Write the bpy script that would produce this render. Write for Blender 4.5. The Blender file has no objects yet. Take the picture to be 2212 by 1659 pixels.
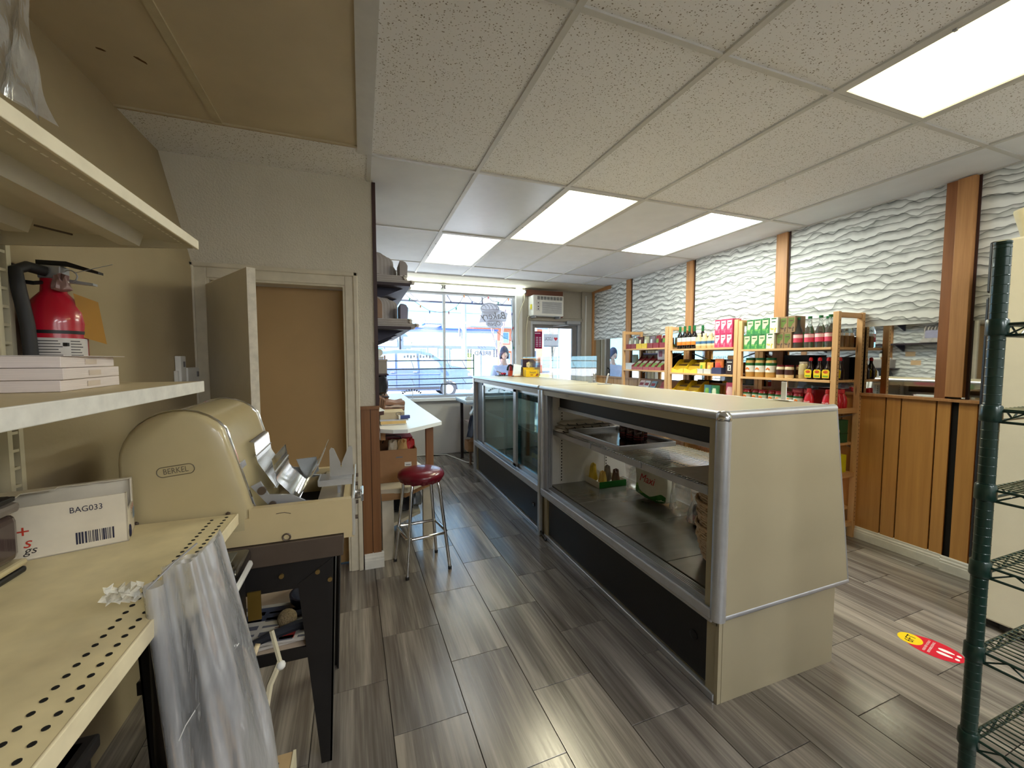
import bpy, bmesh, math, random
from mathutils import Vector, Matrix
R = random.Random(7)
sc = bpy.context.scene
COL = sc.collection

# ---------------------------------------------------------------- camera
cam = bpy.data.objects.new('camera', bpy.data.cameras.new('camera'))
COL.objects.link(cam)
cam.data.sensor_fit = 'HORIZONTAL'
cam.data.sensor_width = 36.0
cam.data.lens = 36.0 * 879.2 / 2212
cam.data.clip_start = 0.02
cam.data.clip_end = 300
cam.location = (0, 0, 1.5)
cam.rotation_euler = (math.pi / 2 - 0.0596, 0.0, -0.3533)
sc.camera = cam

# ---------------------------------------------------------------- view
sc.view_settings.view_transform = 'Standard'
sc.view_settings.look = 'None'
sc.view_settings.gamma = 1.0
sc.view_settings.use_curve_mapping = False
sc.view_settings.exposure = 3.5
sc.cycles.use_denoising = True
sc.cycles.max_bounces = 10
sc.cycles.diffuse_bounces = 5
sc.cycles.glossy_bounces = 4
sc.cycles.transmission_bounces = 8
sc.cycles.transparent_max_bounces = 12
sc.cycles.caustics_reflective = False
sc.cycles.caustics_refractive = False
sc.cycles.sample_clamp_indirect = 6.0

# ---------------------------------------------------------------- sky + sun
w = bpy.data.worlds.new('sky')
sc.world = w
w.use_nodes = True
nt = w.node_tree
bg = nt.nodes['Background']
tc = nt.nodes.new('ShaderNodeTexCoord')
sep = nt.nodes.new('ShaderNodeSeparateXYZ')
mr = nt.nodes.new('ShaderNodeMapRange')
mr.inputs['From Min'].default_value = 0.0
mr.inputs['From Max'].default_value = 0.6
mx = nt.nodes.new('ShaderNodeMix')
mx.data_type = 'RGBA'
mx.inputs['A'].default_value = (0.30, 0.66, 0.86, 1)
mx.inputs['B'].default_value = (0.20, 0.44, 0.80, 1)
nt.links.new(tc.outputs['Generated'], sep.inputs[0])
nt.links.new(sep.outputs['Z'], mr.inputs['Value'])
nt.links.new(mr.outputs[0], mx.inputs['Factor'])
nt.links.new(mx.outputs['Result'], bg.inputs['Color'])
bg.inputs['Strength'].default_value = 0.38
sun = bpy.data.objects.new('sun', bpy.data.lights.new('sun', 'SUN'))
COL.objects.link(sun)
sun.data.energy = 2.4
sun.data.angle = 0.01
sun.data.color = (1.0, 0.95, 0.88)
sun.rotation_euler = (math.radians(18), math.radians(-46), 0)
FILL_STRENGTH = 2.2      # strength of the added fill lamps behind the camera
TUBE = 1.5         # strength of the bare tubes over the window

# ---------------------------------------------------------------- materials
def lin(c):
    return tuple(((x / 255) / 12.92 if x / 255 <= 0.04045 else ((x / 255 + 0.055) / 1.055) ** 2.4) for x in c)

def node(nt, t, **k):
    n = nt.nodes.new('ShaderNode' + t)
    for a, b in k.items():
        setattr(n, a, b)
    return n

def coords(nt, scale=(1, 1, 1), per_object=False):
    t = node(nt, 'TexCoord')
    m = node(nt, 'Mapping')
    m.inputs['Scale'].default_value = scale
    nt.links.new(t.outputs['Object'], m.inputs['Vector'])
    if per_object:
        oi = node(nt, 'ObjectInfo')
        mul = node(nt, 'Math', operation='MULTIPLY')
        mul.inputs[1].default_value = 37.0
        nt.links.new(oi.outputs['Random'], mul.inputs[0])
        cb = node(nt, 'CombineXYZ')
        for i in range(3):
            nt.links.new(mul.outputs[0], cb.inputs[i])
        nt.links.new(cb.outputs[0], m.inputs['Location'])
    return m.outputs[0]

def noise(nt, vec, scale, detail=3, rough=0.55):
    n = node(nt, 'TexNoise')
    n.inputs['Scale'].default_value = scale
    n.inputs['Detail'].default_value = detail
    n.inputs['Roughness'].default_value = rough
    nt.links.new(vec, n.inputs['Vector'])
    return n.outputs['Fac']

def ramp(nt, fac, stops):
    r = node(nt, 'ValToRGB')
    el = r.color_ramp.elements
    while len(el) < len(stops):
        el.new(0.5)
    for e, (p, c) in zip(el, stops):
        e.position = p
        e.color = (*c, 1) if len(c) == 3 else c
    nt.links.new(fac, r.inputs[0])
    return r.outputs[0]

def bump(nt, h, strength, dist=0.01):
    b = node(nt, 'Bump')
    b.inputs['Strength'].default_value = strength
    b.inputs['Distance'].default_value = dist
    nt.links.new(h, b.inputs['Height'])
    return b.outputs[0]

def P(name, col, rough=0.5, metal=0.0, var=0.06, vs=14.0, bmp=0.0, bs=60.0, stretch=(1, 1, 1), spec=0.5, coat=0.0,
      trans=0.0, alpha=1.0, emit=0.0, ior=1.45):
    """procedural material: one colour with a little uneven tone, optional fine relief"""
    m = bpy.data.materials.new(name)
    m.use_nodes = True
    nt = m.node_tree
    p = nt.nodes['Principled BSDF']
    c = lin(col)
    p.inputs['Roughness'].default_value = rough
    p.inputs['Metallic'].default_value = metal
    p.inputs['Specular IOR Level'].default_value = spec
    p.inputs['Coat Weight'].default_value = coat
    p.inputs['Transmission Weight'].default_value = trans
    p.inputs['IOR'].default_value = ior
    p.inputs['Alpha'].default_value = alpha
    v = coords(nt, stretch)
    n = noise(nt, v, vs)
    lo = tuple(x * (1 - var) for x in c)
    hi = tuple(min(1, x * (1 + var)) for x in c)
    col_out = ramp(nt, n, [(0.3, lo), (0.7, hi)])
    nt.links.new(col_out, p.inputs['Base Color'])
    if bmp:
        nt.links.new(bump(nt, noise(nt, v, bs, 4), bmp), p.inputs['Normal'])
    if emit:
        p.inputs['Emission Color'].default_value = (*c, 1)
        p.inputs['Emission Strength'].default_value = emit
    return m

def wood(name, c0, c1, axis='z', rough=0.45, k=1.0, knots=False):
    m = bpy.data.materials.new(name)
    m.use_nodes = True
    nt = m.node_tree
    p = nt.nodes['Principled BSDF']
    p.inputs['Roughness'].default_value = rough
    s = {'x': (1.2, 26, 26), 'y': (26, 1.2, 26), 'z': (26, 26, 1.2)}[axis]
    v = coords(nt, tuple(a * k for a in s), per_object=True)
    n = noise(nt, v, 1.6, 5, 0.6)
    st = [(0.25, lin(c0)), (0.5, tuple((a + b) / 2 for a, b in zip(lin(c0), lin(c1)))), (0.75, lin(c1))]
    col = ramp(nt, n, st)
    if knots:
        s2 = {'x': (3, 22, 22), 'y': (22, 3, 22), 'z': (22, 22, 3)}[axis]
        vo = node(nt, 'TexVoronoi')
        vo.inputs['Scale'].default_value = 1.0
        nt.links.new(coords(nt, s2, per_object=True), vo.inputs['Vector'])
        f = ramp(nt, vo.outputs['Distance'], [(0.06, (1, 1, 1)), (0.16, (0, 0, 0))])
        mix = node(nt, 'Mix', data_type='RGBA')
        mix.inputs['B'].default_value = (*[x * 0.35 for x in lin(c0)], 1)
        nt.links.new(f, mix.inputs['Factor'])
        nt.links.new(col, mix.inputs['A'])
        col = mix.outputs['Result']
    nt.links.new(col, p.inputs['Base Color'])
    nt.links.new(bump(nt, n, 0.12, 0.003), p.inputs['Normal'])
    return m

def glass(name, tint=(1, 1, 1), refl=0.08, rough=0.0, tr=1.0, haze=0.0):
    """thin clear pane: lets light through, mirrors a little"""
    m = bpy.data.materials.new(name)
    m.use_nodes = True
    nt = m.node_tree
    nt.nodes.remove(nt.nodes['Principled BSDF'])
    out = nt.nodes['Material Output']
    t = node(nt, 'BsdfTransparent')
    t.inputs[0].default_value = (*[x * tr for x in tint], 1)
    g = node(nt, 'BsdfGlossy')
    g.inputs['Roughness'].default_value = rough
    lw = node(nt, 'LayerWeight')
    lw.inputs['Blend'].default_value = 0.25
    mp = node(nt, 'MapRange')
    mp.inputs['To Min'].default_value = refl
    mp.inputs['To Max'].default_value = min(1, refl * 5)
    nt.links.new(lw.outputs['Fresnel'], mp.inputs['Value'])
    mx = node(nt, 'MixShader')
    nt.links.new(mp.outputs[0], mx.inputs[0])
    nt.links.new(t.outputs[0], mx.inputs[1])
    nt.links.new(g.outputs[0], mx.inputs[2])
    last = mx.outputs[0]
    if haze:
        d = node(nt, 'BsdfDiffuse')
        d.inputs[0].default_value = (0.85, 0.87, 0.88, 1)
        n = noise(nt, coords(nt, (1, 1, 1)), 22, 4)
        f = ramp(nt, n, [(0.3, (haze * 0.5,) * 3), (0.7, (min(1, haze * 1.4),) * 3)])
        m2 = node(nt, 'MixShader')
        nt.links.new(f, m2.inputs[0])
        nt.links.new(last, m2.inputs[1])
        nt.links.new(d.outputs[0], m2.inputs[2])
        last = m2.outputs[0]
    nt.links.new(last, out.inputs['Surface'])
    return m

def plastic_film(name, col, dens, gloss=0.25, rough=0.15, zs=0.35):
    """translucent polythene: part clear, part milky, with shiny creases"""
    m = bpy.data.materials.new(name)
    m.use_nodes = True
    nt = m.node_tree
    nt.nodes.remove(nt.nodes['Principled BSDF'])
    out = nt.nodes['Material Output']
    v = coords(nt, (1, 1, zs))
    n = noise(nt, v, 16, 4, 0.6)
    nb = bump(nt, n, 0.4, 0.02)
    t = node(nt, 'BsdfTransparent')
    t.inputs[0].default_value = (0.97, 0.98, 0.99, 1)
    d = node(nt, 'BsdfDiffuse')
    d.inputs[0].default_value = (*lin(col), 1)
    tl = node(nt, 'BsdfTranslucent')
    tl.inputs[0].default_value = (*lin(col), 1)
    ad = node(nt, 'MixShader')
    ad.inputs[0].default_value = 0.4
    nt.links.new(d.outputs[0], ad.inputs[1])
    nt.links.new(tl.outputs[0], ad.inputs[2])
    g = node(nt, 'BsdfGlossy')
    g.inputs['Roughness'].default_value = rough
    nt.links.new(nb, g.inputs['Normal'])
    f = ramp(nt, n, [(0.35, (dens * 0.7,) * 3), (0.7, (min(1, dens * 1.3),) * 3)])
    m1 = node(nt, 'MixShader')
    nt.links.new(f, m1.inputs[0])
    nt.links.new(t.outputs[0], m1.inputs[1])
    nt.links.new(ad.outputs[0], m1.inputs[2])
    lw = node(nt, 'LayerWeight')
    lw.inputs['Blend'].default_value = 0.35
    nt.links.new(nb, lw.inputs['Normal'])
    mp = node(nt, 'MapRange')
    mp.inputs['To Min'].default_value = gloss * 0.4
    mp.inputs['To Max'].default_value = min(1, gloss * 2)
    nt.links.new(lw.outputs['Facing'], mp.inputs['Value'])
    m2 = node(nt, 'MixShader')
    nt.links.new(mp.outputs[0], m2.inputs[0])
    nt.links.new(m1.outputs[0], m2.inputs[1])
    nt.links.new(g.outputs[0], m2.inputs[2])
    nt.links.new(m2.outputs[0], out.inputs['Surface'])
    return m

def lamp_mat(name, col, strength, tubes=(), spread=0.05, base=0.6, axis=0):
    """backlit lens: brighter over the tubes behind it"""
    m = bpy.data.materials.new(name)
    m.use_nodes = True
    nt = m.node_tree
    p = nt.nodes['Principled BSDF']
    p.inputs['Base Color'].default_value = (0.75, 0.75, 0.74, 1)
    p.inputs['Roughness'].default_value = 0.4
    p.inputs['Emission Color'].default_value = (*col, 1)
    if not tubes:
        p.inputs['Emission Strength'].default_value = strength
        return m
    t = node(nt, 'TexCoord')
    s = node(nt, 'SeparateXYZ')
    nt.links.new(t.outputs['Object'], s.inputs[0])
    tot = None
    for x in tubes:
        a = node(nt, 'Math', operation='SUBTRACT')
        a.inputs[1].default_value = x
        nt.links.new(s.outputs[axis], a.inputs[0])
        b = node(nt, 'Math', operation='ABSOLUTE')
        nt.links.new(a.outputs[0], b.inputs[0])
        c = node(nt, 'MapRange', interpolation_type='SMOOTHSTEP')
        c.inputs['From Min'].default_value = 0.0
        c.inputs['From Max'].default_value = spread
        c.inputs['To Min'].default_value = 1.0
        c.inputs['To Max'].default_value = 0.0
        nt.links.new(b.outputs[0], c.inputs['Value'])
        if tot is None:
            tot = c.outputs[0]
        else:
            d = node(nt, 'Math', operation='ADD')
            nt.links.new(tot, d.inputs[0])
            nt.links.new(c.outputs[0], d.inputs[1])
            tot = d.outputs[0]
    e = node(nt, 'Math', operation='MULTIPLY_ADD')
    e.inputs[1].default_value = strength * (1 - base)
    e.inputs[2].default_value = strength * base
    nt.links.new(tot, e.inputs[0])
    nt.links.new(e.outputs[0], p.inputs['Emission Strength'])
    return m

def sheet_mat(name, col, t=0.5):
    """paper or frosted plastic that daylight shines through"""
    m = bpy.data.materials.new(name)
    m.use_nodes = True
    nt = m.node_tree
    nt.nodes.remove(nt.nodes['Principled BSDF'])
    a = node(nt, 'BsdfDiffuse')
    b = node(nt, 'BsdfTranslucent')
    n = noise(nt, coords(nt), 30)
    c = ramp(nt, n, [(0.3, tuple(x * 0.95 for x in lin(col))), (0.7, lin(col))])
    nt.links.new(c, a.inputs[0])
    nt.links.new(c, b.inputs[0])
    mx = node(nt, 'MixShader')
    mx.inputs[0].default_value = t
    nt.links.new(a.outputs[0], mx.inputs[1])
    nt.links.new(b.outputs[0], mx.inputs[2])
    nt.links.new(mx.outputs[0], nt.nodes['Material Output'].inputs['Surface'])
    return m

def floor_mat():
    m = bpy.data.materials.new('grey_wood_look_tile')
    m.use_nodes = True
    nt = m.node_tree
    p = nt.nodes['Principled BSDF']
    p.inputs['Specular IOR Level'].default_value = 0.8
    v = coords(nt, (11, 0.7, 1), per_object=True)
    n1 = noise(nt, v, 1.0, 3, 0.6)
    v2 = coords(nt, (90, 2.2, 1), per_object=True)
    n2 = noise(nt, v2, 1.0, 4, 0.65)
    mx = node(nt, 'Math', operation='MULTIPLY_ADD')
    mx.inputs[1].default_value = 0.36
    nt.links.new(n2, mx.inputs[0])
    a = node(nt, 'Math', operation='MULTIPLY')
    a.inputs[1].default_value = 0.80
    nt.links.new(n1, a.inputs[0])
    nt.links.new(a.outputs[0], mx.inputs[2])
    col = ramp(nt, mx.outputs[0], [(0.38, lin((80, 75, 70))), (0.55, lin((112, 106, 100))), (0.74, lin((156, 149, 140)))])
    oi = node(nt, 'ObjectInfo')
    tn = ramp(nt, oi.outputs['Random'], [(0.0, (0.82, 0.82, 0.84)), (1.0, (1.12, 1.1, 1.06))])
    mm = node(nt, 'Mix', data_type='RGBA', blend_type='MULTIPLY')
    mm.inputs['Factor'].default_value = 1.0
    nt.links.new(col, mm.inputs['A'])
    nt.links.new(tn, mm.inputs['B'])
    nt.links.new(mm.outputs['Result'], p.inputs['Base Color'])
    r = ramp(nt, n2, [(0.3, (0.16,) * 3), (0.8, (0.30,) * 3)])
    nt.links.new(r, p.inputs['Roughness'])
    nt.links.new(bump(nt, n2, 0.10, 0.002), p.inputs['Normal'])
    return m

def speckle_mat(name, col, hole, dens=0.36):
    m = bpy.data.materials.new(name)
    m.use_nodes = True
    nt = m.node_tree
    p = nt.nodes['Principled BSDF']
    p.inputs['Roughness'].default_value = 0.9
    v = coords(nt, (1, 1, 1), per_object=True)
    wv = noise(nt, v, 60, 2)
    vo = node(nt, 'TexVoronoi')
    vo.inputs['Scale'].default_value = 128
    vo.inputs['Randomness'].default_value = 1.0
    mp = node(nt, 'Mapping')
    mp.inputs['Scale'].default_value = (0.75, 1.0, 1)
    mixv = node(nt, 'Mix', data_type='VECTOR')
    mixv.inputs['Factor'].default_value = 0.02
    nt.links.new(v, mixv.inputs['A'])
    cbn = node(nt, 'TexNoise')
    cbn.inputs['Scale'].default_value = 45
    nt.links.new(v, cbn.inputs['Vector'])
    nt.links.new(cbn.outputs['Color'], mixv.inputs['B'])
    nt.links.new(mixv.outputs['Result'], mp.inputs['Vector'])
    nt.links.new(mp.outputs[0], vo.inputs['Vector'])
    thr = node(nt, 'Math', operation='MULTIPLY')
    thr.inputs[1].default_value = 1.0
    # hole size varies from cell to cell
    s = node(nt, 'SeparateColor')
    nt.links.new(vo.outputs['Color'], s.inputs[0])
    k = node(nt, 'Math', operation='POWER')
    k.inputs[1].default_value = 0.9
    nt.links.new(s.outputs[0], k.inputs[0])
    k2 = node(nt, 'Math', operation='MULTIPLY')
    k2.inputs[1].default_value = dens
    nt.links.new(k.outputs[0], k2.inputs[0])
    lt = node(nt, 'Math', operation='LESS_THAN')
    nt.links.new(vo.outputs['Distance'], lt.inputs[0])
    nt.links.new(k2.outputs[0], lt.inputs[1])
    mx = node(nt, 'Mix', data_type='RGBA')
    mx.inputs['A'].default_value = (*lin(col), 1)
    mx.inputs['B'].default_value = (*lin(hole), 1)
    nt.links.new(lt.outputs[0], mx.inputs['Factor'])
    nt.links.new(mx.outputs['Result'], p.inputs['Base Color'])
    nt.links.new(bump(nt, wv, 0.15, 0.003), p.inputs['Normal'])
    return m

def wallpaper_mat():
    """white paper printed with irregular wavy grey contour lines running along Y"""
    m = bpy.data.materials.new('wavy_line_wallpaper')
    m.use_nodes = True
    nt = m.node_tree
    p = nt.nodes['Principled BSDF']
    p.inputs['Roughness'].default_value = 0.75
    t = node(nt, 'TexCoord')
    s = node(nt, 'SeparateXYZ')
    nt.links.new(t.outputs['Object'], s.inputs[0])
    def field(freq, amp, sy, sz, ph):
        mp = node(nt, 'Mapping')
        mp.inputs['Scale'].default_value = (0, sy, sz)
        mp.inputs['Location'].default_value = (ph, ph, 0)
        nt.links.new(t.outputs['Object'], mp.inputs['Vector'])
        n = noise(nt, mp.outputs[0], 1.0, 2.6, 0.5)
        a = node(nt, 'Math', operation='MULTIPLY')
        a.inputs[1].default_value = amp
        nt.links.new(n, a.inputs[0])
        b = node(nt, 'Math', operation='MULTIPLY_ADD')
        b.inputs[1].default_value = freq
        nt.links.new(s.outputs['Z'], b.inputs[0])
        nt.links.new(a.outputs[0], b.inputs[2])
        f = node(nt, 'Math', operation='FRACT')
        nt.links.new(b.outputs[0], f.inputs[0])
        return f.outputs[0]
    c1 = ramp(nt, field(16, 2.4, 4.6, 4.0, 0.0), [(0.0, lin((128, 130, 130))), (0.08, lin((150, 152, 152))), (0.12, lin((236, 239, 238))),
                                          (0.55, lin((234, 237, 236))), (0.97, lin((188, 190, 190)))])
    c2 = ramp(nt, field(11, 2.6, 4.4, 3.4, 3.7), [(0.0, lin((146, 148, 148))), (0.045, lin((165, 167, 167))), (0.07, (1, 1, 1)),
                                         (0.6, (1, 1, 1)), (0.98, lin((198, 200, 199)))])
    mm = node(nt, 'Mix', data_type='RGBA', blend_type='MULTIPLY')
    mm.inputs['Factor'].default_value = 1.0
    nt.links.new(c1, mm.inputs['A'])
    nt.links.new(c2, mm.inputs['B'])
    nt.links.new(mm.outputs['Result'], p.inputs['Base Color'])
    return m

def mesh_mat(name, col, scale, hole=0.72):
    """fine woven / perforated dark grille"""
    m = bpy.data.materials.new(name)
    m.use_nodes = True
    nt = m.node_tree
    p = nt.nodes['Principled BSDF']
    p.inputs['Roughness'].default_value = 0.5
    v = coords(nt, (scale, scale, scale))
    ch = node(nt, 'TexChecker')
    ch.inputs['Scale'].default_value = 1.0
    ch.inputs['Color1'].default_value = (*lin(col), 1)
    ch.inputs['Color2'].default_value = (*[x * 0.35 for x in lin(col)], 1)
    nt.links.new(v, ch.inputs['Vector'])
    nt.links.new(ch.outputs[0], p.inputs['Base Color'])
    return m

M = {}
M['floor'] = floor_mat()
M['grout'] = P('dark_grout', (48, 45, 42), 0.9)
M['speckle'] = speckle_mat('speckled_ceiling_tile', (240, 240, 241), (150, 143, 132))
M['smooth_tile'] = P('smooth_ceiling_tile', (228, 230, 234), 0.85, var=0.03, vs=5)
M['tbar'] = P('ceiling_grid_metal', (205, 204, 200), 0.5, var=0.04)
M['void'] = P('dark_void', (40, 36, 32), 0.9)
M['tan_ceiling'] = P('tan_ceiling_board', (204, 190, 162), 0.75, var=0.07, vs=3, bmp=0.06, bs=40)
M['tan_bar'] = P('tan_ceiling_bar', (196, 184, 154), 0.7)
M['beige_wall'] = P('beige_painted_plaster', (168, 153, 122), 0.8, var=0.04, vs=3, bmp=0.10, bs=60)
M['rough_wall'] = P('textured_painted_plaster', (214, 208, 192), 0.8, var=0.03, vs=4, bmp=0.55, bs=95)
M['white_wall'] = P('white_painted_plaster', (212, 212, 210), 0.7, var=0.03, vs=4, bmp=0.06)
M['grey_wall'] = P('warm_grey_painted_wall', (170, 164, 152), 0.7, var=0.03)
M['wallpaper'] = wallpaper_mat()
M['trim_paint'] = P('grubby_white_gloss_paint', (208, 200, 180), 0.4, var=0.10, vs=9)
M['base_paint'] = P('white_baseboard_paint', (226, 224, 216), 0.45, var=0.06, vs=20)
M['post_wood'] = wood('orange_pine_post', (164, 114, 68), (200, 148, 96), 'z')
M['post_dark'] = wood('red_brown_board', (132, 82, 46), (156, 100, 58), 'z')
M['plank'] = wood('honey_wood_panelling', (186, 132, 70), (212, 158, 90), 'z', 0.35, 0.7)
M['plank_dark'] = wood('brown_wood_panelling', (122, 80, 48), (144, 100, 62), 'z', 0.4)
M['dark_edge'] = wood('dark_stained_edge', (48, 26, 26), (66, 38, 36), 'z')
M['door_paint'] = P('white_door_paint', (216, 210, 196), 0.5, var=0.03, vs=6)
M['door_tan'] = P('tan_door', (164, 134, 92), 0.55, var=0.06, vs=2.5)
M['laminate'] = P('cream_laminate', (170, 161, 135), 0.35, var=0.02, vs=6)
M['alu'] = P('brushed_aluminium', (200, 203, 208), 0.32, 0.7, var=0.04, vs=30, stretch=(1, 0.05, 1))
M['alu_dull'] = P('dull_aluminium', (172, 175, 182), 0.42, 0.6, var=0.05)
M['chrome'] = P('chrome', (210, 212, 215), 0.12, 1.0, var=0.02)
M['steel_deck'] = P('steel_deck', (136, 134, 126), 0.25, 0.55, var=0.08, vs=5, stretch=(1, 4, 1))
M['black_mesh'] = mesh_mat('black_mesh_grille', (38, 37, 38), 260)
M['black'] = P('black_plastic', (26, 25, 27), 0.4)
M['black_gloss'] = P('black_gloss', (18, 17, 18), 0.12, coat=0.6)
M['grey_panel'] = P('grey_panel', (120, 118, 120), 0.5)
M['glass'] = glass('clear_glass')
M['window_glass'] = glass('window_glass', refl=0.05)
M['green_glass'] = glass('tinted_door_glass', (0.62, 0.80, 0.82), refl=0.10)
M['acrylic'] = glass('clear_acrylic', (0.96, 0.98, 1.0), refl=0.07, haze=0.08)
M['mirror'] = P('mirror', (225, 228, 228), 0.02, 1.0, var=0.0)
M['white_metal'] = P('white_enamel_shelf', (206, 198, 170), 0.4, var=0.04)
M['deck_metal'] = P('stained_cream_shelf', (222, 208, 166), 0.45, var=0.12, vs=9)
M['slot'] = P('slot_black', (12, 11, 10), 0.9)
M['cream'] = P('cream_enamel', (188, 174, 136), 0.25, var=0.02, coat=0.3)
M['cream_old'] = P('worn_cream_enamel', (202, 184, 142), 0.35, var=0.05, vs=7, coat=0.2)
M['paper'] = P('white_paper', (226, 218, 214), 0.8, var=0.04, vs=40, stretch=(1, 1, 12))
M['white'] = P('white_plastic', (232, 232, 228), 0.4, var=0.02)
M['card'] = P('grey_cardboard', (176, 166, 152), 0.8, var=0.05)
M['brown_card'] = P('brown_cardboard', (162, 122, 86), 0.8, var=0.06)
M['red_vinyl'] = P('oxblood_vinyl', (98, 12, 30), 0.28, var=0.08, coat=0.3)
M['brown_metal'] = P('brown_painted_steel', (92, 80, 70), 0.4, 0.3, var=0.08)
M['black_metal'] = P('black_painted_steel', (34, 32, 32), 0.4, 0.2, var=0.12)
M['ext_red'] = P('extinguisher_red', (178, 22, 44), 0.22, var=0.03, coat=0.4)
M['pine'] = wood('pine_shelf_y', (206, 158, 104), (226, 184, 130), 'y', 0.5, 0.8, True)
M['pine_z'] = wood('pine_post_z', (206, 156, 102), (228, 186, 132), 'z', 0.5, 0.8, True)
M['pine_x'] = wood('pine_rail_x', (200, 150, 98), (222, 178, 124), 'x', 0.5, 0.8)
M['dgreen'] = P('dark_green_epoxy', (22, 52, 44), 0.3, 0.1, var=0.08, coat=0.3)
M['white_top'] = P('white_counter', (232, 238, 240), 0.35, var=0.01)
M['film'] = plastic_film('poly_bags', (236, 238, 242), 0.55, 0.5, 0.14, 0.12)
M['film_mid'] = plastic_film('draped_poly', (226, 226, 222), 0.34, 0.5, 0.12)
M['film_thin'] = plastic_film('thin_clear_bag', (205, 208, 205), 0.20, 0.35)
def C(name, col, rough=0.5, **k):
    if name not in M:
        M[name] = P(name, col, rough, **k)
    return M[name]

# ---------------------------------------------------------------- mesh builder
def V(*a):
    return Vector(a)

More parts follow.
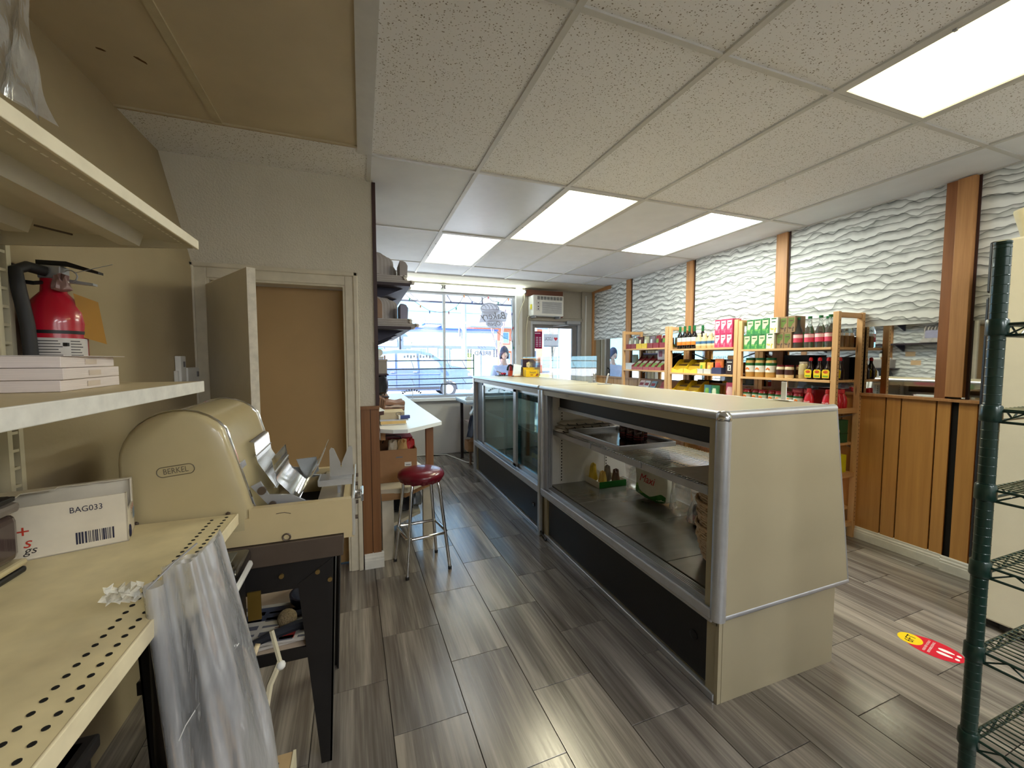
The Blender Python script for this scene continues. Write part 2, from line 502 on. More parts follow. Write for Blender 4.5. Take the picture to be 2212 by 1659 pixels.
class MB:
    def __init__(s):
        s.bm = bmesh.new()
    def box(s, a, b, bev=0.0, seg=2):
        c = [(x + y) / 2 for x, y in zip(a, b)]
        d = [abs(y - x) for x, y in zip(a, b)]
        return s.obox(c, d, None, bev, seg)
    def obox(s, c, d, rot=None, bev=0.0, seg=2):
        r = bmesh.ops.create_cube(s.bm, size=1.0)
        vs = r['verts']
        bmesh.ops.scale(s.bm, vec=d, verts=vs)
        if bev:
            es = list({e for v in vs for e in v.link_edges})
            q = bmesh.ops.bevel(s.bm, geom=es, offset=bev, segments=seg, profile=0.5, affect='EDGES')
            vs = list({v for f in q['faces'] for v in f.verts} | {v for v in vs if v.is_valid})
        if rot is not None:
            bmesh.ops.rotate(s.bm, cent=(0, 0, 0), matrix=rot, verts=vs)
        bmesh.ops.translate(s.bm, vec=c, verts=vs)
        return s
    def tube(s, pts, r, seg=8, closed=False, cap=True):
        pts = [Vector(p) for p in pts]
        n = len(pts)
        rs = r if isinstance(r, (list, tuple)) else [r] * n
        rings = []
        prev = None
        for i, p in enumerate(pts):
            if closed:
                t = (pts[(i + 1) % n] - pts[i - 1])
            else:
                t = pts[min(i + 1, n - 1)] - pts[max(i - 1, 0)]
            t.normalize()
            if prev is None:
                u = t.orthogonal().normalized()
            else:
                u = (prev - t * prev.dot(t))
                u = u.normalized() if u.length > 1e-6 else t.orthogonal().normalized()
            prev = u
            v = t.cross(u)
            rings.append([s.bm.verts.new(p + (u * math.cos(k * 2 * math.pi / seg) + v * math.sin(k * 2 * math.pi / seg)) * rs[i]) for k in range(seg)])
        m = n if closed else n - 1
        for i in range(m):
            a, b = rings[i], rings[(i + 1) % n]
            for k in range(seg):
                try:
                    s.bm.faces.new((a[k], a[(k + 1) % seg], b[(k + 1) % seg], b[k]))
                except ValueError:
                    pass
        if cap and not closed:
            s.bm.faces.new(list(reversed(rings[0])))
            s.bm.faces.new(rings[-1])
        return s
    def lathe(s, prof, c=(0, 0, 0), seg=20, sx=1.0, sy=1.0, cap=True):
        rings = []
        for r, z in prof:
            rings.append([s.bm.verts.new((c[0] + sx * r * math.cos(k * 2 * math.pi / seg), c[1] + sy * r * math.sin(k * 2 * math.pi / seg), c[2] + z)) for k in range(seg)])
        for a, b in zip(rings, rings[1:]):
            for k in range(seg):
                s.bm.faces.new((a[k], a[(k + 1) % seg], b[(k + 1) % seg], b[k]))
        if cap:
            s.bm.faces.new(list(reversed(rings[0])))
            s.bm.faces.new(rings[-1])
        return s
    def prism(s, poly, plane, lo, hi):
        def mk(p, q):
            return {'xy': (p[0], p[1], q), 'xz': (p[0], q, p[1]), 'yz': (q, p[0], p[1])}[plane]
        a = [s.bm.verts.new(mk(p, lo)) for p in poly]
        b = [s.bm.verts.new(mk(p, hi)) for p in poly]
        n = len(poly)
        s.bm.faces.new(a)
        s.bm.faces.new(list(reversed(b)))
        for i in range(n):
            s.bm.faces.new((a[i], b[i], b[(i + 1) % n], a[(i + 1) % n]))
        return s
    def hexa(s, p):
        """box from 8 corners: bottom 4 then top 4"""
        v = [s.bm.verts.new(q) for q in p]
        for f in ((0, 3, 2, 1), (4, 5, 6, 7), (0, 1, 5, 4), (1, 2, 6, 5), (2, 3, 7, 6), (3, 0, 4, 7)):
            s.bm.faces.new([v[i] for i in f])
        return s
    def grid(s, fn, nu, nv, wrap=False):
        vs = [[s.bm.verts.new(fn(i / nu, j / nv)) for j in range(nv + 1)] for i in range(nu if wrap else nu + 1)]
        for i in range(nu):
            a, b = vs[i], vs[(i + 1) % len(vs)]
            for j in range(nv):
                s.bm.faces.new((a[j], b[j], b[j + 1], a[j + 1]))
        return s
    def ball(s, c, r, sub=2, sc_=(1, 1, 1)):
        q = bmesh.ops.create_icosphere(s.bm, subdivisions=sub, radius=1.0)
        bmesh.ops.scale(s.bm, vec=[r * k for k in sc_], verts=q['verts'])
        bmesh.ops.translate(s.bm, vec=c, verts=q['verts'])
        return s
    def disc(s, c, r, n=(0, 0, 1), h=0.001, seg=20):
        n = Vector(n).normalized()
        c = Vector(c)
        return s.tube([c - n * h / 2, c + n * h / 2], r, seg)
    def build(s, name, mat, parent=None, smooth=False, loc=None, thick=0.0, recalc=True):
        me = bpy.data.meshes.new(name)
        if recalc:
            bmesh.ops.recalc_face_normals(s.bm, faces=s.bm.faces)
        if parent is not None:
            root = parent
            while root.parent is not None:
                root = root.parent
            o0 = Vector(root.location)
        elif loc is not None:
            o0 = Vector(loc)
        else:
            co = [v.co for v in s.bm.verts]
            o0 = Vector(((min(c.x for c in co) + max(c.x for c in co)) / 2, (min(c.y for c in co) + max(c.y for c in co)) / 2, min(c.z for c in co)))
        if o0.length:
            bmesh.ops.translate(s.bm, vec=-o0, verts=s.bm.verts)
        if smooth:
            for f in s.bm.faces:
                f.smooth = True
        s.bm.to_mesh(me)
        s.bm.free()
        if mat is not None:
            me.materials.append(M[mat] if isinstance(mat, str) else mat)
        o = bpy.data.objects.new(name, me)
        COL.objects.link(o)
        if parent is not None:
            o.parent = parent
        else:
            o.location = o0
        if smooth and smooth != 'all':
            bpy.context.view_layer.objects.active = None
            me.set_sharp_from_angle(angle=math.radians(40))
        if thick:
            md = o.modifiers.new('thickness', 'SOLIDIFY')
            md.thickness = thick
            md.offset = 0
        return o

def thing(name, label, cat, loc, group=None):
    o = bpy.data.objects.new(name, None)
    o.empty_display_size = 0.05
    COL.objects.link(o)
    o.location = loc
    o['label'] = label
    o['category'] = cat
    if group:
        o['group'] = group
    return o

def tag(o, label, cat, group=None):
    o['label'] = label
    o['category'] = cat
    if group:
        o['group'] = group
    return o

def struct(o):
    o['kind'] = 'structure'
    return o

def empty_struct(name, loc=(0, 0, 0)):
    o = bpy.data.objects.new(name, None)
    COL.objects.link(o)
    o.location = loc
    o['kind'] = 'structure'
    return o

def copy_tree(o, parent=None):
    c = o.copy()
    COL.objects.link(c)
    if parent is not None:
        c.parent = parent
    for ch in list(o.children):
        copy_tree(ch, c)
    return c

def box1(name, a, b, mat, parent=None, bev=0.0):
    return MB().box(a, b, bev).build(name, mat, parent)

def text(s, o, right, up, size, mat, parent, name='lettering', width=None, depth=0.0006, center=True, shear=0.0, spacing=1.0):
    cu = bpy.data.curves.new('t', 'FONT')
    cu.body = s
    cu.size = 1.0
    cu.shear = shear
    cu.space_character = spacing
    cu.resolution_u = 3
    cu.align_x = 'CENTER' if center else 'LEFT'
    cu.align_y = 'CENTER' if center else 'BOTTOM_BASELINE'
    ob = bpy.data.objects.new('t', cu)
    me = bpy.data.meshes.new_from_object(ob)
    bpy.data.objects.remove(ob)
    xs = [v.co.x for v in me.vertices] or [0, 1]
    k = size
    kx = size if width is None else width / max(1e-6, max(xs) - min(xs))
    r = Vector(right).normalized()
    u = Vector(up).normalized()
    n = r.cross(u)
    root = parent
    while root is not None and root.parent is not None:
        root = root.parent
    o0 = Vector(root.location) if root is not None else Vector((0, 0, 0))
    for v in me.vertices:
        v.co = Vector(o) + r * (v.co.x * kx) + u * (v.co.y * k) + n * depth - o0
    me.materials.append(M[mat] if isinstance(mat, str) else mat)
    me.name = name
    q = bpy.data.objects.new(name, me)
    COL.objects.link(q)
    if parent is not None:
        q.parent = parent
    return q

def rotz(a):
    return Matrix.Rotation(a, 3, 'Z')
ORD = ['first', 'second', 'third', 'fourth', 'fifth', 'sixth', 'seventh', 'eighth', 'ninth', 'tenth', 'eleventh', 'twelfth']
# ================================================================= FLOOR
floor = struct(box1('floor', (-1.25, -2.7, -0.08), (4.05, 6.56, -0.005), 'grout'))
fz = Vector(floor.location)
TW, TL, FR = 0.305, 0.6228, 0.0223
tb = MB()
tb.box((-TW / 2 + 0.0014, -TL / 2 + 0.0014, -0.0045), (TW / 2 - 0.0014, TL / 2 - 0.0014, 0.0), 0.0008, 1)
tile0 = tb.build('floor_tile', 'floor', loc=(0, 0, 0))
first = True
for i in range(-5, 14):
    for j in range(-12, 10):
        off = 0.5 if i % 2 else 0.0
        X = 0.125 + TW * (i + 0.5)
        Y = 3.472 - TL * (j + 0.5 + off)
        x = X * math.cos(FR) - Y * math.sin(FR)
        y = X * math.sin(FR) + Y * math.cos(FR)
        if not (-1.05 < x < 4.0 and -0.45 < y < 6.5):
            continue
        if y > 3.2 and x < 0.0:
            continue
        o = tile0 if first else tile0.copy()
        if not first:
            COL.objects.link(o)
        first = False
        o.parent = floor
        o.location = Vector((x, y, 0)) - fz
        o.rotation_euler = (0, 0, FR)

# ================================================================= CEILING
ZC = 2.733
ceiling = struct(box1('ceiling', (-1.25, -2.7, 2.765), (4.05, 6.56, 2.84), 'void'))
cz = Vector(ceiling.location)
GX = [0.069 + 0.668 * i for i in range(6)] + [3.89]
GY = [-2.681, -1.345, -0.009, 1.327, 2.663, 4.0, 5.32, 5.93]
SAG = {(1, 4): 0.012, (4, 5): 0.016}
LAMPS = {(3, 2), (2, 4), (4, 4), (1, 5), (3, 0), (4, 1), (1, 0)}
UNLIT = {(1, 4), (4, 5)}
def ctile(x0, x1, y0, y1, mat, sag=0.0, name='ceiling_tile'):
    g = 0.002
    b = MB()
    if sag:
        b.grid(lambda u, v: (x0 + g + (x1 - x0 - 2 * g) * u, y0 + g + (y1 - y0 - 2 * g) * v, ZC + 0.004 - sag * math.sin(math.pi * u) * math.sin(math.pi * v)), 8, 8)
    else:
        b.box((x0 + g, y0 + g, ZC + 0.003), (x1 - g, y1 - g, ZC + 0.018))
    o = b.build(name, mat, ceiling, smooth=bool(sag))
    # the origin of each tile sits at its own middle
    c = Vector(((x0 + x1) / 2, (y0 + y1) / 2, ZC)) - cz
    o.data.transform(Matrix.Translation(-c))
    o.location = c
    return o
M['lens_off'] = P('unlit_lamp_lens', (214, 218, 226), 0.3, var=0.02)
for i in range(6):
    for j in range(7):
        if (i, j) in LAMPS:
            continue
        x0, x1, y0, y1 = GX[i], GX[i + 1], GY[j], GY[j + 1]
        mat = 'lens_off' if (i, j) in UNLIT else ('speckle' if (j < 4 and i < 5) else 'smooth_tile')
        ctile(x0, x1, y0, y1, mat, SAG.get((i, j), 0.0), 'lamp_lens' if (i, j) in UNLIT else 'ceiling_tile')
hb = 0.0135
for x in GX[:-1]:
    box1('grid_bar', (x - hb, GY[0], ZC - 0.007), (x + hb, GY[-1], ZC + 0.004), 'tbar', ceiling)
for k, y in enumerate(GY):
    for i in range(6):
        box1('grid_bar', (GX[i] + hb, y - hb * 0.9, ZC - 0.006), (GX[i + 1] - hb, y + hb * 0.9, ZC + 0.004), 'tbar', ceiling)
box1('wall_angle', (3.878, GY[0], ZC - 0.004), (3.9, 5.9, ZC + 0.003), 'tbar', ceiling)
# plaster strip above the shop window
MB().hexa([(0.0, 5.94, 2.72), (3.9, 5.94, 2.72), (3.9, 6.42, 2.69), (0.0, 6.42, 2.69), (0.0, 5.94, 2.76), (3.9, 5.94, 2.76), (3.9, 6.42, 2.76), (0.0, 6.42, 2.76)]).build('plaster_strip', 'rough_wall', ceiling)
# left side: two big tan boards, an old bar between them, the speckled strip by the wall
MB().box((-1.2, -2.6, ZC + 0.002), (-0.665, 2.60, ZC + 0.02)).build('tan_board', 'tan_ceiling', ceiling)
MB().box((-0.66, -2.6, ZC + 0.002), (0.005, 2.60, ZC + 0.02)).build('tan_board', 'tan_ceiling', ceiling)
MB().hexa([(-0.69, 2.60, ZC - 0.006), (-0.655, 2.60, ZC - 0.006), (-0.60, -2.6, ZC - 0.006), (-0.64, -2.6, ZC - 0.006),
           (-0.69, 2.60, ZC + 0.004), (-0.655, 2.60, ZC + 0.004), (-0.60, -2.6, ZC + 0.004), (-0.64, -2.6, ZC + 0.004)]).build('tan_joint_bar', 'tan_bar', ceiling)
MB().box((0.0, -2.6, ZC - 0.009), (0.058, 2.66, ZC + 0.004)).build('edge_bar', 'tbar', ceiling)
MB().box((-1.1, 2.597, ZC - 0.004), (0.05, 2.609, ZC + 0.004)).build('dark_joint', 'post_dark', ceiling)
MB().box((-1.2, 2.61, ZC), (0.056, 3.06, ZC + 0.016)).build('speckled_strip', 'speckle', ceiling)
MB().box((-1.11, 2.585, ZC - 0.008), (0.05, 2.597, ZC + 0.004)).build('tan_joint_bar', 'tan_bar', ceiling)

# stains on the tan board
def stain(x, y, rx, ry, a):
    b = MB()
    n = 12
    p = []
    for k in range(n):
        t = 2 * math.pi * k / n
        q = 0.75 + 0.4 * R.random()
        u, v = rx * q * math.cos(t), ry * q * math.sin(t)
        p.append((x + u * math.cos(a) - v * math.sin(a), y + u * math.sin(a) + v * math.cos(a)))
    b.prism(p, 'xy', ZC + 0.001, ZC + 0.0022)
    b.build('chipped_paint_spot', C('chip_brown', (96, 70, 40), 0.9), ceiling)
stain(-0.95, 2.16, 0.018, 0.007, 0.4)
stain(-0.83, 2.18, 0.025, 0.007, 0.9)

# ceiling lamps
def troffer(i, j, label, mat):
    x0, x1, y0, y1 = GX[i] + hb, GX[i + 1] - hb, GY[j] + hb, GY[j + 1] - hb
    cx, cy = (x0 + x1) / 2, (y0 + y1) / 2
    t = thing('ceiling_lamp', label, 'ceiling lamp', (cx, cy, ZC - 0.004), 'recessed ceiling lamps')
    fr = MB()
    f = 0.022
    for a, b in (((x0, y0), (x1, y0 + f)), ((x0, y1 - f), (x1, y1)), ((x0, y0 + f), (x0 + f, y1 - f)), ((x1 - f, y0 + f), (x1, y1 - f))):
        fr.box((a[0], a[1], ZC - 0.006), (b[0], b[1], ZC + 0.006))
    fr.build('lamp_frame', 'tbar', t)
    # ribbed prismatic lens, sagging slightly
    n = 24
    b = MB()
    b.grid(lambda u, v: (x0 + f + (x1 - x0 - 2 * f) * u, y0 + f + (y1 - y0 - 2 * f) * v, ZC + 0.002 - 0.008 * math.sin(math.pi * u) * math.sin(math.pi * v)), n, 6)
    b.build('lens', mat, t, smooth=True)
    MB().box((x0, y0, ZC + 0.008), (x1, y1, ZC + 0.012)).build('housing', 'white', t)
    for s in (0.3, 0.7):
        MB().box((x0 + 0.004, y0 + (y1 - y0) * s - 0.006, ZC - 0.012), (x0 + 0.018, y0 + (y1 - y0) * s + 0.006, ZC - 0.005)).build('latch', 'alu_dull', t)
    return t
WARM = (1.0, 0.86, 0.46)
COOL = (0.96, 0.98, 1.0)
troffer(3, 2, 'long glowing yellowish ceiling lamp nearest the camera at upper right', lamp_mat('lens_warm', WARM, 0.55, (-0.12, 0.12), 0.17, 0.62))
troffer(2, 4, 'lit ceiling lamp with one warm and one cool tube over the aisle', lamp_mat('lens_mixed', (1.0, 0.93, 0.64), 3.4, (0.10,), 0.17, 0.09))
troffer(4, 4, 'lit cool white ceiling lamp nearest the wavy wallpaper wall', lamp_mat('lens_cool', (0.94, 1.0, 0.90), 4.2, (-0.10,), 0.22, 0.10))
troffer(1, 5, 'bluish ceiling lamp with a single bright tube, nearest the shop window', lamp_mat('lens_dim', (0.97, 1.0, 0.95), 0.8, (0.09,), 0.07, 0.22))
troffer(3, 0, 'added unseen fill lamp behind the camera over the back of the shop', lamp_mat('fill_lens_back', COOL, FILL_STRENGTH, (-0.14, 0.14), 0.16, 0.65))  # unseen lamp added behind the camera to brighten the foreground
troffer(1, 0, 'added unseen fill lamp behind the camera nearest the back wall', lamp_mat('fill_lens_aisle', COOL, FILL_STRENGTH, (-0.14, 0.14), 0.16, 0.65))  # also added out of view as fill light

troffer(4, 1, 'added unseen fill lamp behind the camera near the right wall', lamp_mat('fill_lens_right', COOL, FILL_STRENGTH, (-0.14, 0.14), 0.16, 0.65))  # third added fill lamp, unseen from the camera

# ================================================================= RIGHT WALL
wr = struct(box1('wall_right', (3.905, -2.7, 0), (4.05, 6.56, 2.8), 'grey_wall'))
WX = 3.9
def pane(name, y0, y1, z0, z1, mat, x=WX, d=0.006):
    return box1(name, (x - d, y0, z0), (x + 0.004, y1, z1), mat, wr)
# wallpaper (lower edge is a little uneven, as hung)
for y0, y1, zb in ((-2.0, 1.56, 1.765), (1.63, 2.88, 1.768), (2.88, 4.07, 1.78), (4.07, 5.32, 1.845), (5.32, 6.42, 1.848)):
    pane('wallpaper_panel', y0, y1, zb, 2.732, 'wallpaper')
    pane('mirror_panel', y0, y1, 1.225, zb, 'mirror', d=0.003)
# wooden posts
for y0, y1, m, x in ((2.824, 2.937, 'post_wood', 3.865), (4.015, 4.125, 'post_wood', 3.865), (5.268, 5.372, 'post_wood', 3.865), (6.33, 6.41, 'post_wood', 3.86)):
    box1('wood_post', (x, y0, 1.222), (3.9, y1, 2.728), m, wr, 0.002)
box1('wood_post', (3.862, 1.63, 1.222), (3.9, 1.69, 2.728), 'post_dark', wr, 0.002)
box1('wood_post', (3.85, 1.538, 1.24), (3.9, 1.628, 2.728), 'post_wood', wr, 0.002)
box1('wood_head_trim', (3.855, 5.82, 2.67), (3.9, 6.41, 2.722), M['post_wood'], wr, 0.002)
# thin dark strips that paint in the shadow beside the posts
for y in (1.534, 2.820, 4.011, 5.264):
    box1('painted_shadow_strip', (3.886, y - 0.010, 1.225), (3.9, y + 0.003, 2.73), 'dark_edge', wr)
# panelling below
ys = [1.602, 1.682, 1.887, 1.985, 2.195, 2.295, 2.505, 2.605, 2.815, 2.915, 3.125, 3.225, 3.435, 3.535, 3.745, 3.845, 4.055, 4.155, 4.365, 4.465,
      4.675, 4.775, 4.985, 5.085, 5.295, 5.395, 5.605, 5.705, 5.915, 6.015, 6.225, 6.40]
box1('panelling_backing', (3.897, -2.0, 0.0), (3.905, 6.41, 1.21), 'slot', wr)
for a, b in zip(ys, ys[1:]):
    box1('panelling_plank', (3.886, a + 0.004, 0.08), (3.9, b - 0.004, 1.205), 'plank', wr, 0.0015)
yy = [-1.0, -0.8, -0.6, -0.4, -0.2, 0.0, 0.2, 0.4, 0.6, 0.8, 1.0, 1.2, 1.36, 1.463, 1.561]
for a, b in zip(yy, yy[1:]):
    box1('panelling_plank', (3.868, a + 0.003, 0.10), (3.9, b - 0.003, 1.205), 'plank', wr, 0.0015)
box1('cap_rail', (3.855, 1.575, 1.205), (3.9, 6.40, 1.226), M['post_wood'], wr, 0.002)
box1('cap_rail', (3.84, -1.0, 1.205), (3.9, 1.60, 1.226), M['post_wood'], wr, 0.002)
def baseboard(name, x, y0, y1, z=0.105, parent=None):
    prof = [(x, 0.0), (x - 0.020, 0.0), (x - 0.020, z * 0.55), (x - 0.017, z * 0.60), (x - 0.017, z * 0.72), (x - 0.011, z * 0.80), (x - 0.010, z * 0.92), (x - 0.004, z), (x, z)]
    return struct(MB().prism(prof, 'xz', y0, y1).build(name, 'base_paint'))
baseboard('baseboard_right', 3.893, 1.61, 6.35)
baseboard('baseboard_right_near', 3.868, -1.0, 1.60)

# ================================================================= FRONT WALL with the shop window and the street door
wf = empty_struct('wall_front', (1.9, 6.45, 0))
def fw(name, a, b, m, bev=0.0):
    return box1(name, a, b, m, wf, bev)
fw('window_apron', (0.0, 6.41, 0), (2.44, 6.55, 0.86), 'white_wall')
fw('window_header', (0.0, 6.41, 2.56), (2.70, 6.55, 2.80), 'white_wall')
fw('white_reveal', (2.42, 6.36, 0.0), (2.53, 6.56, 2.70), 'white_wall')
fw('pillar', (2.53, 6.38, 0.0), (2.69, 6.56, 2.72), 'grey_wall')
fw('door_side_pier', (3.66, 6.36, 0.0), (3.92, 6.56, 2.80), 'grey_wall')
fw('over_door_panel', (2.69, 6.40, 2.16), (3.66, 6.56, 2.80), 'grey_wall')
fw('sill', (0.0, 6.30, 0.86), (2.44, 6.55, 0.905), 'white_top', 0.004)
for x0, x1 in ((0.05, 1.62), (1.625, 2.42)):
    fw('apron_panel', (x0, 6.395, 0.01), (x1, 6.41, 0.855), 'white_wall')
fw('transom_panel', (3.24, 6.385, 2.22), (3.62, 6.40, 2.66), 'grey_wall', 0.003)
fw('door_head_rail', (2.66, 6.36, 2.16), (3.68, 6.41, 2.215), 'grey_wall', 0.004)
fw('conduit', (3.72, 6.345, 0.0), (3.745, 6.36, 2.62), 'white_wall', 0.004)
# window
win = struct(thing('window_1', '', '', (1.23, 6.46, 0.9)))
del win['label'], win['category']
for a, b in (((0.0, 6.44, 0.905), (2.42, 6.48, 0.945)), ((0.0, 6.44, 2.52), (2.42, 6.48, 2.565)), ((2.38, 6.44, 0.945), (2.42, 6.48, 2.52)), ((1.215, 6.435, 0.945), (1.255, 6.485, 2.52))):
    box1('window_frame', a, b, 'alu_dull', win, 0.003)
box1('window_pane', (0.0, 6.458, 0.94), (1.216, 6.462, 2.525), 'window_glass', win)
box1('window_pane', (1.254, 6.458, 0.94), (2.384, 6.462, 2.525), 'window_glass', win)
# printed lettering on the glass, read from the street, so mirrored in here
M['decal_dark'] = P('dark_window_print', (70, 76, 92), 0.6)
M['decal_grey'] = P('frosted_window_print', (196, 204, 222), 0.6)
def wtext(s, x, z, size, width=None, mat='decal_dark', rot=0.0, shear=0.0, y=6.452):
    r = Vector((-math.cos(rot), 0, math.sin(rot)))
    u = Vector((math.sin(rot), 0, math.cos(rot)))
    return text(s, (x, y, z), r, u, size, mat, win, 'window_lettering', width, depth=0.0, shear=shear)
wtext('BREAD', 1.87, 1.605, 0.095, 0.27)
for s_, a_ in zip('BASKET OF', range(9)):
    t_ = (a_ - 4) / 4.0
    if s_ != ' ':
        wtext(s_, 0.52 - t_ * 0.20, 1.80 - 0.05 * t_ * t_, 0.055, None, 'decal_dark', rot=-0.35 * t_)
for s_, a_ in zip('OVEN FRESH', range(10)):
    pass
for xx in (1.645, 2.085):
    e = MB()
    for k in range(5):
        for sg in (-1, 1):
            c = Vector((xx + sg * 0.022, 6.452, 1.555 + k * 0.026))
            e.obox(c, (0.014, 0.0006, 0.026), Matrix.Rotation(sg * 0.6, 3, 'Y'))
    e.obox((xx, 6.452, 1.60), (0.004, 0.0006, 0.14))
    e.build('wheat_ear_print', 'decal_dark', win)
# fancy ring print above the wheat word
e = MB()
for k in range(3):
    pts = [(1.83 + k * 0.05 + 0.045 * math.cos(t * 0.35), 6.452, 1.74 + 0.05 * math.sin(t * 0.35)) for t in range(14)]
    e.tube(pts, 0.0025, 4)
e.build('curl_print', 'decal_dark', win)
e = MB()
for k in range(9):
    t_ = -1.0 + k * 0.25
    e.obox((0.72 + 0.16 * math.sin(t_), 6.452, 0.93 + 0.10 * math.cos(t_)), (0.022, 0.0006, 0.03), Matrix.Rotation(t_, 3, 'Y'))
e.build('curved_letter_print', 'decal_dark', win)
e = MB()
for k in range(10):
    e.obox((0.62 + k * 0.048, 6.452, 1.545 + 0.008 * (k % 2)), (0.026, 0.0006, 0.034 + 0.008 * (k % 3)))
e.build('faint_letter_print', 'decal_grey', win)
# bare tubes over the window
tl = thing('tube_lamp', 'long bare fluorescent tube lamp fixed over the shop window', 'tube lamp', (1.6, 6.38, 2.60))
box1('tube_batten', (0.3, 6.362, 2.615), (2.60, 6.395, 2.665), 'white', tl, 0.004)
M['tube'] = lamp_mat('glowing_tube', (0.90, 1.0, 0.93), TUBE)
for x0, x1 in ((0.32, 1.18), (1.24, 2.57)):
    MB().tube([(x0, 6.345, 2.622), (x1, 6.345, 2.622)], 0.019, 12).build('tube', 'tube', tl, True)
    for x in (x0 - 0.005, x1 + 0.005):
        box1('tube_holder', (x - 0.012, 6.33, 2.60), (x + 0.012, 6.37, 2.65), 'grey_panel', tl)
# the street door
dr = struct(thing('door_1', '', '', (3.18, 6.44, 0)))
del dr['label'], dr['category']
DA = 'alu_dull'
for a, b in (((2.69, 6.40, 0), (2.735, 6.47, 2.16)), ((3.60, 6.40, 0), (3.66, 6.47, 2.16)), ((2.735, 6.40, 2.10), (3.60, 6.47, 2.16))):
    box1('door_frame', a, b, DA, dr, 0.003)
for a, b in (((2.735, 6.42, 0.02), (2.785, 6.46, 2.10)), ((3.50, 6.42, 0.02), (3.595, 6.46, 2.10)), ((2.785, 6.42, 2.045), (3.50, 6.46, 2.10)), ((2.785, 6.42, 0.02), (3.50, 6.46, 0.22))):
    box1('door_rail', a, b, M['grey_panel'], dr, 0.003)
box1('door_pane', (2.785, 6.438, 0.22), (3.50, 6.442, 2.045), 'window_glass', dr)
MB().tube([(2.80, 6.37, 1.08), (3.48, 6.37, 1.08)], 0.014, 8).build('push_bar', 'alu', dr, True)
MB().tube([(3.55, 6.42, 1.35), (3.55, 6.36, 1.33), (3.55, 6.36, 1.15), (3.55, 6.42, 1.13)], 0.010, 8).build('door_pull', 'black', dr, True)
cl = MB().box((3.36, 6.33, 2.115), (3.62, 6.40, 2.175), 0.008)
cl.build('door_closer', M['alu_dull'], dr)
MB().tube([(3.40, 6.36, 2.10), (3.25, 6.30, 2.085), (3.12, 6.41, 2.08)], 0.008, 6).build('closer_arm', 'alu', dr)
# papers stuck on the door glass
def poster(name, x0, x1, z0, z1, mat, label, cat='poster', y=6.434):
    o = thing(name, label, cat, ((x0 + x1) / 2, y, (z0 + z1) / 2))
    box1('sheet', (x0, y - 0.001, z0), (x1, y, z1), mat, o)
    return o
a = poster('hours_sign', 2.735, 2.925, 1.69, 1.985, sheet_mat('maroon_paper', (176, 60, 110)), 'maroon opening hours sign on the left of the street door glass', 'sign')
e = MB()
for c_ in range(3):
    for r_ in range(6):
        e.box((2.752 + c_ * 0.058, 6.4315, 1.725 + r_ * 0.03), (2.790 + c_ * 0.058, 6.4325, 1.740 + r_ * 0.03))
e.build('hours_print', C('hours_lilac', (222, 200, 232), 0.6), a)
box1('title_print', (2.77, 6.4315, 1.945), (2.89, 6.4325, 1.96), C('hours_lilac', (222, 200, 232)), a)
a = poster('local_poster', 2.955, 3.235, 1.725, 1.945, sheet_mat('poster_white', (238, 240, 244)), 'white poster with a red heart on the street door glass')
text('LOCAL', (3.045, 6.4325, 1.86), (-1, 0, 0), (0, 0, 1), 0.085, C('poster_grey', (96, 96, 110)), a, width=0.145, depth=0)
h = []
for k in range(24):
    t = 2 * math.pi * k / 24
    h.append((3.185 + 0.0022 * 16 * math.sin(t) ** 3, 1.862 + 0.0022 * (13 * math.cos(t) - 5 * math.cos(2 * t) - 2 * math.cos(3 * t) - math.cos(4 * t))))
MB().prism(h, 'xz', 6.431, 6.4325).build('heart', C('heart_red', (238, 70, 84)), a)
box1('poster_band', (2.955, 6.4315, 1.725), (3.235, 6.4325, 1.742), C('band_blue', (170, 190, 226)), a)
# air conditioner in its wooden surround
ac = thing('air_conditioner', 'white window air conditioner in a wooden surround above the street door', 'air conditioner', (2.93, 6.3, 2.22))
ws = MB()
ws.box((2.60, 6.32, 2.565), (3.26, 6.41, 2.66))
ws.box((3.20, 6.32, 2.22), (3.26, 6.41, 2.565))
ws.build('wooden_surround', wood('reddish_surround', (110, 66, 48), (136, 86, 64), 'x'), ac)
box1('casing', (2.645, 6.17, 2.225), (3.20, 6.41, 2.56), 'white', ac, 0.012)
box1('intake_grille', (2.80, 6.163, 2.26), (3.165, 6.172, 2.455), C('ac_grey', (206, 208, 212)), ac, 0.004)
g = MB()
for k in range(12):
    g.box((2.81, 6.159, 2.268 + k * 0.0155), (3.155, 6.164, 2.274 + k * 0.0155))
g.build('grille_slats', C('ac_slat', (150, 152, 158)), ac)
v = MB()
for k in range(8):
    x = 2.72 + k * 0.058
    v.box((x, 6.163, 2.485), (x + 0.044, 6.172, 2.54))
v.build('outlet_vanes', C('ac_dark', (82, 84, 90)), ac)
v = MB()
for k in range(8):
    x = 2.72 + k * 0.058
    for q in range(3):
        v.obox((x + 0.022, 6.160, 2.495 + q * 0.018), (0.046, 0.006, 0.004), Matrix.Rotation(0.4, 3, 'X'))
v.build('outlet_blades', 'white', ac)
box1('control_panel', (2.70, 6.163, 2.30), (2.765, 6.170, 2.47), C('ac_panel', (214, 214, 214)), ac, 0.003)
for z in (2.33, 2.37, 2.43):
    MB().disc((2.732, 6.160, z), 0.009, (0, 1, 0), 0.006, 10).build('knob', 'black', ac)
box1('energy_tag', (2.636, 6.22, 2.33), (2.645, 6.28, 2.41), C('tag_yellow', (226, 214, 60)), ac)
for x in (2.68, 3.13):
    box1('support_bracket', (x, 6.20, 2.195), (x + 0.03, 6.40, 2.225), 'alu_dull', ac)
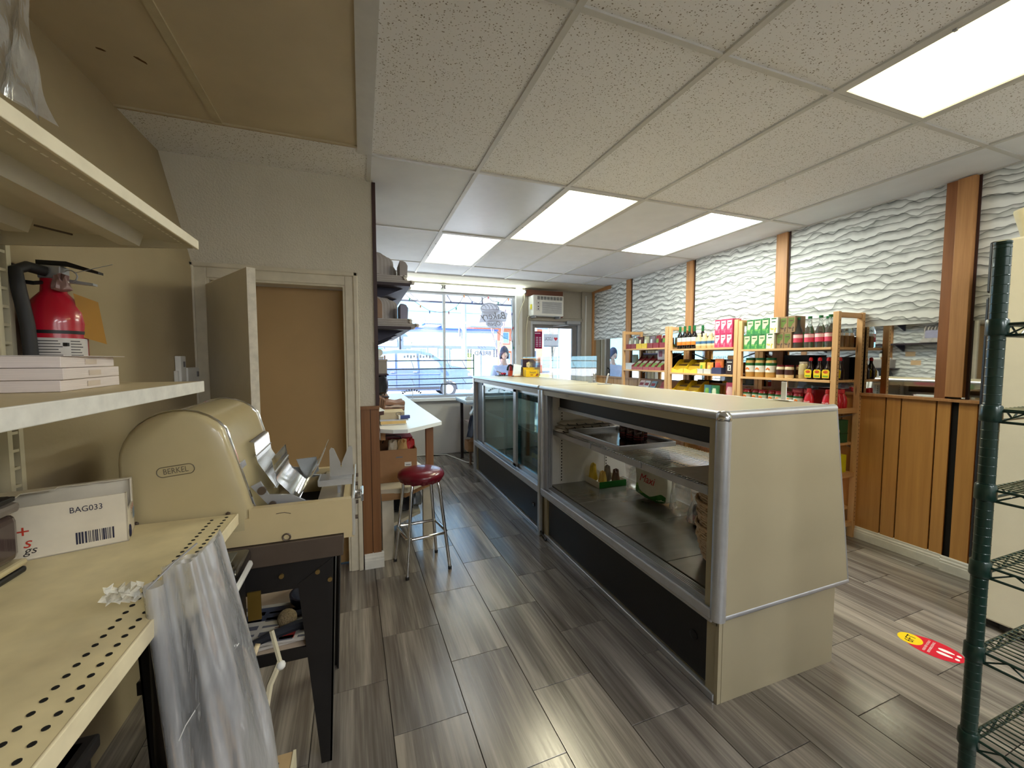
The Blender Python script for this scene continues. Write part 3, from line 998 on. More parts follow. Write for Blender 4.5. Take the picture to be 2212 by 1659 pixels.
MB().tube([(2.66, 6.33, 2.25), (2.62, 6.34, 2.21), (2.60, 6.36, 2.0), (2.60, 6.365, 1.3), (2.61, 6.365, 0.8)], 0.008, 6).build('power_cord', C('cord_cream', (206, 200, 176)), ac)
tag(MB().tube([(2.575, 6.37, 2.60), (2.57, 6.365, 2.50), (2.49, 6.35, 2.32), (2.445, 6.345, 2.15), (2.45, 6.345, 1.95), (2.47, 6.35, 1.75)], 0.006, 6).build('lamp_cord', C('cord_cream', (206, 200, 176)), None, True),
    'white cord hanging from the tube lamp down the pillar beside the window', 'cord')

# ================================================================= LEFT: the wall with the inner doors
wi = empty_struct('wall_inner', (-0.5, 3.1, 0))
def iw(name, a, b, m, bev=0.0):
    return box1(name, a, b, m, wi, bev)
iw('plaster_over_door', (-1.25, 3.05, 2.03), (0.095, 3.17, 2.80), 'rough_wall')
iw('plaster_left_pier', (-1.10, 3.05, 0), (-0.88, 3.17, 2.03), 'rough_wall')
iw('plaster_right_pier', (-0.10, 3.05, 0), (0.095, 3.17, 2.03), 'rough_wall')
struct(box1('trim_1', (0.088, 3.035, 1.165), (0.112, 3.19, 2.72), 'dark_edge'))
# door casing, stepped profile
def casing(p0, p1, z0, z1):
    b = MB()
    b.box((p0, 3.022, z0), (p1, 3.05, z1), 0.004)
    return b
case = empty_struct('trim_2', (-0.48, 3.03, 0))
casing(-0.955, -0.885, 0.0, 2.075).build('casing_board', 'trim_paint', case)
casing(-0.098, -0.025, 0.0, 2.075).build('casing_board', 'trim_paint', case)
casing(-0.885, -0.098, 2.005, 2.075).build('casing_board', 'trim_paint', case)
for a, b in (((-0.968, 3.008, 0), (-0.945, 3.05, 2.095)), ((-0.045, 3.008, 0), (-0.016, 3.05, 2.095)), ((-0.968, 3.008, 2.066), (-0.016, 3.05, 2.095))):
    box1('casing_bead', a, b, 'trim_paint', case, 0.006)
for a, b in (((-0.900, 3.03, 0), (-0.872, 3.20, 2.02)), ((-0.112, 3.03, 0), (-0.085, 3.20, 2.02)), ((-0.872, 3.03, 1.992), (-0.112, 3.20, 2.02))):
    box1('door_jamb', a, b, 'trim_paint', case, 0.002)
# tan door closed at the back of the opening
d2 = struct(thing('door_2', '', '', (-0.49, 3.17, 0)))
del d2['label'], d2['category']
box1('door_slab', (-0.87, 3.165, 0.01), (-0.114, 3.205, 1.99), 'door_tan', d2)
box1('strike_plate', (-0.118, 3.12, 1.36), (-0.112, 3.15, 1.43), 'brown_metal', d2)
# white hollow door standing open
d3 = struct(thing('door_3', '', '', (-0.875, 3.03, 0)))
del d3['label'], d3['category']
hx, hy, ex, ey = -0.868, 3.02, -0.515, 2.405
dv = Vector((ex - hx, ey - hy, 0))
ang = math.atan2(dv.y, dv.x)
L_ = dv.length
c_ = Vector((hx, hy, 0)) + dv / 2 + Vector((0.0, 0.0, 0.985))
MB().obox(c_, (L_, 0.040, 1.955), rotz(ang), 0.002).build('door_slab', 'door_paint', d3)
en = Vector((ex, ey, 0.985)) + dv.normalized() * 0.0015
MB().obox(en, (0.003, 0.040, 1.955), rotz(ang)).build('door_edge', P('chipped_door_edge', (214, 206, 188), 0.5, var=0.12, vs=30), d3)
nrm = Vector((math.sin(ang), -math.cos(ang), 0))
for z in (1.70, 0.35):
    hb_ = MB()
    hb_.obox((hx + 0.012, hy - 0.012, z), (0.012, 0.012, 0.10), rotz(ang))
    for q in (-0.03, 0.0, 0.03):
        hb_.tube([(hx + 0.01, hy - 0.02, z + q - 0.012), (hx + 0.01, hy - 0.02, z + q + 0.012)], 0.008, 8)
    hb_.build('hinge', 'trim_paint', d3)
for sg in (-1, 1):
    kp = Vector((ex, ey, 0.95)) - dv.normalized() * 0.065
    kn = MB().tube([kp + nrm * sg * 0.02, kp + nrm * sg * 0.045], 0.010, 8)
    kn.ball(kp + nrm * sg * 0.06, 0.026, 2)
    kn.build('door_knob', 'alu_dull', d3, True)
# panelling stub at the end of that wall
for x0, x1 in ((-0.012, 0.048), (0.052, 0.108)):
    iw('panelling_plank', (x0, 3.032, 0.10), (x1, 3.05, 1.150), 'plank_dark')
iw('panelling_gap', (-0.026, 3.04, 0.0), (0.108, 3.049, 1.15), 'dark_edge')
iw('panelling_return', (0.090, 3.05, 0.0), (0.110, 3.17, 1.15), 'plank_dark')
iw('panelling_cap', (-0.026, 3.018, 1.15), (0.112, 3.19, 1.172), 'plank_dark')
struct(MB().prism([(3.05, 0), (3.012, 0), (3.012, 0.06), (3.016, 0.065), (3.016, 0.078), (3.024, 0.088), (3.026, 0.10), (3.034, 0.108), (3.05, 0.108)], 'yz', -0.008, 0.125).build('baseboard_inner', 'base_paint'))
# left wall: upright below, leaning away above
wl = empty_struct('wall_left', (-1.0, 1.0, 0))
MB().prism([(-0.955, 0), (-1.2, 0), (-1.32, 2.80), (-1.118, 2.80), (-0.955, 2.05)], 'xz', -2.7, 3.06).build('plaster', 'beige_wall', wl)
# back of the shop, behind the camera
struct(box1('wall_back', (-1.3, -2.75, 0), (4.05, -2.62, 2.8), 'white_wall'))
# alcove wall behind the door wall
wa = struct(box1('wall_alcove', (-0.08, 3.17, 0), (0.055, 6.42, 2.8), 'white_wall'))
box1('wallpaper_panel', (0.055, 3.20, 1.2), (0.060, 6.40, 2.73), 'wallpaper', wa)
for y in (3.9, 5.2):
    box1('wood_post', (0.055, y, 1.2), (0.075, y + 0.1, 2.73), 'post_wood', wa, 0.002)
for k, (y, z) in enumerate(((3.62, 1.55), (3.55, 1.42))):
    tag(box1('paper_note', (0.060, y, z), (0.0615, y + 0.12, z + 0.07), C('note_tan', (214, 180, 140), 0.8)), ['small tan note taped to the alcove wallpaper, upper one', 'small tan note taped to the alcove wallpaper, lower one'][k], 'note')
# ================================================================= DISPLAY CASES
def case_shell(t, y0, y1, near):
    FX = 1.38
    # base cabinet
    box1('base', (1.44, y0 + 0.02, 0.0), (2.165, y1 - 0.01, 0.395), 'laminate', t)
    box1('kick_grille', (1.428, y0 + (0.085 if near else 0.09), 0.05), (1.442, y1 - 0.10, 0.345), 'black_mesh' if near else 'black', t)
    box1('kick_frame', (1.418, y0 + 0.02, 0.345), (1.44, y1 - 0.02, 0.392), C('kick_trim', (176, 172, 158), 0.4), t, 0.002)
    for ya, yb in ((y0 + 0.02, y0 + 0.08), (y1 - 0.075, y1 - 0.02)):
        box1('kick_frame', (1.420, ya, 0.0), (1.441, yb, 0.345), 'laminate', t, 0.002)
    box1('toe_strip', (1.412, y0 + 0.03, 0.0), (1.441, y1 - 0.03, 0.034), 'alu', t, 0.004)
    # bottom rail with sliding tracks
    box1('bottom_rail', (FX + 0.012, y0 + 0.02, 0.392), (1.47, y1 - 0.02, 0.425), 'alu_dull', t, 0.005)
    tr = MB()
    for k in range(5):
        x = 1.418 + k * 0.011
        tr.box((x, y0 + 0.03, 0.425), (x + 0.005, y1 - 0.03, 0.443))
    tr.build('sliding_track', 'alu', t)
    MB().box((FX + 0.002, y0 + 0.03, 0.384), (FX + 0.016, y1 - 0.02, 0.428), 0.005).build('front_bumper', C('bumper_blue', (196, 200, 210), 0.3, metal=0.5), t)
    box1('lower_bead', (FX + 0.008, y0 + 0.03, 0.366), (FX + 0.020, y1 - 0.02, 0.381), 'alu', t, 0.004)
    # top
    box1('top', (FX + 0.012, y0 + 0.012, 1.262), (2.088, y1 - 0.003, 1.285), 'laminate', t, 0.001)
    MB().tube([(FX + 0.014, y0 + 0.022, 1.268), (FX + 0.014, y1 - 0.002, 1.268)], 0.0185, 12).build('top_edge', 'alu', t, True)
    MB().tube([(2.09, y0 + 0.022, 1.270), (2.09, y1 - 0.002, 1.270)], 0.016, 12).build('top_edge', 'alu', t, True)
    box1('header_strip', (FX + 0.012, y0 + 0.03, 1.212), (1.415, y1 - 0.02, 1.262), 'laminate', t, 0.001)
    # ends
    prof = [(1.40, 0.398), (2.238, 0.410), (2.095, 1.272), (1.40, 1.272)]
    if near:
        MB().prism(prof, 'xz', y0, y0 + 0.03).build('end_panel', 'laminate', t)
    else:
        MB().prism(prof, 'xz', y0 + 0.004, y0 + 0.024).build('end_panel', 'white', t)
    MB().prism(prof, 'xz', y1 - 0.03, y1 - 0.006).build('end_panel', 'white', t)
    # customer side: slanted front glass and its lower ledge
    MB().hexa([(2.222, y0 + 0.03, 0.43), (2.228, y0 + 0.03, 0.43), (2.228, y1 - 0.03, 0.43), (2.222, y1 - 0.03, 0.43),
               (2.089, y0 + 0.03, 1.258), (2.095, y0 + 0.03, 1.258), (2.095, y1 - 0.03, 1.258), (2.089, y1 - 0.03, 1.258)]).build('front_glass', 'glass', t)
    box1('front_ledge', (2.14, y0 + 0.03, 0.395), (2.235, y1 - 0.03, 0.435), 'alu_dull', t)

t = thing('display_case', 'cream display case with open staff side and trays inside, nearest the camera', 'display case', (1.8, 2.17, 0))
case1 = t
Y0, Y1 = 1.26, 3.085
case_shell(t, Y0, Y1, True)
# aluminium edging round the near end
MB().tube([(1.412, Y0 + 0.016, 0.385), (1.412, Y0 + 0.016, 1.245)], 0.031, 14).build('corner_post', 'alu', t, True)
b = MB()
b.ball((1.412, Y0 + 0.016, 1.256), 0.033, 3, (1, 1, 0.95))
b.build('corner_cap', 'chrome', t, 'all')
MB().tube([(1.425, Y0 + 0.012, 1.268), (2.095, Y0 + 0.012, 1.272)], 0.0185, 12).build('top_edge', 'alu', t, True)
MB().tube([(2.098, Y0 + 0.012, 1.268), (2.242, Y0 + 0.012, 0.405)], 0.013, 10).build('rear_edge', 'alu_dull', t, True)
MB().tube([(1.412, Y0 + 0.008, 0.392), (2.242, Y0 + 0.008, 0.405)], 0.013, 10).build('lower_edge', 'alu_dull', t, True)
box1('inner_jamb', (1.40, Y0 + 0.045, 0.42), (1.43, Y0 + 0.075, 1.215), 'laminate', t)
box1('base_end_panel', (1.440, Y0 + 0.012, 0.0), (2.166, Y0 + 0.022, 0.392), 'laminate', t, 0.001)
box1('base_corner_strip', (1.418, Y0 + 0.012, 0.0), (1.438, Y0 + 0.03, 0.392), 'laminate', t, 0.001)
# far jamb with door channels
j = MB()
for k in range(3):
    j.box((1.405 + k * 0.022, Y1 - 0.10 + 0.01 * k, 0.43), (1.420 + k * 0.022, Y1 - 0.035, 1.22))
j.build('door_channel', 'alu_dull', t)
MB().box((1.385, Y1 - 0.05, 0.40), (1.412, Y1 - 0.008, 1.25), 0.006).build('far_post', 'alu', t)
# slotted shelf standards at the far end
for x in (1.56, 2.0):
    box1('slot_strip', (x, Y1 - 0.038, 0.46), (x + 0.022, Y1 - 0.030, 1.20), 'white', t)
    s = MB()
    for k in range(28):
        s.box((x + 0.007, Y1 - 0.0395, 0.475 + k * 0.026), (x + 0.015, Y1 - 0.0375, 0.487 + k * 0.026))
    s.build('slot_holes', 'slot', t)
# black mesh canopy inside under the top
MB().hexa([(1.515, Y0 + 0.06, 1.112), (1.53, Y0 + 0.06, 1.112), (1.53, 2.98, 1.112), (1.515, 2.98, 1.112), (1.515, Y0 + 0.06, 1.258), (1.53, Y0 + 0.06, 1.258), (1.53, 2.98, 1.258), (1.515, 2.98, 1.258)]).build('canopy_mesh', 'black_mesh', t)
box1('canopy_rail', (1.505, Y0 + 0.06, 1.090), (1.56, 2.98, 1.113), 'alu_dull', t)
box1('canopy_box', (1.53, Y0 + 0.06, 1.19), (1.70, 2.95, 1.258), 'white', t)
# deck made of four steel sheets
ys_ = [Y0 + 0.03, 1.66, 2.12, 2.58, Y1 - 0.03]
for a, b in zip(ys_, ys_[1:]):
    box1('deck_panel', (1.475, a + 0.0015, 0.428), (2.20, b - 0.0015, 0.448), 'steel_deck', t, 0.001)
box1('deck_under', (1.475, Y0 + 0.03, 0.415), (2.20, Y1 - 0.03, 0.430), C('deck_seam', (176, 170, 156)), t)
# middle shelf
box1('shelf_rail', (1.492, Y0 + 0.035, 0.872), (1.507, Y1 - 0.035, 0.908), C('shelf_grey', (168, 168, 172), 0.4), t)
box1('shelf_rail', (2.05, Y0 + 0.035, 0.884), (2.062, Y1 - 0.035, 0.904), 'alu_dull', t)
b = MB()
k = Y0 + 0.05
while k < Y1 - 0.05:
    b.tube([(1.500, k, 0.906), (1.507, k, 0.912), (2.056, k, 0.909)], 0.0028, 5)
    k += 0.0225
wd = b.build('wire_deck', 'chrome', t, True)
b = MB()
for x in (1.512, 1.69, 1.87, 2.052):
    b.tube([(x, Y0 + 0.05, 0.905), (x, Y1 - 0.05, 0.905)], 0.0035, 6)
b.build('wire_bearer', 'chrome', t, True)
for y in (1.9, 2.45, 1.42):
    box1('rail_clip', (1.486, y, 0.880), (1.492, y + 0.03, 0.912), 'alu_dull', t)
text('sereli', (1.3915, 2.62, 1.238), (0, -1, 0), (0, 0, 1), 0.022, 'grey_panel', t, name='scribble', shear=0.3, depth=0.0006)
MB().lathe([(0.022, 0), (0.022, 0.004), (0.014, 0.006)], (0, 0, 0), 16).build('x', 'black', None)
_d = bpy.data.objects['x']
_d.name = 'grille_plug'
_d.data.name = 'grille_plug'
_d.parent = t
_d.rotation_euler = (0, -math.pi / 2, 0)
_d.location = Vector((1.427, 1.42, 0.22)) - Vector(t.location)
# steel bracket upright on the customer edge of the top
tag(MB().box((2.045, 1.455, 1.289), (2.085, 1.54, 1.293)).box((2.068, 1.487, 1.293), (2.074, 1.515, 1.385), 0.002).build('glass_bracket', 'white', None),
    'small white steel bracket standing on the customer edge of the near display case', 'bracket')

# -------- second case with sliding glass doors
t = thing('glass_door_case', 'refrigerated display case with sliding glass doors near the shop window', 'display case', (1.8, 4.17, 0))
case2 = t
Y0, Y1 = 3.095, 5.25
case_shell(t, Y0, Y1, False)
MB().box((1.384, Y0 + 0.0, 0.0), (1.42, Y0 + 0.035, 1.25), 0.006).build('end_post', 'alu', t)
MB().box((1.384, Y1 - 0.035, 0.0), (1.42, Y1, 1.25), 0.006).build('end_post', 'alu', t)
box1('far_side_panel', (1.43, 4.90, 0.445), (1.445, 5.20, 1.21), C('warm_grey_panel', (108, 104, 108), 0.45), t)
def sdoor(name, ya, yb, x, label=None):
    r = MB()
    w_ = 0.045
    r.box((x - 0.012, ya, 0.445), (x + 0.012, ya + w_ * 1.6, 1.212)).box((x - 0.012, yb - w_, 0.445), (x + 0.012, yb, 1.212))
    r.box((x - 0.012, ya, 0.445), (x + 0.012, yb, 0.475)).box((x - 0.012, ya, 1.185), (x + 0.012, yb, 1.212))
    d = r.build(name, 'alu', t)
    MB().box((x - 0.003, ya + 0.05, 0.472), (x + 0.003, yb - 0.03, 1.188)).build('door_glass', 'green_glass', d)
    return d
sdoor('sliding_door', 3.70, 4.87, 1.415)
sdoor('sliding_door', 3.16, 4.15, 1.447)
box1('deck', (1.475, Y0 + 0.03, 0.428), (2.20, Y1 - 0.03, 0.448), 'steel_deck', t)
box1('shelf', (1.52, Y0 + 0.04, 0.80), (2.04, Y1 - 0.04, 0.812), 'glass', t)
box1('shelf_edge', (1.505, Y0 + 0.04, 0.795), (1.52, Y1 - 0.04, 0.822), 'white', t)
box1('evaporator_box', (1.60, Y0 + 0.05, 1.08), (2.04, 4.8, 1.25), 'black', t)
v = MB()
for k in range(14):
    v.box((1.594, 3.2 + k * 0.1, 1.10), (1.60, 3.25 + k * 0.1, 1.17))
v.build('vent_slots', 'grey_panel', t)
MB().tube([(1.424, 3.17, 0.30), (1.412, 3.165, 0.24), (1.412, 3.16, 0.12), (1.405, 3.13, 0.05), (1.40, 3.06, 0.03), (1.40, 2.98, 0.012)], 0.008, 8).build('power_cord', 'black', t, True)
MB().lathe([(0.018, 0), (0.018, 0.006)], (0, 0, 0), 14).build('x', 'black_gloss', None)
_d = bpy.data.objects['x']
_d.name = 'grille_plug.001'
_d.parent = t
_d.rotation_euler = (0, -math.pi / 2, 0)
_d.location = Vector((1.427, 3.30, 0.20)) - Vector(t.location)
# clear sneeze guard on the customer edge
sg_ = thing('sneeze_guard', 'clear acrylic screen standing on the glass door case', 'screen', (2.06, 4.2, 1.286))
box1('acrylic_sheet', (2.055, 3.30, 1.292), (2.061, 5.15, 1.535), 'acrylic', sg_)
for y in (3.32, 4.9):
    q = MB()
    q.tube([(2.048, y, 1.287), (2.048, y, 1.36)], 0.010, 10)
    q.ball((2.048, y, 1.305), 0.014, 2)
    q.ball((2.048, y, 1.36), 0.014, 2)
    q.box((2.0, y - 0.03, 1.286), (2.075, y + 0.03, 1.291))
    q.build('stand_off', 'alu_dull', sg_, True)
tag(MB().tube([(2.0, 3.05, 1.29), (2.02, 3.05, 1.36), (2.035, 3.06, 1.375)], 0.008, 8).box((1.93, 3.02, 1.286), (2.04, 3.08, 1.290)).build('rail_stub', 'alu_dull', None, True),
    'bent steel stub at the joint between the two display cases', 'bracket')

# -------- what lies on the second case
bx = thing('chocolate_carton', 'tall dark carton with a cream flower, at the back of the case top', 'carton', (2.03, 4.96, 1.286))
box1('carton_body', (1.965, 4.93, 1.286), (2.215, 4.99, 1.515), C('choc_dark', (48, 30, 46), 0.35), bx)
box1('carton_lid_edge', (1.963, 4.928, 1.508), (2.217, 4.992, 1.518), C('choc_gold', (206, 160, 90), 0.4), bx)
e = MB()
for k in range(5):
    a_ = k * 2 * math.pi / 5
    e.ball((2.045 + 0.018 * math.cos(a_), 4.9285, 1.435 + 0.022 * math.sin(a_)), 0.016, 1, (1, 0.06, 1.2))
e.build('flower_print', C('flower_cream', (226, 214, 176)), bx)
MB().prism([(2.11, 1.507), (2.215, 1.507), (2.215, 1.47), (2.16, 1.455)], 'xz', 4.9288, 4.9296).build('gold_print', C('choc_gold2', (170, 110, 60)), bx)
box1('blue_print', (2.12, 4.9288, 1.40), (2.20, 4.9296, 1.45), C('choc_blue', (50, 64, 120)), bx)
def ybox(name, label, x0, x1, y0, y1, z0, z1, tilt=0.0):
    o = thing(name, label, 'carton', ((x0 + x1) / 2, (y0 + y1) / 2, z0))
    b = MB()
    b.obox(((x0 + x1) / 2, (y0 + y1) / 2, (z0 + z1) / 2), (x1 - x0, y1 - y0, z1 - z0), rotz(tilt), 0.002, 1)
    b.build('carton_body', C('nes_yellow', (232, 190, 30), 0.4), o)
    return o
ybox('cocoa_carton', 'plain side of a yellow cocoa carton behind the lettered one', 1.925, 2.08, 4.80, 4.88, 1.286, 1.40)
o = ybox('cocoa_carton', 'small yellow cocoa carton with dark lettering at the front of the pile', 1.905, 2.085, 4.665, 4.735, 1.286, 1.375)
text('Nesquik', (1.995, 4.6645, 1.342), (1, 0, 0), (0, 0, 1), 0.034, C('nes_navy', (40, 40, 92)), o, width=0.082, depth=0.0005)
box1('brown_print', (1.965, 4.664, 1.307), (2.0, 4.6648, 1.315), C('nes_brown', (140, 60, 30)), o)
MB().prism([(2.03, 1.298), (2.058, 1.296), (2.08, 1.322), (2.05, 1.326)], 'xz', 4.664, 4.6648).build('bar_print', C('nes_brown', (140, 60, 30)), o)
ca = thing('card_display', 'white upright card in a leaning brown display stand on the case top', 'display stand', (1.83, 4.83, 1.286))
MB().obox((1.845, 4.82, 1.365), (0.105, 0.012, 0.15), Matrix.Rotation(0.2, 3, 'Y') @ Matrix.Rotation(-0.2, 3, 'X')).build('card', C('card_bluewhite', (206, 216, 226)), ca)
box1('stand_base', (1.785, 4.78, 1.286), (1.90, 4.87, 1.298), 'brown_card', ca)
MB().obox((1.90, 4.85, 1.35), (0.012, 0.07, 0.12), Matrix.Rotation(0.2, 3, 'Y')).build('stand_back', 'black', ca)
box1('card_strip', (1.79, 4.776, 1.298), (1.875, 4.781, 1.322), 'white', ca)
rb = thing('treat_box', 'red and brown snack box behind the leaning card', 'carton', (1.86, 5.05, 1.286))
box1('box_lower', (1.82, 5.03, 1.286), (1.875, 5.09, 1.355), C('treat_orange', (206, 76, 44)), rb)
box1('box_upper', (1.825, 5.035, 1.355), (1.885, 5.085, 1.425), C('treat_maroon', (140, 24, 34)), rb)
pk = thing('pink_tray', 'low tray of pink and red sweets at the far corner of the case top', 'tray', (1.77, 5.15, 1.286))
box1('tray_base', (1.68, 5.10, 1.286), (1.83, 5.21, 1.294), 'black', pk)
for k, (x, c) in enumerate(((1.76, (214, 60, 96)), (1.795, (180, 40, 70)), (1.735, (230, 190, 205)))):
    MB().ball((x, 5.14 + 0.012 * k, 1.312), 0.02, 2, (1, 1, 0.9)).build('sweet', C('sweet%d' % k, c), pk, True)
MB().obox((1.715, 5.16, 1.335), (0.07, 0.03, 0.015), Matrix.Rotation(0.35, 3, 'Y')).build('lid', C('lid_grey', (150, 140, 150)), pk)
tag(MB().tube([(1.815 + 0.04 * math.cos(a / 6 * math.pi), 4.985, 1.36 + 0.075 * math.sin(a / 6 * math.pi)) for a in range(7)], 0.012, 8).build('scale_arch', 'black', None, True),
    'black arched handle just behind the leaning card', 'handle')
sb = thing('slate_board', 'long grey printed board lying at the window end of the case', 'board', (2.17, 5.12, 1.287))
MB().obox((1.99, 5.20, 1.296), (0.17, 0.03, 0.02)).build('board', 'grey_panel', sb)

# -------- inside the near case
tr = thing('baking_tray', 'aluminium baking tray with rolled rim on the wire shelf', 'tray', (1.77, 2.58, 0.914))
box1('tray_floor', (1.545, 2.19, 0.915), (1.985, 2.86, 0.919), P('old_aluminium', (120, 118, 114), 0.16, 0.85, var=0.15, vs=6), tr)
b = MB()
for a, c in (((1.538, 2.183), (1.548, 2.867)), ((1.982, 2.183), (1.992, 2.867)), ((1.548, 2.183), (1.982, 2.193)), ((1.548, 2.857), (1.982, 2.867))):
    b.box((a[0], a[1], 0.915), (c[0], c[1], 0.942))
b.tube([(1.54, 2.186, 0.943), (1.99, 2.186, 0.943), (1.99, 2.864, 0.943), (1.54, 2.864, 0.943)], 0.005, 8, True)
b.build('tray_rim', 'alu', tr)
def can(x, y, lab):
    o = thing('drink_can', lab, 'can', (x, y, 0.9195), 'dark drink cans on the baking tray')
    z = 0.9195
    r = 0.034
    MB().lathe([(r * 0.78, 0), (r, 0.008), (r, 0.108), (r * 0.80, 0.122), (r * 0.80, 0.125), (r * 0.72, 0.122)], (x, y, z), 20).build('can_body', C('can_dark', (52, 14, 22), 0.25, metal=0.4), o, True)
    MB().lathe([(r * 0.86, 0.118), (r * 0.82, 0.1245), (r * 0.74, 0.1245)], (x, y, z), 20).build('can_rim', 'chrome', o, True)
    text('SHARK', (x - r * 0.62, y - r * 0.80, z + 0.075), (0.79, -0.61, 0.25), (-0.15, 0.1, 1), 0.021, C('can_silver', (186, 176, 176)), o, width=0.046, depth=0.001, shear=0.3)
    for dz, h in ((0.045, 0.004), (0.03, 0.002)):
        MB().lathe([(r * 1.006, dz), (r * 1.006, dz + h)], (x, y, z), 20, cap=False).build('print_band', C('can_red', (150, 26, 40)), o)
    return o
for k, (x, y) in enumerate(((1.805, 2.505), (1.80, 2.415), (1.795, 2.325))):
    can(x, y, 'dark drink can standing on the baking tray, %s' % ['farthest of the front three', 'middle of the front three', 'nearest of the front three'][k])
for k, (x, y) in enumerate(((1.90, 2.50), (1.895, 2.41))):
    can(x, y, 'dark drink can standing %s on the baking tray' % ['behind the farthest front can', 'behind the middle front can'][k])
pb = []
for k in range(3):
    z = 0.914 + k * 0.028
    pg = thing('paper_bag_bundle', ['lowest folded bundle of white paper bags at the far end of the wire shelf', 'middle folded bundle of white paper bags at the far end of the wire shelf', 'top folded bundle of white paper bags at the far end of the wire shelf'][k], 'bag bundle', (1.66, 2.96, z), 'folded paper bags in the near case')
    b = MB()
    x0 = 1.47 + 0.02 * k
    n = 16
    b.grid(lambda u, v: (x0 + 0.50 * u, 2.875 + 0.15 * v, z + 0.0255 * (1 if 0.02 < v < 0.98 and 0.02 < u < 0.98 else 0.35) + 0.003 * math.sin(23 * u + 3 * k)), n, 6)
    b.grid(lambda u, v: (x0 + 0.50 * u, 2.875 + 0.15 * v, z + 0.001), n, 6)
    b.build('paper', C('bag_white', (206, 200, 190), 0.8), pg, True)
    q = MB()
    for m_ in range(6):
        xx = x0 + 0.03 + m_ * 0.08
        q.obox((xx, 2.8745, z + 0.012), (0.024, 0.001, 0.006), Matrix.Rotation(0.6, 3, 'Y'))
    q.build('black_print', C('bag_print', (60, 58, 60)), pg)
tag(MB().hexa([(1.505, 1.30, 0.914), (2.04, 1.33, 0.914), (2.04, 1.68, 0.914), (1.53, 1.74, 0.914), (1.505, 1.30, 0.917), (2.04, 1.33, 0.917), (2.04, 1.68, 0.917), (1.53, 1.74, 0.917)]).build('cardboard_sheet', 'card', None),
    'flat grey cardboard sheet lying on the near end of the wire shelf', 'cardboard')
# baskets nested in a stack
def basket(z, dx, lab):
    cx, cy = 1.765 + dx, 1.505
    o = thing('wicker_basket', lab, 'basket', (cx, cy, z), 'wicker baskets stacked in the near case')
    rings = 9
    H_ = 0.125
    prof = lambda q: 0.135 + 0.045 * q ** 0.6
    b = MB()
    for k in range(rings):
        q = k / (rings - 1)
        r = prof(q)
        n = 44
        b.tube([(cx + 0.92 * (r + 0.003 * (1 if (m + k) % 2 else -1)) * math.cos(2 * math.pi * m / n), cy + 1.04 * (r + 0.003 * (1 if (m + k) % 2 else -1)) * math.sin(2 * math.pi * m / n), z + 0.008 + q * H_) for m in range(n)], 0.0066, 5, True)
    b.build('weave', C('wicker', (196, 168, 132), 0.7, var=0.15, vs=60), o, True)
    b = MB()
    for m in range(22):
        a_ = 2 * math.pi * (m + 0.5) / 22
        b.tube([(cx + 0.92 * prof(q) * math.cos(a_), cy + 1.04 * prof(q) * math.sin(a_), z + 0.005 + q * H_) for q in (0, 0.33, 0.66, 1.0)], 0.0042, 4)
    b.build('stakes', C('wicker2', (176, 146, 110), 0.7), o)
    b = MB()
    n = 60
    for s_ in (0, 1):
        b.tube([(cx + 0.92 * (prof(1) + 0.004) * math.cos(2 * math.pi * m / n), cy + 1.04 * (prof(1) + 0.004) * math.sin(2 * math.pi * m / n), z + H_ + 0.012 + 0.005 * math.sin(m * 1.05 + s_ * math.pi)) for m in range(n)], 0.007, 5, True)
    b.build('braided_rim', C('wicker', (196, 168, 132), 0.7), o, True)
    MB().lathe([(0.135, 0), (0.135, 0.006)], (cx, cy, z + 0.002), 28, 0.92, 1.04).build('basket_floor', C('wicker2', (176, 146, 110)), o)
    return o
for k in range(5):
    basket(0.4485 + k * 0.062, 0.004 * (-1) ** k, 'oval wicker basket, %s of the stack of five in the near case' % ['bottom one', 'second from the bottom', 'middle one', 'second from the top', 'top one'][k])
# bags of stock on the case floor
def blob(fn, name, mat, par, nu=18, nv=12):
    return MB().grid(fn, nu, nv, True).build(name, mat, par, True)
def sack(cx, cy, z, rx, ry, h, seed, top=0.55, wr=0.12):
    rr = random.Random(seed)
    ph = [rr.random() * 6.28 for _ in range(6)]
    def fn(u, v):
        a_ = 2 * math.pi * u
        r = (math.sin(math.pi * min(1, v * 1.15 + 0.0)) ** 0.35 if v < 0.87 else 0.0)
        r = (1 - (1 - top) * v) * min(1.0, (v * 7) ** 0.5) * (1 if v < 0.93 else max(0.0, (1 - v) / 0.07))
        k = 1 + wr * (math.sin(3 * a_ + ph[0] + 4 * v) + 0.6 * math.sin(7 * a_ + ph[1] - 6 * v) + 0.4 * math.sin(11 * a_ + ph[2])) * 0.5
        return (cx + rx * r * k * math.cos(a_), cy + ry * r * k * math.sin(a_), z + h * v + 0.012 * math.sin(5 * a_ + ph[3]) * v)
    return fn
cb = thing('snack_tray', 'white and green card tray of snack packets on the case floor', 'tray', (1.93, 2.93, 0.4485))
b = MB()
b.box((1.80, 2.82, 0.4485), (2.06, 3.04, 0.452)).box((1.80, 2.82, 0.452), (1.803, 3.04, 0.50)).box((2.057, 2.82, 0.452), (2.06, 3.04, 0.50)).box((1.803, 3.037, 0.452), (2.057, 3.04, 0.50))
b.build('card_tray', C('tray_white', (222, 218, 204)), cb)
box1('green_side', (1.80, 2.817, 0.449), (2.06, 2.82, 0.50), C('tray_green', (30, 120, 40)), cb)
for k, (x, y, c, h) in enumerate(((1.845, 2.99, (206, 176, 60), 0.16), (1.88, 2.90, (214, 176, 90), 0.11), (1.96, 2.95, (120, 110, 96), 0.14), (2.0, 2.88, (96, 70, 60), 0.12))):
    blob(sack(x, y, 0.452, 0.045, 0.035, h, 30 + k, 0.5), 'snack_packet', C('snack%d' % k, c, 0.3), cb)
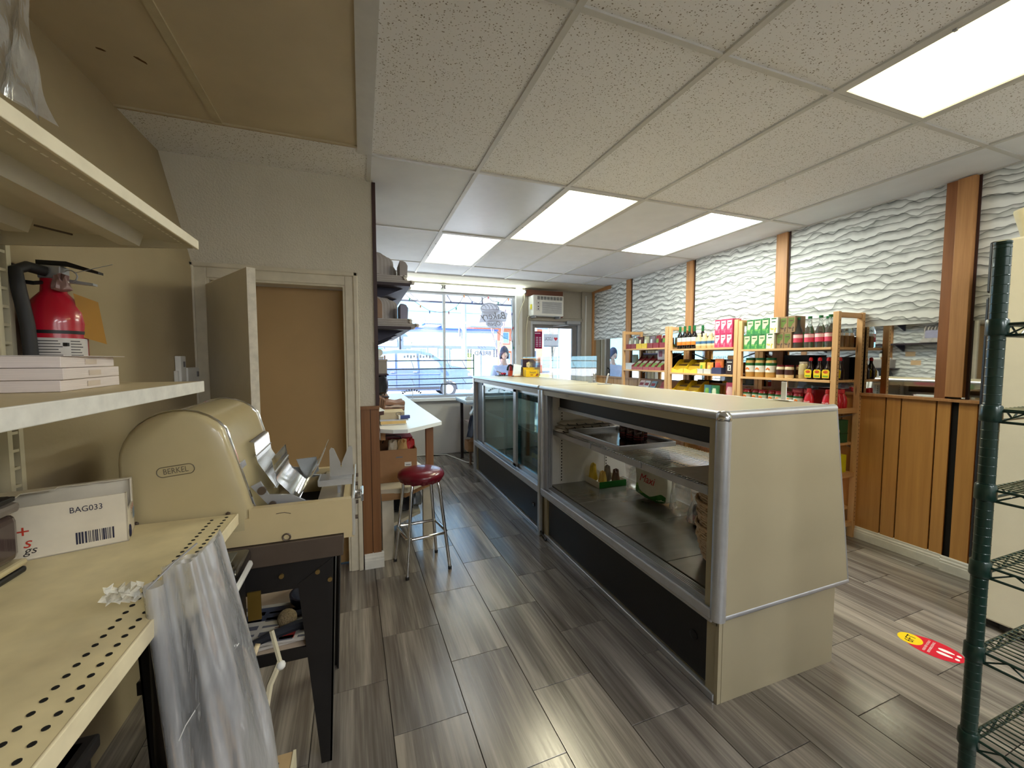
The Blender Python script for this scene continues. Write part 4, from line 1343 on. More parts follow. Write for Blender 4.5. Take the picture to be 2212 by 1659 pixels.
tag(blob(sack(2.07, 2.70, 0.4485, 0.10, 0.08, 0.19, 41, 0.4, 0.25), 'clear_bag', 'film_thin', None), 'crumpled empty clear bag between the snack tray and the white-green bag', 'plastic bag')
mx_ = thing('maxi_bag', 'big white and green shopping bag with red script on the case floor', 'bag', (2.03, 2.43, 0.4485))
def rbag(u, v):
    a_ = 2 * math.pi * u
    r = min(1.0, (v * 8) ** 0.5) * (1 if v < 0.95 else max(0, (1 - v) / 0.05))
    k = 1 + 0.05 * math.sin(4 * a_ + 5 * v) + 0.03 * math.sin(9 * a_)
    s_ = (abs(math.cos(a_)) ** 0.6) * (1 if math.cos(a_) > 0 else -1)
    s2 = (abs(math.sin(a_)) ** 0.6) * (1 if math.sin(a_) > 0 else -1)
    return (2.03 + 0.075 * r * k * s_, 2.43 + 0.17 * r * k * s2, 0.4485 + 0.32 * v)
MB().grid(rbag, 40, 14, True).build('bag_body', C('bag_offwhite', (224, 226, 212), 0.4), mx_, True)
def on_bag(a0, a1, z0, z1f):
    def fn(u, v):
        a_ = a0 + (a1 - a0) * u
        x, y, z = rbag(a_ / (2 * math.pi), z0 + (z1f(u) - z0) * v)
        return (2.03 + (x - 2.03) * 1.015, 2.43 + (y - 2.43) * 1.008, z)
    return fn
MB().grid(on_bag(math.pi * 0.62, math.pi * 1.38, 0.06, lambda u: 0.16 + 0.13 * abs(math.sin(5.0 * u + 0.5))), 30, 4).build('green_leaf_print', C('bag_green', (40, 110, 36), 0.4), mx_, True)
MB().grid(on_bag(math.pi * 0.66, math.pi * 0.98, 0.17, lambda u: 0.20 + 0.28 * math.sin(math.pi * u) ** 2 * (1 - u)), 20, 4).build('pale_leaf_print', C('bag_lime', (150, 190, 90), 0.4), mx_, True)
text('Maxi', (1.938, 2.41, 0.625), (0, -1, 0), (0, 0, 1), 0.085, C('maxi_red', (190, 26, 36)), mx_, shear=0.35, width=0.17, depth=0.001)
blob(sack(2.03, 2.36, 0.74, 0.05, 0.10, 0.10, 55, 0.5, 0.3), 'dark_green_top', C('bag_dkgreen', (30, 76, 34), 0.35), mx_)
tag(blob(sack(1.99, 2.12, 0.4485, 0.09, 0.085, 0.30, 61, 0.5, 0.22), 'clear_bag', 'film_thin', None), 'tall clear plastic bag right of the white-green shopping bag', 'plastic bag')
cp = thing('wrapped_can_pack', 'clear bag wrapped around dark red drink cans beside the baskets', 'can pack', (2.03, 1.93, 0.4485))
for k in range(4):
    x, y = 1.985 + 0.075 * (k % 2), 1.965 - 0.08 * (k // 2)
    MB().lathe([(0.026, 0), (0.033, 0.008), (0.033, 0.115), (0.026, 0.128)], (x, y, 0.45), 16).build('can', C('can_dark', (52, 14, 22)), cp, True)
    MB().lathe([(0.0335, 0.03), (0.0335, 0.07)], (x, y, 0.45), 16, cap=False).build('can_print', C('can_red', (150, 26, 40)), cp)
blob(sack(2.02, 1.925, 0.449, 0.13, 0.13, 0.20, 66, 0.6, 0.12), 'wrap', 'film_thin', cp)
# inside the glass door case
for k in range(8):
    y = 3.2 + 0.075 * k
    o = thing('water_bottle', '%s blue-capped water bottle from the near end inside the glass door case' % ORD[k].capitalize(), 'bottle', (1.62, y, 0.4485), 'water bottles in the glass door case')
    MB().lathe([(0.028, 0), (0.031, 0.01), (0.031, 0.17), (0.012, 0.215), (0.012, 0.225)], (1.62, y, 0.4485), 14).build('bottle_body', C('water_blue', (90, 130, 180), 0.1, trans=0.7), o, True)
    MB().lathe([(0.014, 0.225), (0.014, 0.245)], (1.62, y, 0.4485), 12).build('cap', C('cap_blue', (40, 70, 170)), o)
    MB().lathe([(0.0316, 0.07), (0.0316, 0.12)], (1.62, y, 0.4485), 14, cap=False).build('label', C('bottle_lbl', (214, 206, 120)), o)
cr = thing('teal_tub', 'open teal plastic tub behind the sliding glass door', 'tub', (1.75, 4.3, 0.4485))
MB().lathe([(0.13, 0), (0.15, 0.26), (0.158, 0.262), (0.158, 0.272), (0.146, 0.272), (0.125, 0.01)], (1.75, 4.3, 0.449), 28, 1, 1.7).build('tub_body', C('teal', (70, 116, 120), 0.35), cr, True)
MB().lathe([(0.160, 0.268), (0.164, 0.276), (0.160, 0.284)], (1.75, 4.3, 0.449), 28, 1, 1.7, cap=False).build('tub_rim', 'white', cr, True)
# ================================================================= LEFT: wall shelving
sh = thing('shelving_unit', 'cream steel wall shelving with slotted uprights and three shelves at the left', 'shelving unit', (-0.7, 0.9, 0))
for y in (1.56, 0.34):
    b = MB()
    b.box((-0.955, y - 0.028, 0.1), (-0.925, y - 0.012, 2.3)).box((-0.955, y + 0.012, 0.1), (-0.925, y + 0.028, 2.3))
    z = 0.12
    while z < 2.3:
        b.box((-0.955, y - 0.012, z), (-0.927, y + 0.012, z + 0.008))
        z += 0.0508
    b.build('slotted_upright', 'white_metal', sh)
    box1('upright_back', (-0.955, y - 0.012, 0.1), (-0.950, y + 0.012, 2.3), 'slot', sh)
# corrugated back panel between the uprights, near side
b = MB()
n = 40
b.grid(lambda u, v: (-0.948 + 0.006 * math.sin(u * 2 * math.pi * 10), 0.40 + 1.12 * u, 0.45 + 0.85 * v), 120, 1)
b.build('fluted_back', C('fluted', (184, 176, 150), 0.6), sh, True)
# upper shelf, seen from beneath
zt = 1.873
box1('shelf_deck', (-0.935, 0.0, zt - 0.008), (-0.482, 1.572, zt), 'white_metal', sh)
box1('shelf_lip', (-0.484, 0.0, zt - 0.026), (-0.476, 1.574, zt + 0.002), C('lip_cream', (240, 230, 200), 0.4), sh, 0.002)
box1('lip_return', (-0.56, 0.0, zt - 0.012), (-0.48, 1.57, zt - 0.008), 'white_metal', sh)
s = MB()
for k in range(60):
    y = 0.06 + k * 0.0254
    s.box((-0.520, y, zt - 0.0128), (-0.516, y + 0.014, zt - 0.0118))
s.build('price_slots', C('slot_pale', (250, 244, 226)), sh)
for x0, x1, y1 in ((-0.655, -0.585, 1.50), (-0.86, -0.79, 1.44)):
    MB().prism([(x0, zt - 0.008), (x0 + 0.012, zt - 0.045), (x1 - 0.012, zt - 0.045), (x1, zt - 0.008)], 'xz', 0.0, y1).build('shelf_stiffener', 'white_metal', sh)
MB().prism([(-0.935, zt - 0.055), (-0.70, zt - 0.040), (-0.49, zt - 0.024), (-0.484, zt - 0.008), (-0.935, zt - 0.008)], 'xz', 1.562, 1.572).build('shelf_bracket', 'white_metal', sh)
MB().tube([(-0.80, 1.46, zt - 0.02), (-0.76, 1.53, zt - 0.02)], 0.003, 6).build('retaining_rod', 'brown_metal', sh)
# middle shelf, a thick painted board
zm = 1.431
MB().box((-0.935, 0.0, zm - 0.033), (-0.482, 1.572, zm), 0.003).build('board_shelf', C('board_cream', (206, 190, 152), 0.5, var=0.05), sh)
box1('board_edge', (-0.485, 0.0, zm - 0.034), (-0.478, 1.574, zm + 0.001), P('chipped_white_edge', (226, 224, 214), 0.5, var=0.09, vs=26), sh, 0.002)
# big bottom deck with two rows of holes near the edge
zd = 0.985
box1('deck', (-0.935, 0.0, zd - 0.034), (-0.402, 1.570, zd), 'deck_metal', sh)
box1('deck_lip', (-0.404, 0.0, zd - 0.036), (-0.398, 1.571, zd + 0.001), C('deck_edge', (226, 214, 180), 0.45, var=0.08), sh, 0.002)
for row, x in enumerate((-0.425, -0.462)):
    s = MB()
    for k in range(50):
        y = 0.30 + k * 0.0508 * 0.5 * 2 * 0.5 + row * 0.0127
        if y > 1.55:
            break
        s.disc((x, y, zd + 0.0006), 0.0048, (0, 0, 1), 0.001, 10)
    s.build('row_of_holes', 'slot', sh)
# base: dark space with a low perforated base deck
zb = 0.30
box1('base_deck', (-0.935, 0.0, zb - 0.03), (-0.22, 1.34, zb), C('base_tan', (176, 150, 112), 0.6), sh)
box1('base_lip', (-0.222, 0.0, zb - 0.055), (-0.214, 1.342, zb + 0.002), 'white_metal', sh)
s = MB()
for k in range(14):
    s.disc((-0.26, 0.98 + k * 0.0254, zb + 0.0006), 0.005, (0, 0, 1), 0.001, 10)
s.build('row_of_holes', 'slot', sh)
box1('orange_ticket', (-0.36, 1.24, zb + 0.001), (-0.30, 1.335, zb + 0.002), C('ticket_orange', (196, 96, 40)), sh)
MB().box((-0.94, 0.0, zb), (-0.93, 1.34, zd - 0.04)).build('dark_back', 'slot', sh)
# dark tubs standing in the shadow under the deck
for k, (x, y, h) in enumerate(((-0.72, 0.92, 0.42), (-0.70, 0.62, 0.45))):
    o = thing('storage_crate', ['black storage crate in the shadow under the big shelf, rear one', 'black storage crate in the shadow under the big shelf, front one'][k], 'crate', (x, y, zb))
    b = MB()
    b.box((x - 0.18, y - 0.13, zb), (x + 0.18, y + 0.13, zb + h), 0.01)
    b.build('crate_body', 'black', o)
    MB().box((x - 0.19, y - 0.14, zb + h - 0.03), (x + 0.19, y + 0.14, zb + h), 0.006).build('crate_rim', 'black_metal', o)

# paper pads on the middle shelf
for k in range(3):
    z = zm + 0.0005 + k * 0.0255
    dx = (0.0, 0.004, -0.010)[k]
    o = thing('paper_ream', ['bottom ream of white paper on the middle wall shelf', 'middle ream of white paper on the middle wall shelf', 'top ream of white paper on the middle wall shelf'][k], 'paper ream', (-0.72, 1.30, z), 'paper reams on the wall shelf')
    # a stack seen on its corner
    c, a_ = Vector((-0.722 + dx, 1.275 - dx, z + 0.0125)), 0.085 + 0.02 * k
    MB().obox(c, (0.215, 0.28, 0.0245), rotz(a_), 0.001, 1).build('sheets', P('ream_paper%d' % k, (222, 212, 208), 0.85, var=0.10, vs=9, stretch=(1, 1, 60)), o)
    if k == 2:
        MB().obox(c + Vector((0.012, 0.012, 0.0135)), (0.215, 0.285, 0.0012), rotz(a_ - 0.06)).build('top_sheet', 'paper', o)
    for sx in (-1, 1):
        MB().obox(c + rotz(a_) @ Vector((sx * 0.1085, 0.0, 0.0)), (0.001, 0.06, 0.012), rotz(a_)).build('edge_stain', C('ream_edge%d' % k, (204, 190, 176), 0.9), o)
# fire extinguisher on the wall
fx, fy = -0.882, 1.672
o = thing('fire_extinguisher', 'red fire extinguisher hanging on the left wall above the paper reams', 'fire extinguisher', (fx, fy, 1.36))
MB().lathe([(0.050, 0), (0.067, 0.012), (0.069, 0.25), (0.064, 0.285), (0.050, 0.32), (0.030, 0.345), (0.028, 0.365), (0.028, 0.385)], (fx, fy, 1.36), 32).build('cylinder', 'ext_red', o, True)
MB().lathe([(0.0695, 0.218), (0.0695, 0.228)], (fx, fy, 1.36), 32, cap=False).build('black_band', 'black', o, True)
b = MB()
b.grid(lambda u, v: (fx + 0.0699 * math.cos(-2.2 + 2.3 * u), fy + 0.0699 * math.sin(-2.2 + 2.3 * u), 1.40 + 0.165 * v), 20, 1)
lb = b.build('label', C('ext_label', (204, 200, 196), 0.4), o, True)
q = MB()
for k in range(18):
    z = 1.41 + k * 0.0085
    for (u0, u1) in ((0.06, 0.55), (0.66, 0.86)):
        a0, a1 = -2.2 + 2.3 * u0, -2.2 + 2.3 * (u1 - 0.08 * ((k * 7) % 3) / 3)
        n_ = 5
        for m in range(n_):
            p0, p1 = a0 + (a1 - a0) * m / n_, a0 + (a1 - a0) * (m + 1) / n_
            q.hexa([(fx + rr * math.cos(p), fy + rr * math.sin(p), zz) for zz in (z, z + 0.0028) for (rr, p) in ((0.0700, p0), (0.0705, p0), (0.0705, p1), (0.0700, p1))])
q.build('label_print', C('ext_print', (70, 66, 68)), lb)
for k in range(4):
    z = 1.415 + k * 0.042
    a_ = -2.2 + 2.3 * 0.60
    box1('step_square', (fx + 0.0702 * math.cos(a_) - 0.005, fy + 0.0702 * math.sin(a_) - 0.006, z), (fx + 0.0702 * math.cos(a_) + 0.005, fy + 0.0702 * math.sin(a_) + 0.004, z + 0.010), 'black', lb)
box1('valve', (fx - 0.025, fy - 0.022, 1.745), (fx + 0.03, fy + 0.022, 1.785), 'alu_dull', o, 0.004)
MB().prism([(fx - 0.03, 1.785), (fx - 0.03, 1.800), (fx + 0.04, 1.800), (fx + 0.115, 1.775), (fx + 0.115, 1.767), (fx + 0.03, 1.788)], 'xz', fy - 0.014, fy + 0.014).build('top_lever', 'black', o)
MB().prism([(fx - 0.01, 1.752), (fx + 0.03, 1.748), (fx + 0.10, 1.738), (fx + 0.10, 1.731), (fx + 0.02, 1.738)], 'xz', fy - 0.012, fy + 0.012).build('carry_handle', 'alu_dull', o)
MB().tube([(fx - 0.005, fy - 0.02, 1.765), (fx - 0.03, fy - 0.05, 1.772), (fx - 0.035, fy - 0.085, 1.755), (fx - 0.025, fy - 0.094, 1.70), (fx - 0.012, fy - 0.094, 1.60), (fx - 0.008, fy - 0.091, 1.45), (fx - 0.008, fy - 0.088, 1.37)], 0.0155, 12).build('hose', C('hose', (44, 44, 46), 0.6), o, True)
b = MB()
b.tube([(fx + 0.05 + 0.018 * math.cos(a / 10 * 6.283), fy - 0.02, 1.755 + 0.018 * math.sin(a / 10 * 6.283)) for a in range(10)], 0.002, 5, True)
b.tube([(fx + 0.06, fy - 0.02, 1.765), (fx + 0.15, fy - 0.01, 1.80)], 0.0012, 4)
b.build('pull_pin', 'alu_dull', o)
blob(sack(fx + 0.035, fy - 0.03, 1.705, 0.022, 0.02, 0.045, 3, 0.7, 0.3), 'seal_bag', C('seal', (150, 120, 116), 0.3), o)
MB().grid(lambda u, v: (fx + 0.050 + 0.038 * u + 0.016 * v, fy - 0.010 + 0.045 * u, 1.705 - 0.135 * v - 0.02 * u), 4, 6).build('inspection_tag', C('tag_amber', (160, 112, 14), 0.45), o, True)
box1('wall_bracket', (-0.955, fy - 0.09, 1.72), (-0.945, fy - 0.03, 1.78), 'black', o)
MB().tube([(-0.95, fy - 0.06, 1.73), (-0.90, fy - 0.05, 1.725), (fx - 0.01, fy - 0.01, 1.735)], 0.006, 6).build('hanging_hook', 'black', o)
MB().disc((-0.943, fy - 0.06, 1.755), 0.007, (1, 0, 0), 0.004, 10).build('screw', 'chrome', o)
# switch boxes on the wall
o = thing('switch_box', 'white wall switch box with a conduit stub beside the inner door', 'switch', (-0.94, 2.88, 1.36))
box1('box_body', (-0.953, 2.80, 1.36), (-0.925, 2.97, 1.455), 'white', o, 0.004)
box1('rocker', (-0.925, 2.93, 1.40), (-0.920, 2.95, 1.43), 'grey_panel', o)
box1('conduit_stub', (-0.953, 2.71, 1.38), (-0.925, 2.78, 1.52), 'white', o, 0.004)
box1('indicator', (-0.925, 2.74, 1.46), (-0.922, 2.76, 1.49), 'grey_panel', o)
box1('plate', (-0.953, 2.69, 1.36), (-0.935, 2.80, 1.44), 'white', o, 0.003)

# ---- cream carton printed BAG033
o = thing('bag_carton', 'white torn-open carton printed BAG033 on the big shelf', 'carton', (-0.80, 1.42, zd))
ang2 = 0.30
cc = Vector((-0.80, 1.455, zd))
def bp_(lx, ly, lz):
    return cc + rotz(ang2) @ Vector((lx, ly, 0)) + Vector((0, 0, lz))
W_, D_, H2 = 0.31, 0.13, 0.155
tH = 0.0035
walls = MB()
def slab(b, p, q, z0, z1):
    d = (Vector(q) - Vector(p))
    n_ = Vector((-d.y, d.x, 0)).normalized() * tH
    pts = [bp_(p[0], p[1], z0), bp_(q[0], q[1], z0), bp_(q[0], q[1], z0) + rotz(ang2) @ n_, bp_(p[0], p[1], z0) + rotz(ang2) @ n_]
    b.hexa(pts + [x + Vector((0, 0, z1 - z0)) for x in pts])
x0, x1, y0, y1 = -W_ / 2, W_ / 2, -D_ / 2, D_ / 2
slab(walls, (x0, y0), (x1, y0), 0, H2 * 0.90)
slab(walls, (x1, y1), (x0, y1), 0, H2)
slab(walls, (x0, y1), (x0, y0), 0, H2)
slab(walls, (x1, y0), (x1, y1), 0, H2 * 0.55)
slab(walls, (x1, y0), (x1, y0 + 0.012), H2 * 0.55, H2 * 0.9)
slab(walls, (x1, y1 - 0.022), (x1, y1), H2 * 0.55, H2)
f_ = [bp_(x0, y0, 0), bp_(x1, y0, 0), bp_(x1, y1, 0), bp_(x0, y1, 0)]
walls.hexa(f_ + [p + Vector((0, 0, 0.003)) for p in f_])
walls.build('carton_walls', C('carton_white', (222, 214, 196), 0.7), o)
# what is left of the lid: ragged flap at the back and over the left half
fl = MB()
for k in range(10):
    u0, u1 = x0 + W_ * k / 10, x0 + W_ * (k + 1) / 10
    d0 = (0.10 if k < 3 else (0.03 if k < 5 else 0.012)) + 0.008 * ((k * 13) % 5) / 5
    q = [bp_(u0, y1 - d0, H2 - 0.002), bp_(u1, y1 - d0, H2 - 0.002), bp_(u1, y1, H2 - 0.002), bp_(u0, y1, H2 - 0.002)]
    fl.hexa(q + [p + Vector((0, 0, 0.003)) for p in q])
fl.build('torn_lid', C('carton_white2', (214, 206, 186), 0.7), o)
blob(lambda u, v: tuple(bp_(0.02 + 0.11 * math.cos(6.2832 * u) * math.sin(math.pi * v), 0.045 * math.sin(6.2832 * u) * math.sin(math.pi * v), 0.05 + 0.05 * (1 - math.cos(math.pi * v)) / 2)), 'dark_bags', C('dark_film', (30, 26, 26), 0.25), o)
rv, uv = rotz(ang2) @ Vector((1, 0, 0)), Vector((0, 0, 1))
dn = rotz(ang2) @ Vector((0, -1, 0))
def ct(s_, lx, lz, size, mat, width=None, **k):
    return text(s_, bp_(lx, y0, lz), rv, uv, size, mat, o, width=width, depth=0.0008, **k)
ct('BAG033', 0.075, 0.112, 0.022, C('ink_navy', (34, 36, 64)), 0.062)
ct('+', -0.04, 0.075, 0.045, C('ink_red', (196, 60, 40)))
ct('s', -0.035, 0.046, 0.04, C('ink_red', (196, 60, 40)), shear=0.3)
ct('gs', -0.03, 0.026, 0.028, C('ink_black', (40, 34, 36)), shear=0.3)
q = MB()
xx = 0.052
rr_ = random.Random(5)
while xx < 0.125:
    wd_ = rr_.choice((0.0012, 0.0022, 0.0035))
    p = [bp_(xx, y0 - 0.0004, 0.018), bp_(xx + wd_, y0 - 0.0004, 0.018), bp_(xx + wd_, y0 - 0.0010, 0.018), bp_(xx, y0 - 0.0010, 0.018)]
    q.hexa(p + [a + Vector((0, 0, 0.032)) for a in p])
    xx += wd_ + rr_.choice((0.0012, 0.002, 0.003))
q.build('barcode', C('ink_navy', (34, 36, 64)), o)
ev = rotz(ang2) @ Vector((0, 1, 0))
text('5 LBS', bp_(x1, 0.022, 0.075), ev, uv, 0.022, C('ink_red', (196, 60, 40)), o, depth=0.0008, width=0.05)
text('Poly Bags', bp_(x1, 0.025, 0.058), ev, uv, 0.012, C('ink_grey', (110, 104, 100)), o, depth=0.0008, width=0.045)
tb_ = bp_(x1, -0.04, 0.022)
MB().tube([tb_ + ev * 0.012 * math.cos(a / 14 * 6.283) + uv * 0.016 * math.sin(a / 14 * 6.283) + rv * 0.001 for a in range(14)], 0.0022, 5, True).build('seal_print', C('ink_navy', (34, 36, 64)), o)
p_ = [bp_(x1 + 0.0005, y1 - 0.030, 0.035), bp_(x1 + 0.0011, y1 - 0.030, 0.035), bp_(x1 + 0.0011, y1 - 0.002, 0.035), bp_(x1 + 0.0005, y1 - 0.002, 0.035)]
MB().hexa(p_ + [a + Vector((0, 0, 0.03)) for a in p_]).build('blue_print', C('ink_blue', (130, 150, 170)), o)

# ---- smoky appliance with a black lid
o = thing('bread_bin_appliance', 'smoky brown plastic container with black lid at the left end of the big shelf', 'container', (-0.90, 1.20, zd))
cx_, cy_ = -0.862, 1.185
MB().box((cx_ - 0.065, cy_ - 0.13, zd + 0.034), (cx_ + 0.080, cy_ + 0.13, zd + 0.150), 0.02, 3).build('smoky_body', C('smoky', (66, 52, 50), 0.15, coat=0.4), o)
MB().box((cx_ - 0.067, cy_ - 0.132, zd + 0.150), (cx_ + 0.083, cy_ + 0.132, zd + 0.176), 0.010, 2).build('grey_collar', C('collar', (112, 104, 98), 0.35), o)
MB().box((cx_ - 0.064, cy_ - 0.128, zd + 0.176), (cx_ + 0.080, cy_ + 0.128, zd + 0.192), 0.012, 2).build('black_lid', 'black', o)
MB().box((cx_ - 0.067, cy_ - 0.134, zd + 0.018), (cx_ + 0.088, cy_ + 0.134, zd + 0.034), 0.007, 2).build('cream_base_ring', 'cream', o)
MB().box((cx_ - 0.067, cy_ - 0.130, zd + 0.0), (cx_ + 0.086, cy_ + 0.132, zd + 0.016), 0.006, 2).build('black_foot', 'black', o)

# ---- hanging bundle of clear poly bags
o = thing('poly_bag_bundle', 'long bundle of clear poly bags hanging over the front edge of the big shelf', 'bag bundle', (-0.34, 1.0, 0.30))
def bundle(off, w0, w1):
    def fn(u, v):
        # u across the bundle, v from the top down
        z = 1.112 - 0.80 * v - 0.045 * (1 - u) * (1 - v)
        cx = -0.352 + 0.085 * v + 0.012 * math.sin(2.4 * v)
        cy = 1.045 - 0.06 * v
        wd = (w0 + (w1 - w0) * min(1.0, v * 1.9))
        bulge = math.sin(math.pi * u) * (0.030 + 0.020 * min(1, 3 * v))
        wr_ = 0.004 * math.sin(17 * u + 5 * v + off) * (0.4 + 0.6 * math.sin(math.pi * v)) + 0.0025 * math.sin(31 * u - 9 * v + 2 * off)
        a_ = (u - 0.5) * wd
        dirx, diry = 0.90, 0.43
        return (cx + a_ * dirx + (bulge + wr_ + off * 0.012) * 0.43, cy + a_ * diry - (bulge + wr_ + off * 0.012) * 0.90, z + 0.004 * math.sin(9 * u + off))
    return fn
for k in range(3):
    MB().grid(bundle(k - 1, 0.105, 0.165), 34, 40).build('bag_layer', 'film', o, True)
# rolled left edge of the bundle
b = MB()
b.grid(lambda u, v: (-0.404 + 0.075 * v + 0.018 * math.cos(6.2832 * u), 1.000 - 0.06 * v + 0.018 * math.sin(6.2832 * u), 1.045 - 0.74 * v), 14, 24, True)
b.build('rolled_edge', 'film', o, True)
# twisted ear and gathered neck
MB().grid(lambda u, v: (-0.425 - 0.035 * u + 0.006 * math.sin(20 * u + 9 * v), 1.0 - 0.05 * u + 0.008 * math.sin(14 * v), 1.035 + 0.025 * u + 0.03 * (v - 0.5) + 0.006 * math.sin(25 * u)), 12, 6).build('twisted_ear', P('crinkled_film', (226, 224, 214), 0.12, var=0.2, vs=60, bmp=0.5, alpha=0.65), o, True)
MB().tube([(-0.410, 0.985, 1.045), (-0.37, 1.0, 1.085), (-0.335, 1.02, 1.112)], 0.0022, 6).build('wicket_wire', 'alu', o, True)
b = MB()
b.tube([(-0.380, 0.960, 0.69), (-0.35, 0.962, 0.76), (-0.30, 0.985, 0.835), (-0.265, 1.01, 0.88)], 0.0012, 4)
b.build('crease_line', 'white', o)

# ---- clear bag drooping over the upper shelf
o = thing('draped_plastic_bag', 'crumpled clear plastic bag drooping off the upper wall shelf at top left', 'plastic bag', (-0.5, 0.85, 1.90))
def drape(k):
    def fn(u, v):
        y = 0.70 + 0.245 * u - 0.012 * v
        x = -0.500 - 0.03 * k + 0.016 * math.sin(9 * u + 4 * v + k * 2) * (0.4 + v) + 0.02 * v + 0.0025 * math.sin(15 * u + 9 * v) + 0.002 * math.sin(19 * v - 12 * u)
        z = 2.22 - (0.30 + 0.03 * u) * v + 0.006 * math.sin(9 * u + k)
        return (x, y, z)
    return fn
for k in range(2):
    MB().grid(drape(k), 40, 34).build('bag_layer', 'film_mid', o, True)
blob(sack(-0.56, 0.76, 1.876, 0.10, 0.10, 0.26, 14, 0.6, 0.3), 'bag_gather', 'film_thin', o)
MB().obox((-0.52, 0.80, 2.175), (0.05, 0.06, 0.02), rotz(0.6), 0.004).build('dark_clip', C('clip_navy', (22, 24, 40)), o)

# ================================================================= BREAD SLICER
SY0, SY1 = 1.585, 2.105
o = thing('bread_slicer', 'vintage cream bread slicer with a domed hood and chrome fingers, lettered BERKEL', 'bread slicer', (-0.4, 1.85, 0.87))
slicer = o
# hood profile in X-Z
hp = []
cxh, rh, zc_ = -0.565, 0.158, 1.175
hp.append((-0.722, 0.88))
for k in range(13):
    a_ = math.pi - math.pi * 0.80 * k / 12
    hp.append((cxh + rh * math.cos(a_), zc_ + rh * math.sin(a_)))
hp.append((-0.415, 1.185))
hp.append((-0.385, 1.07))
hp.append((-0.362, 0.985))
hp.append((-0.362, 0.88))
b = MB()
b.prism(hp, 'xz', SY0 + 0.035, SY1 - 0.035)
b.build('hood', 'cream', o, True)
def dome(yrim, ydir, name):
    c = Vector((sum(p[0] for p in hp) / len(hp), 0, sum(p[1] for p in hp) / len(hp)))
    b = MB()
    rings = []
    for q, d in ((1.0, 0.0), (0.985, 0.016), (0.95, 0.028), (0.88, 0.035), (0.55, 0.038)):
        rings.append([b.bm.verts.new((c.x + (p[0] - c.x) * q, yrim + ydir * d, c.z + (p[1] - c.z) * q)) for p in hp])
    n = len(hp)
    for r0, r1 in zip(rings, rings[1:]):
        for k in range(n):
            b.bm.faces.new((r0[k], r0[(k + 1) % n], r1[(k + 1) % n], r1[k]))
    b.bm.faces.new(rings[-1])
    b.build(name, 'cream', o, True)
    MB().tube([(p[0] + 0.001, yrim, p[1] + 0.001) for p in hp[:-1]], 0.0042, 6).build('chrome_bead', 'chrome', o, True)
dome(SY0 + 0.035, -1, 'side_cover')
dome(SY1 - 0.035, 1, 'side_cover')
# badge
yb_ = SY0 - 0.0035
text('BERKEL', (-0.567, yb_, 1.145), (1, 0, 0.10), (-0.10, 0, 1), 0.026, C('badge_grey', (104, 96, 78), 0.4), o, width=0.066, depth=0.0012)
pts = []
for k in range(20):
    a_ = 2 * math.pi * k / 20
    pts.append((-0.567 + 0.034 * (1 if math.cos(a_) > 0 else -1) + 0.016 * math.cos(a_), yb_, 1.145 + 0.016 * math.sin(a_) + 0.1 * (0.034 * (1 if math.cos(a_) > 0 else -1))))
MB().tube(pts, 0.0013, 5, True).build('badge_outline', C('badge_grey', (104, 96, 78)), o)
# tray body: two side cheeks, front plate, floor pit
cheek = [(-0.72, 0.865), (-0.045, 0.865), (-0.045, 0.990), (-0.372, 0.990), (-0.372, 0.958), (-0.72, 0.958)]
MB().prism(cheek, 'xz', SY0, SY0 + 0.03).build('side_cheek', 'cream_old', o)
MB().prism(cheek, 'xz', SY1 - 0.03, SY1).build('side_cheek', 'cream_old', o)
box1('front_plate', (-0.075, SY0 + 0.03, 0.865), (-0.045, SY1 - 0.03, 0.985), 'cream_old', o)
box1('front_trim', (-0.046, SY0, 0.850), (-0.036, SY1, 0.992), C('pale_trim', (206, 204, 196), 0.3, metal=0.5), o, 0.002)
box1('pit_floor', (-0.38, SY0 + 0.03, 0.872), (-0.075, SY1 - 0.03, 0.885), 'slot', o)
box1('slide_plate', (-0.165, SY0 + 0.03, 0.965), (-0.075, SY1 - 0.03, 0.975), C('slide_grey', (178, 172, 158), 0.3, metal=0.4), o)
box1('under_lip', (-0.075, SY0 + 0.002, 0.845), (-0.040, SY1 - 0.002, 0.868), 'cream_old', o)
for y in (1.68, 1.86, 2.0):
    MB().disc((-0.032, y, 0.965), 0.008, (1, 0, 0), 0.012, 10).build('bolt', 'brown_metal', o)
    MB().disc((-0.032, y, 0.885), 0.008, (1, 0, 0), 0.012, 10).build('bolt', 'brown_metal', o)
kn = MB()
kn.tube([(-0.036, 1.78, 0.935), (-0.014, 1.78, 0.935)], 0.010, 8).tube([(-0.036, 1.84, 0.935), (-0.014, 1.84, 0.935)], 0.010, 8)
kn.box((-0.016, 1.755, 0.918), (-0.004, 1.865, 0.952), 0.004)
kn.build('chrome_latch', 'chrome', o)
MB().tube([(-0.26 + 0.012 * math.cos(a / 12 * 6.283), SY0 - 0.002, 0.878 + 0.012 * math.sin(a / 12 * 6.283)) for a in range(12)], 0.003, 5, True).build('lock_ring', 'brown_metal', o)
MB().tube([(-0.29, SY0 - 0.001, 0.965), (-0.265, SY0 - 0.001, 0.967), (-0.245, SY0 - 0.001, 0.960)], 0.0012, 4).build('scratch', 'brown_metal', o)
for x in (-0.675, -0.43):
    MB().ball((x, SY0 - 0.005, 0.985), 0.008, 1).build('cover_screw', 'brown_metal', o)
for y in (SY0 + 0.06, SY1 - 0.10):
    MB().obox((-0.398, y, 1.135), (0.006, 0.055, 0.020), Matrix.Rotation(-0.25, 3, 'Y')).build('hood_clip', 'alu', o)
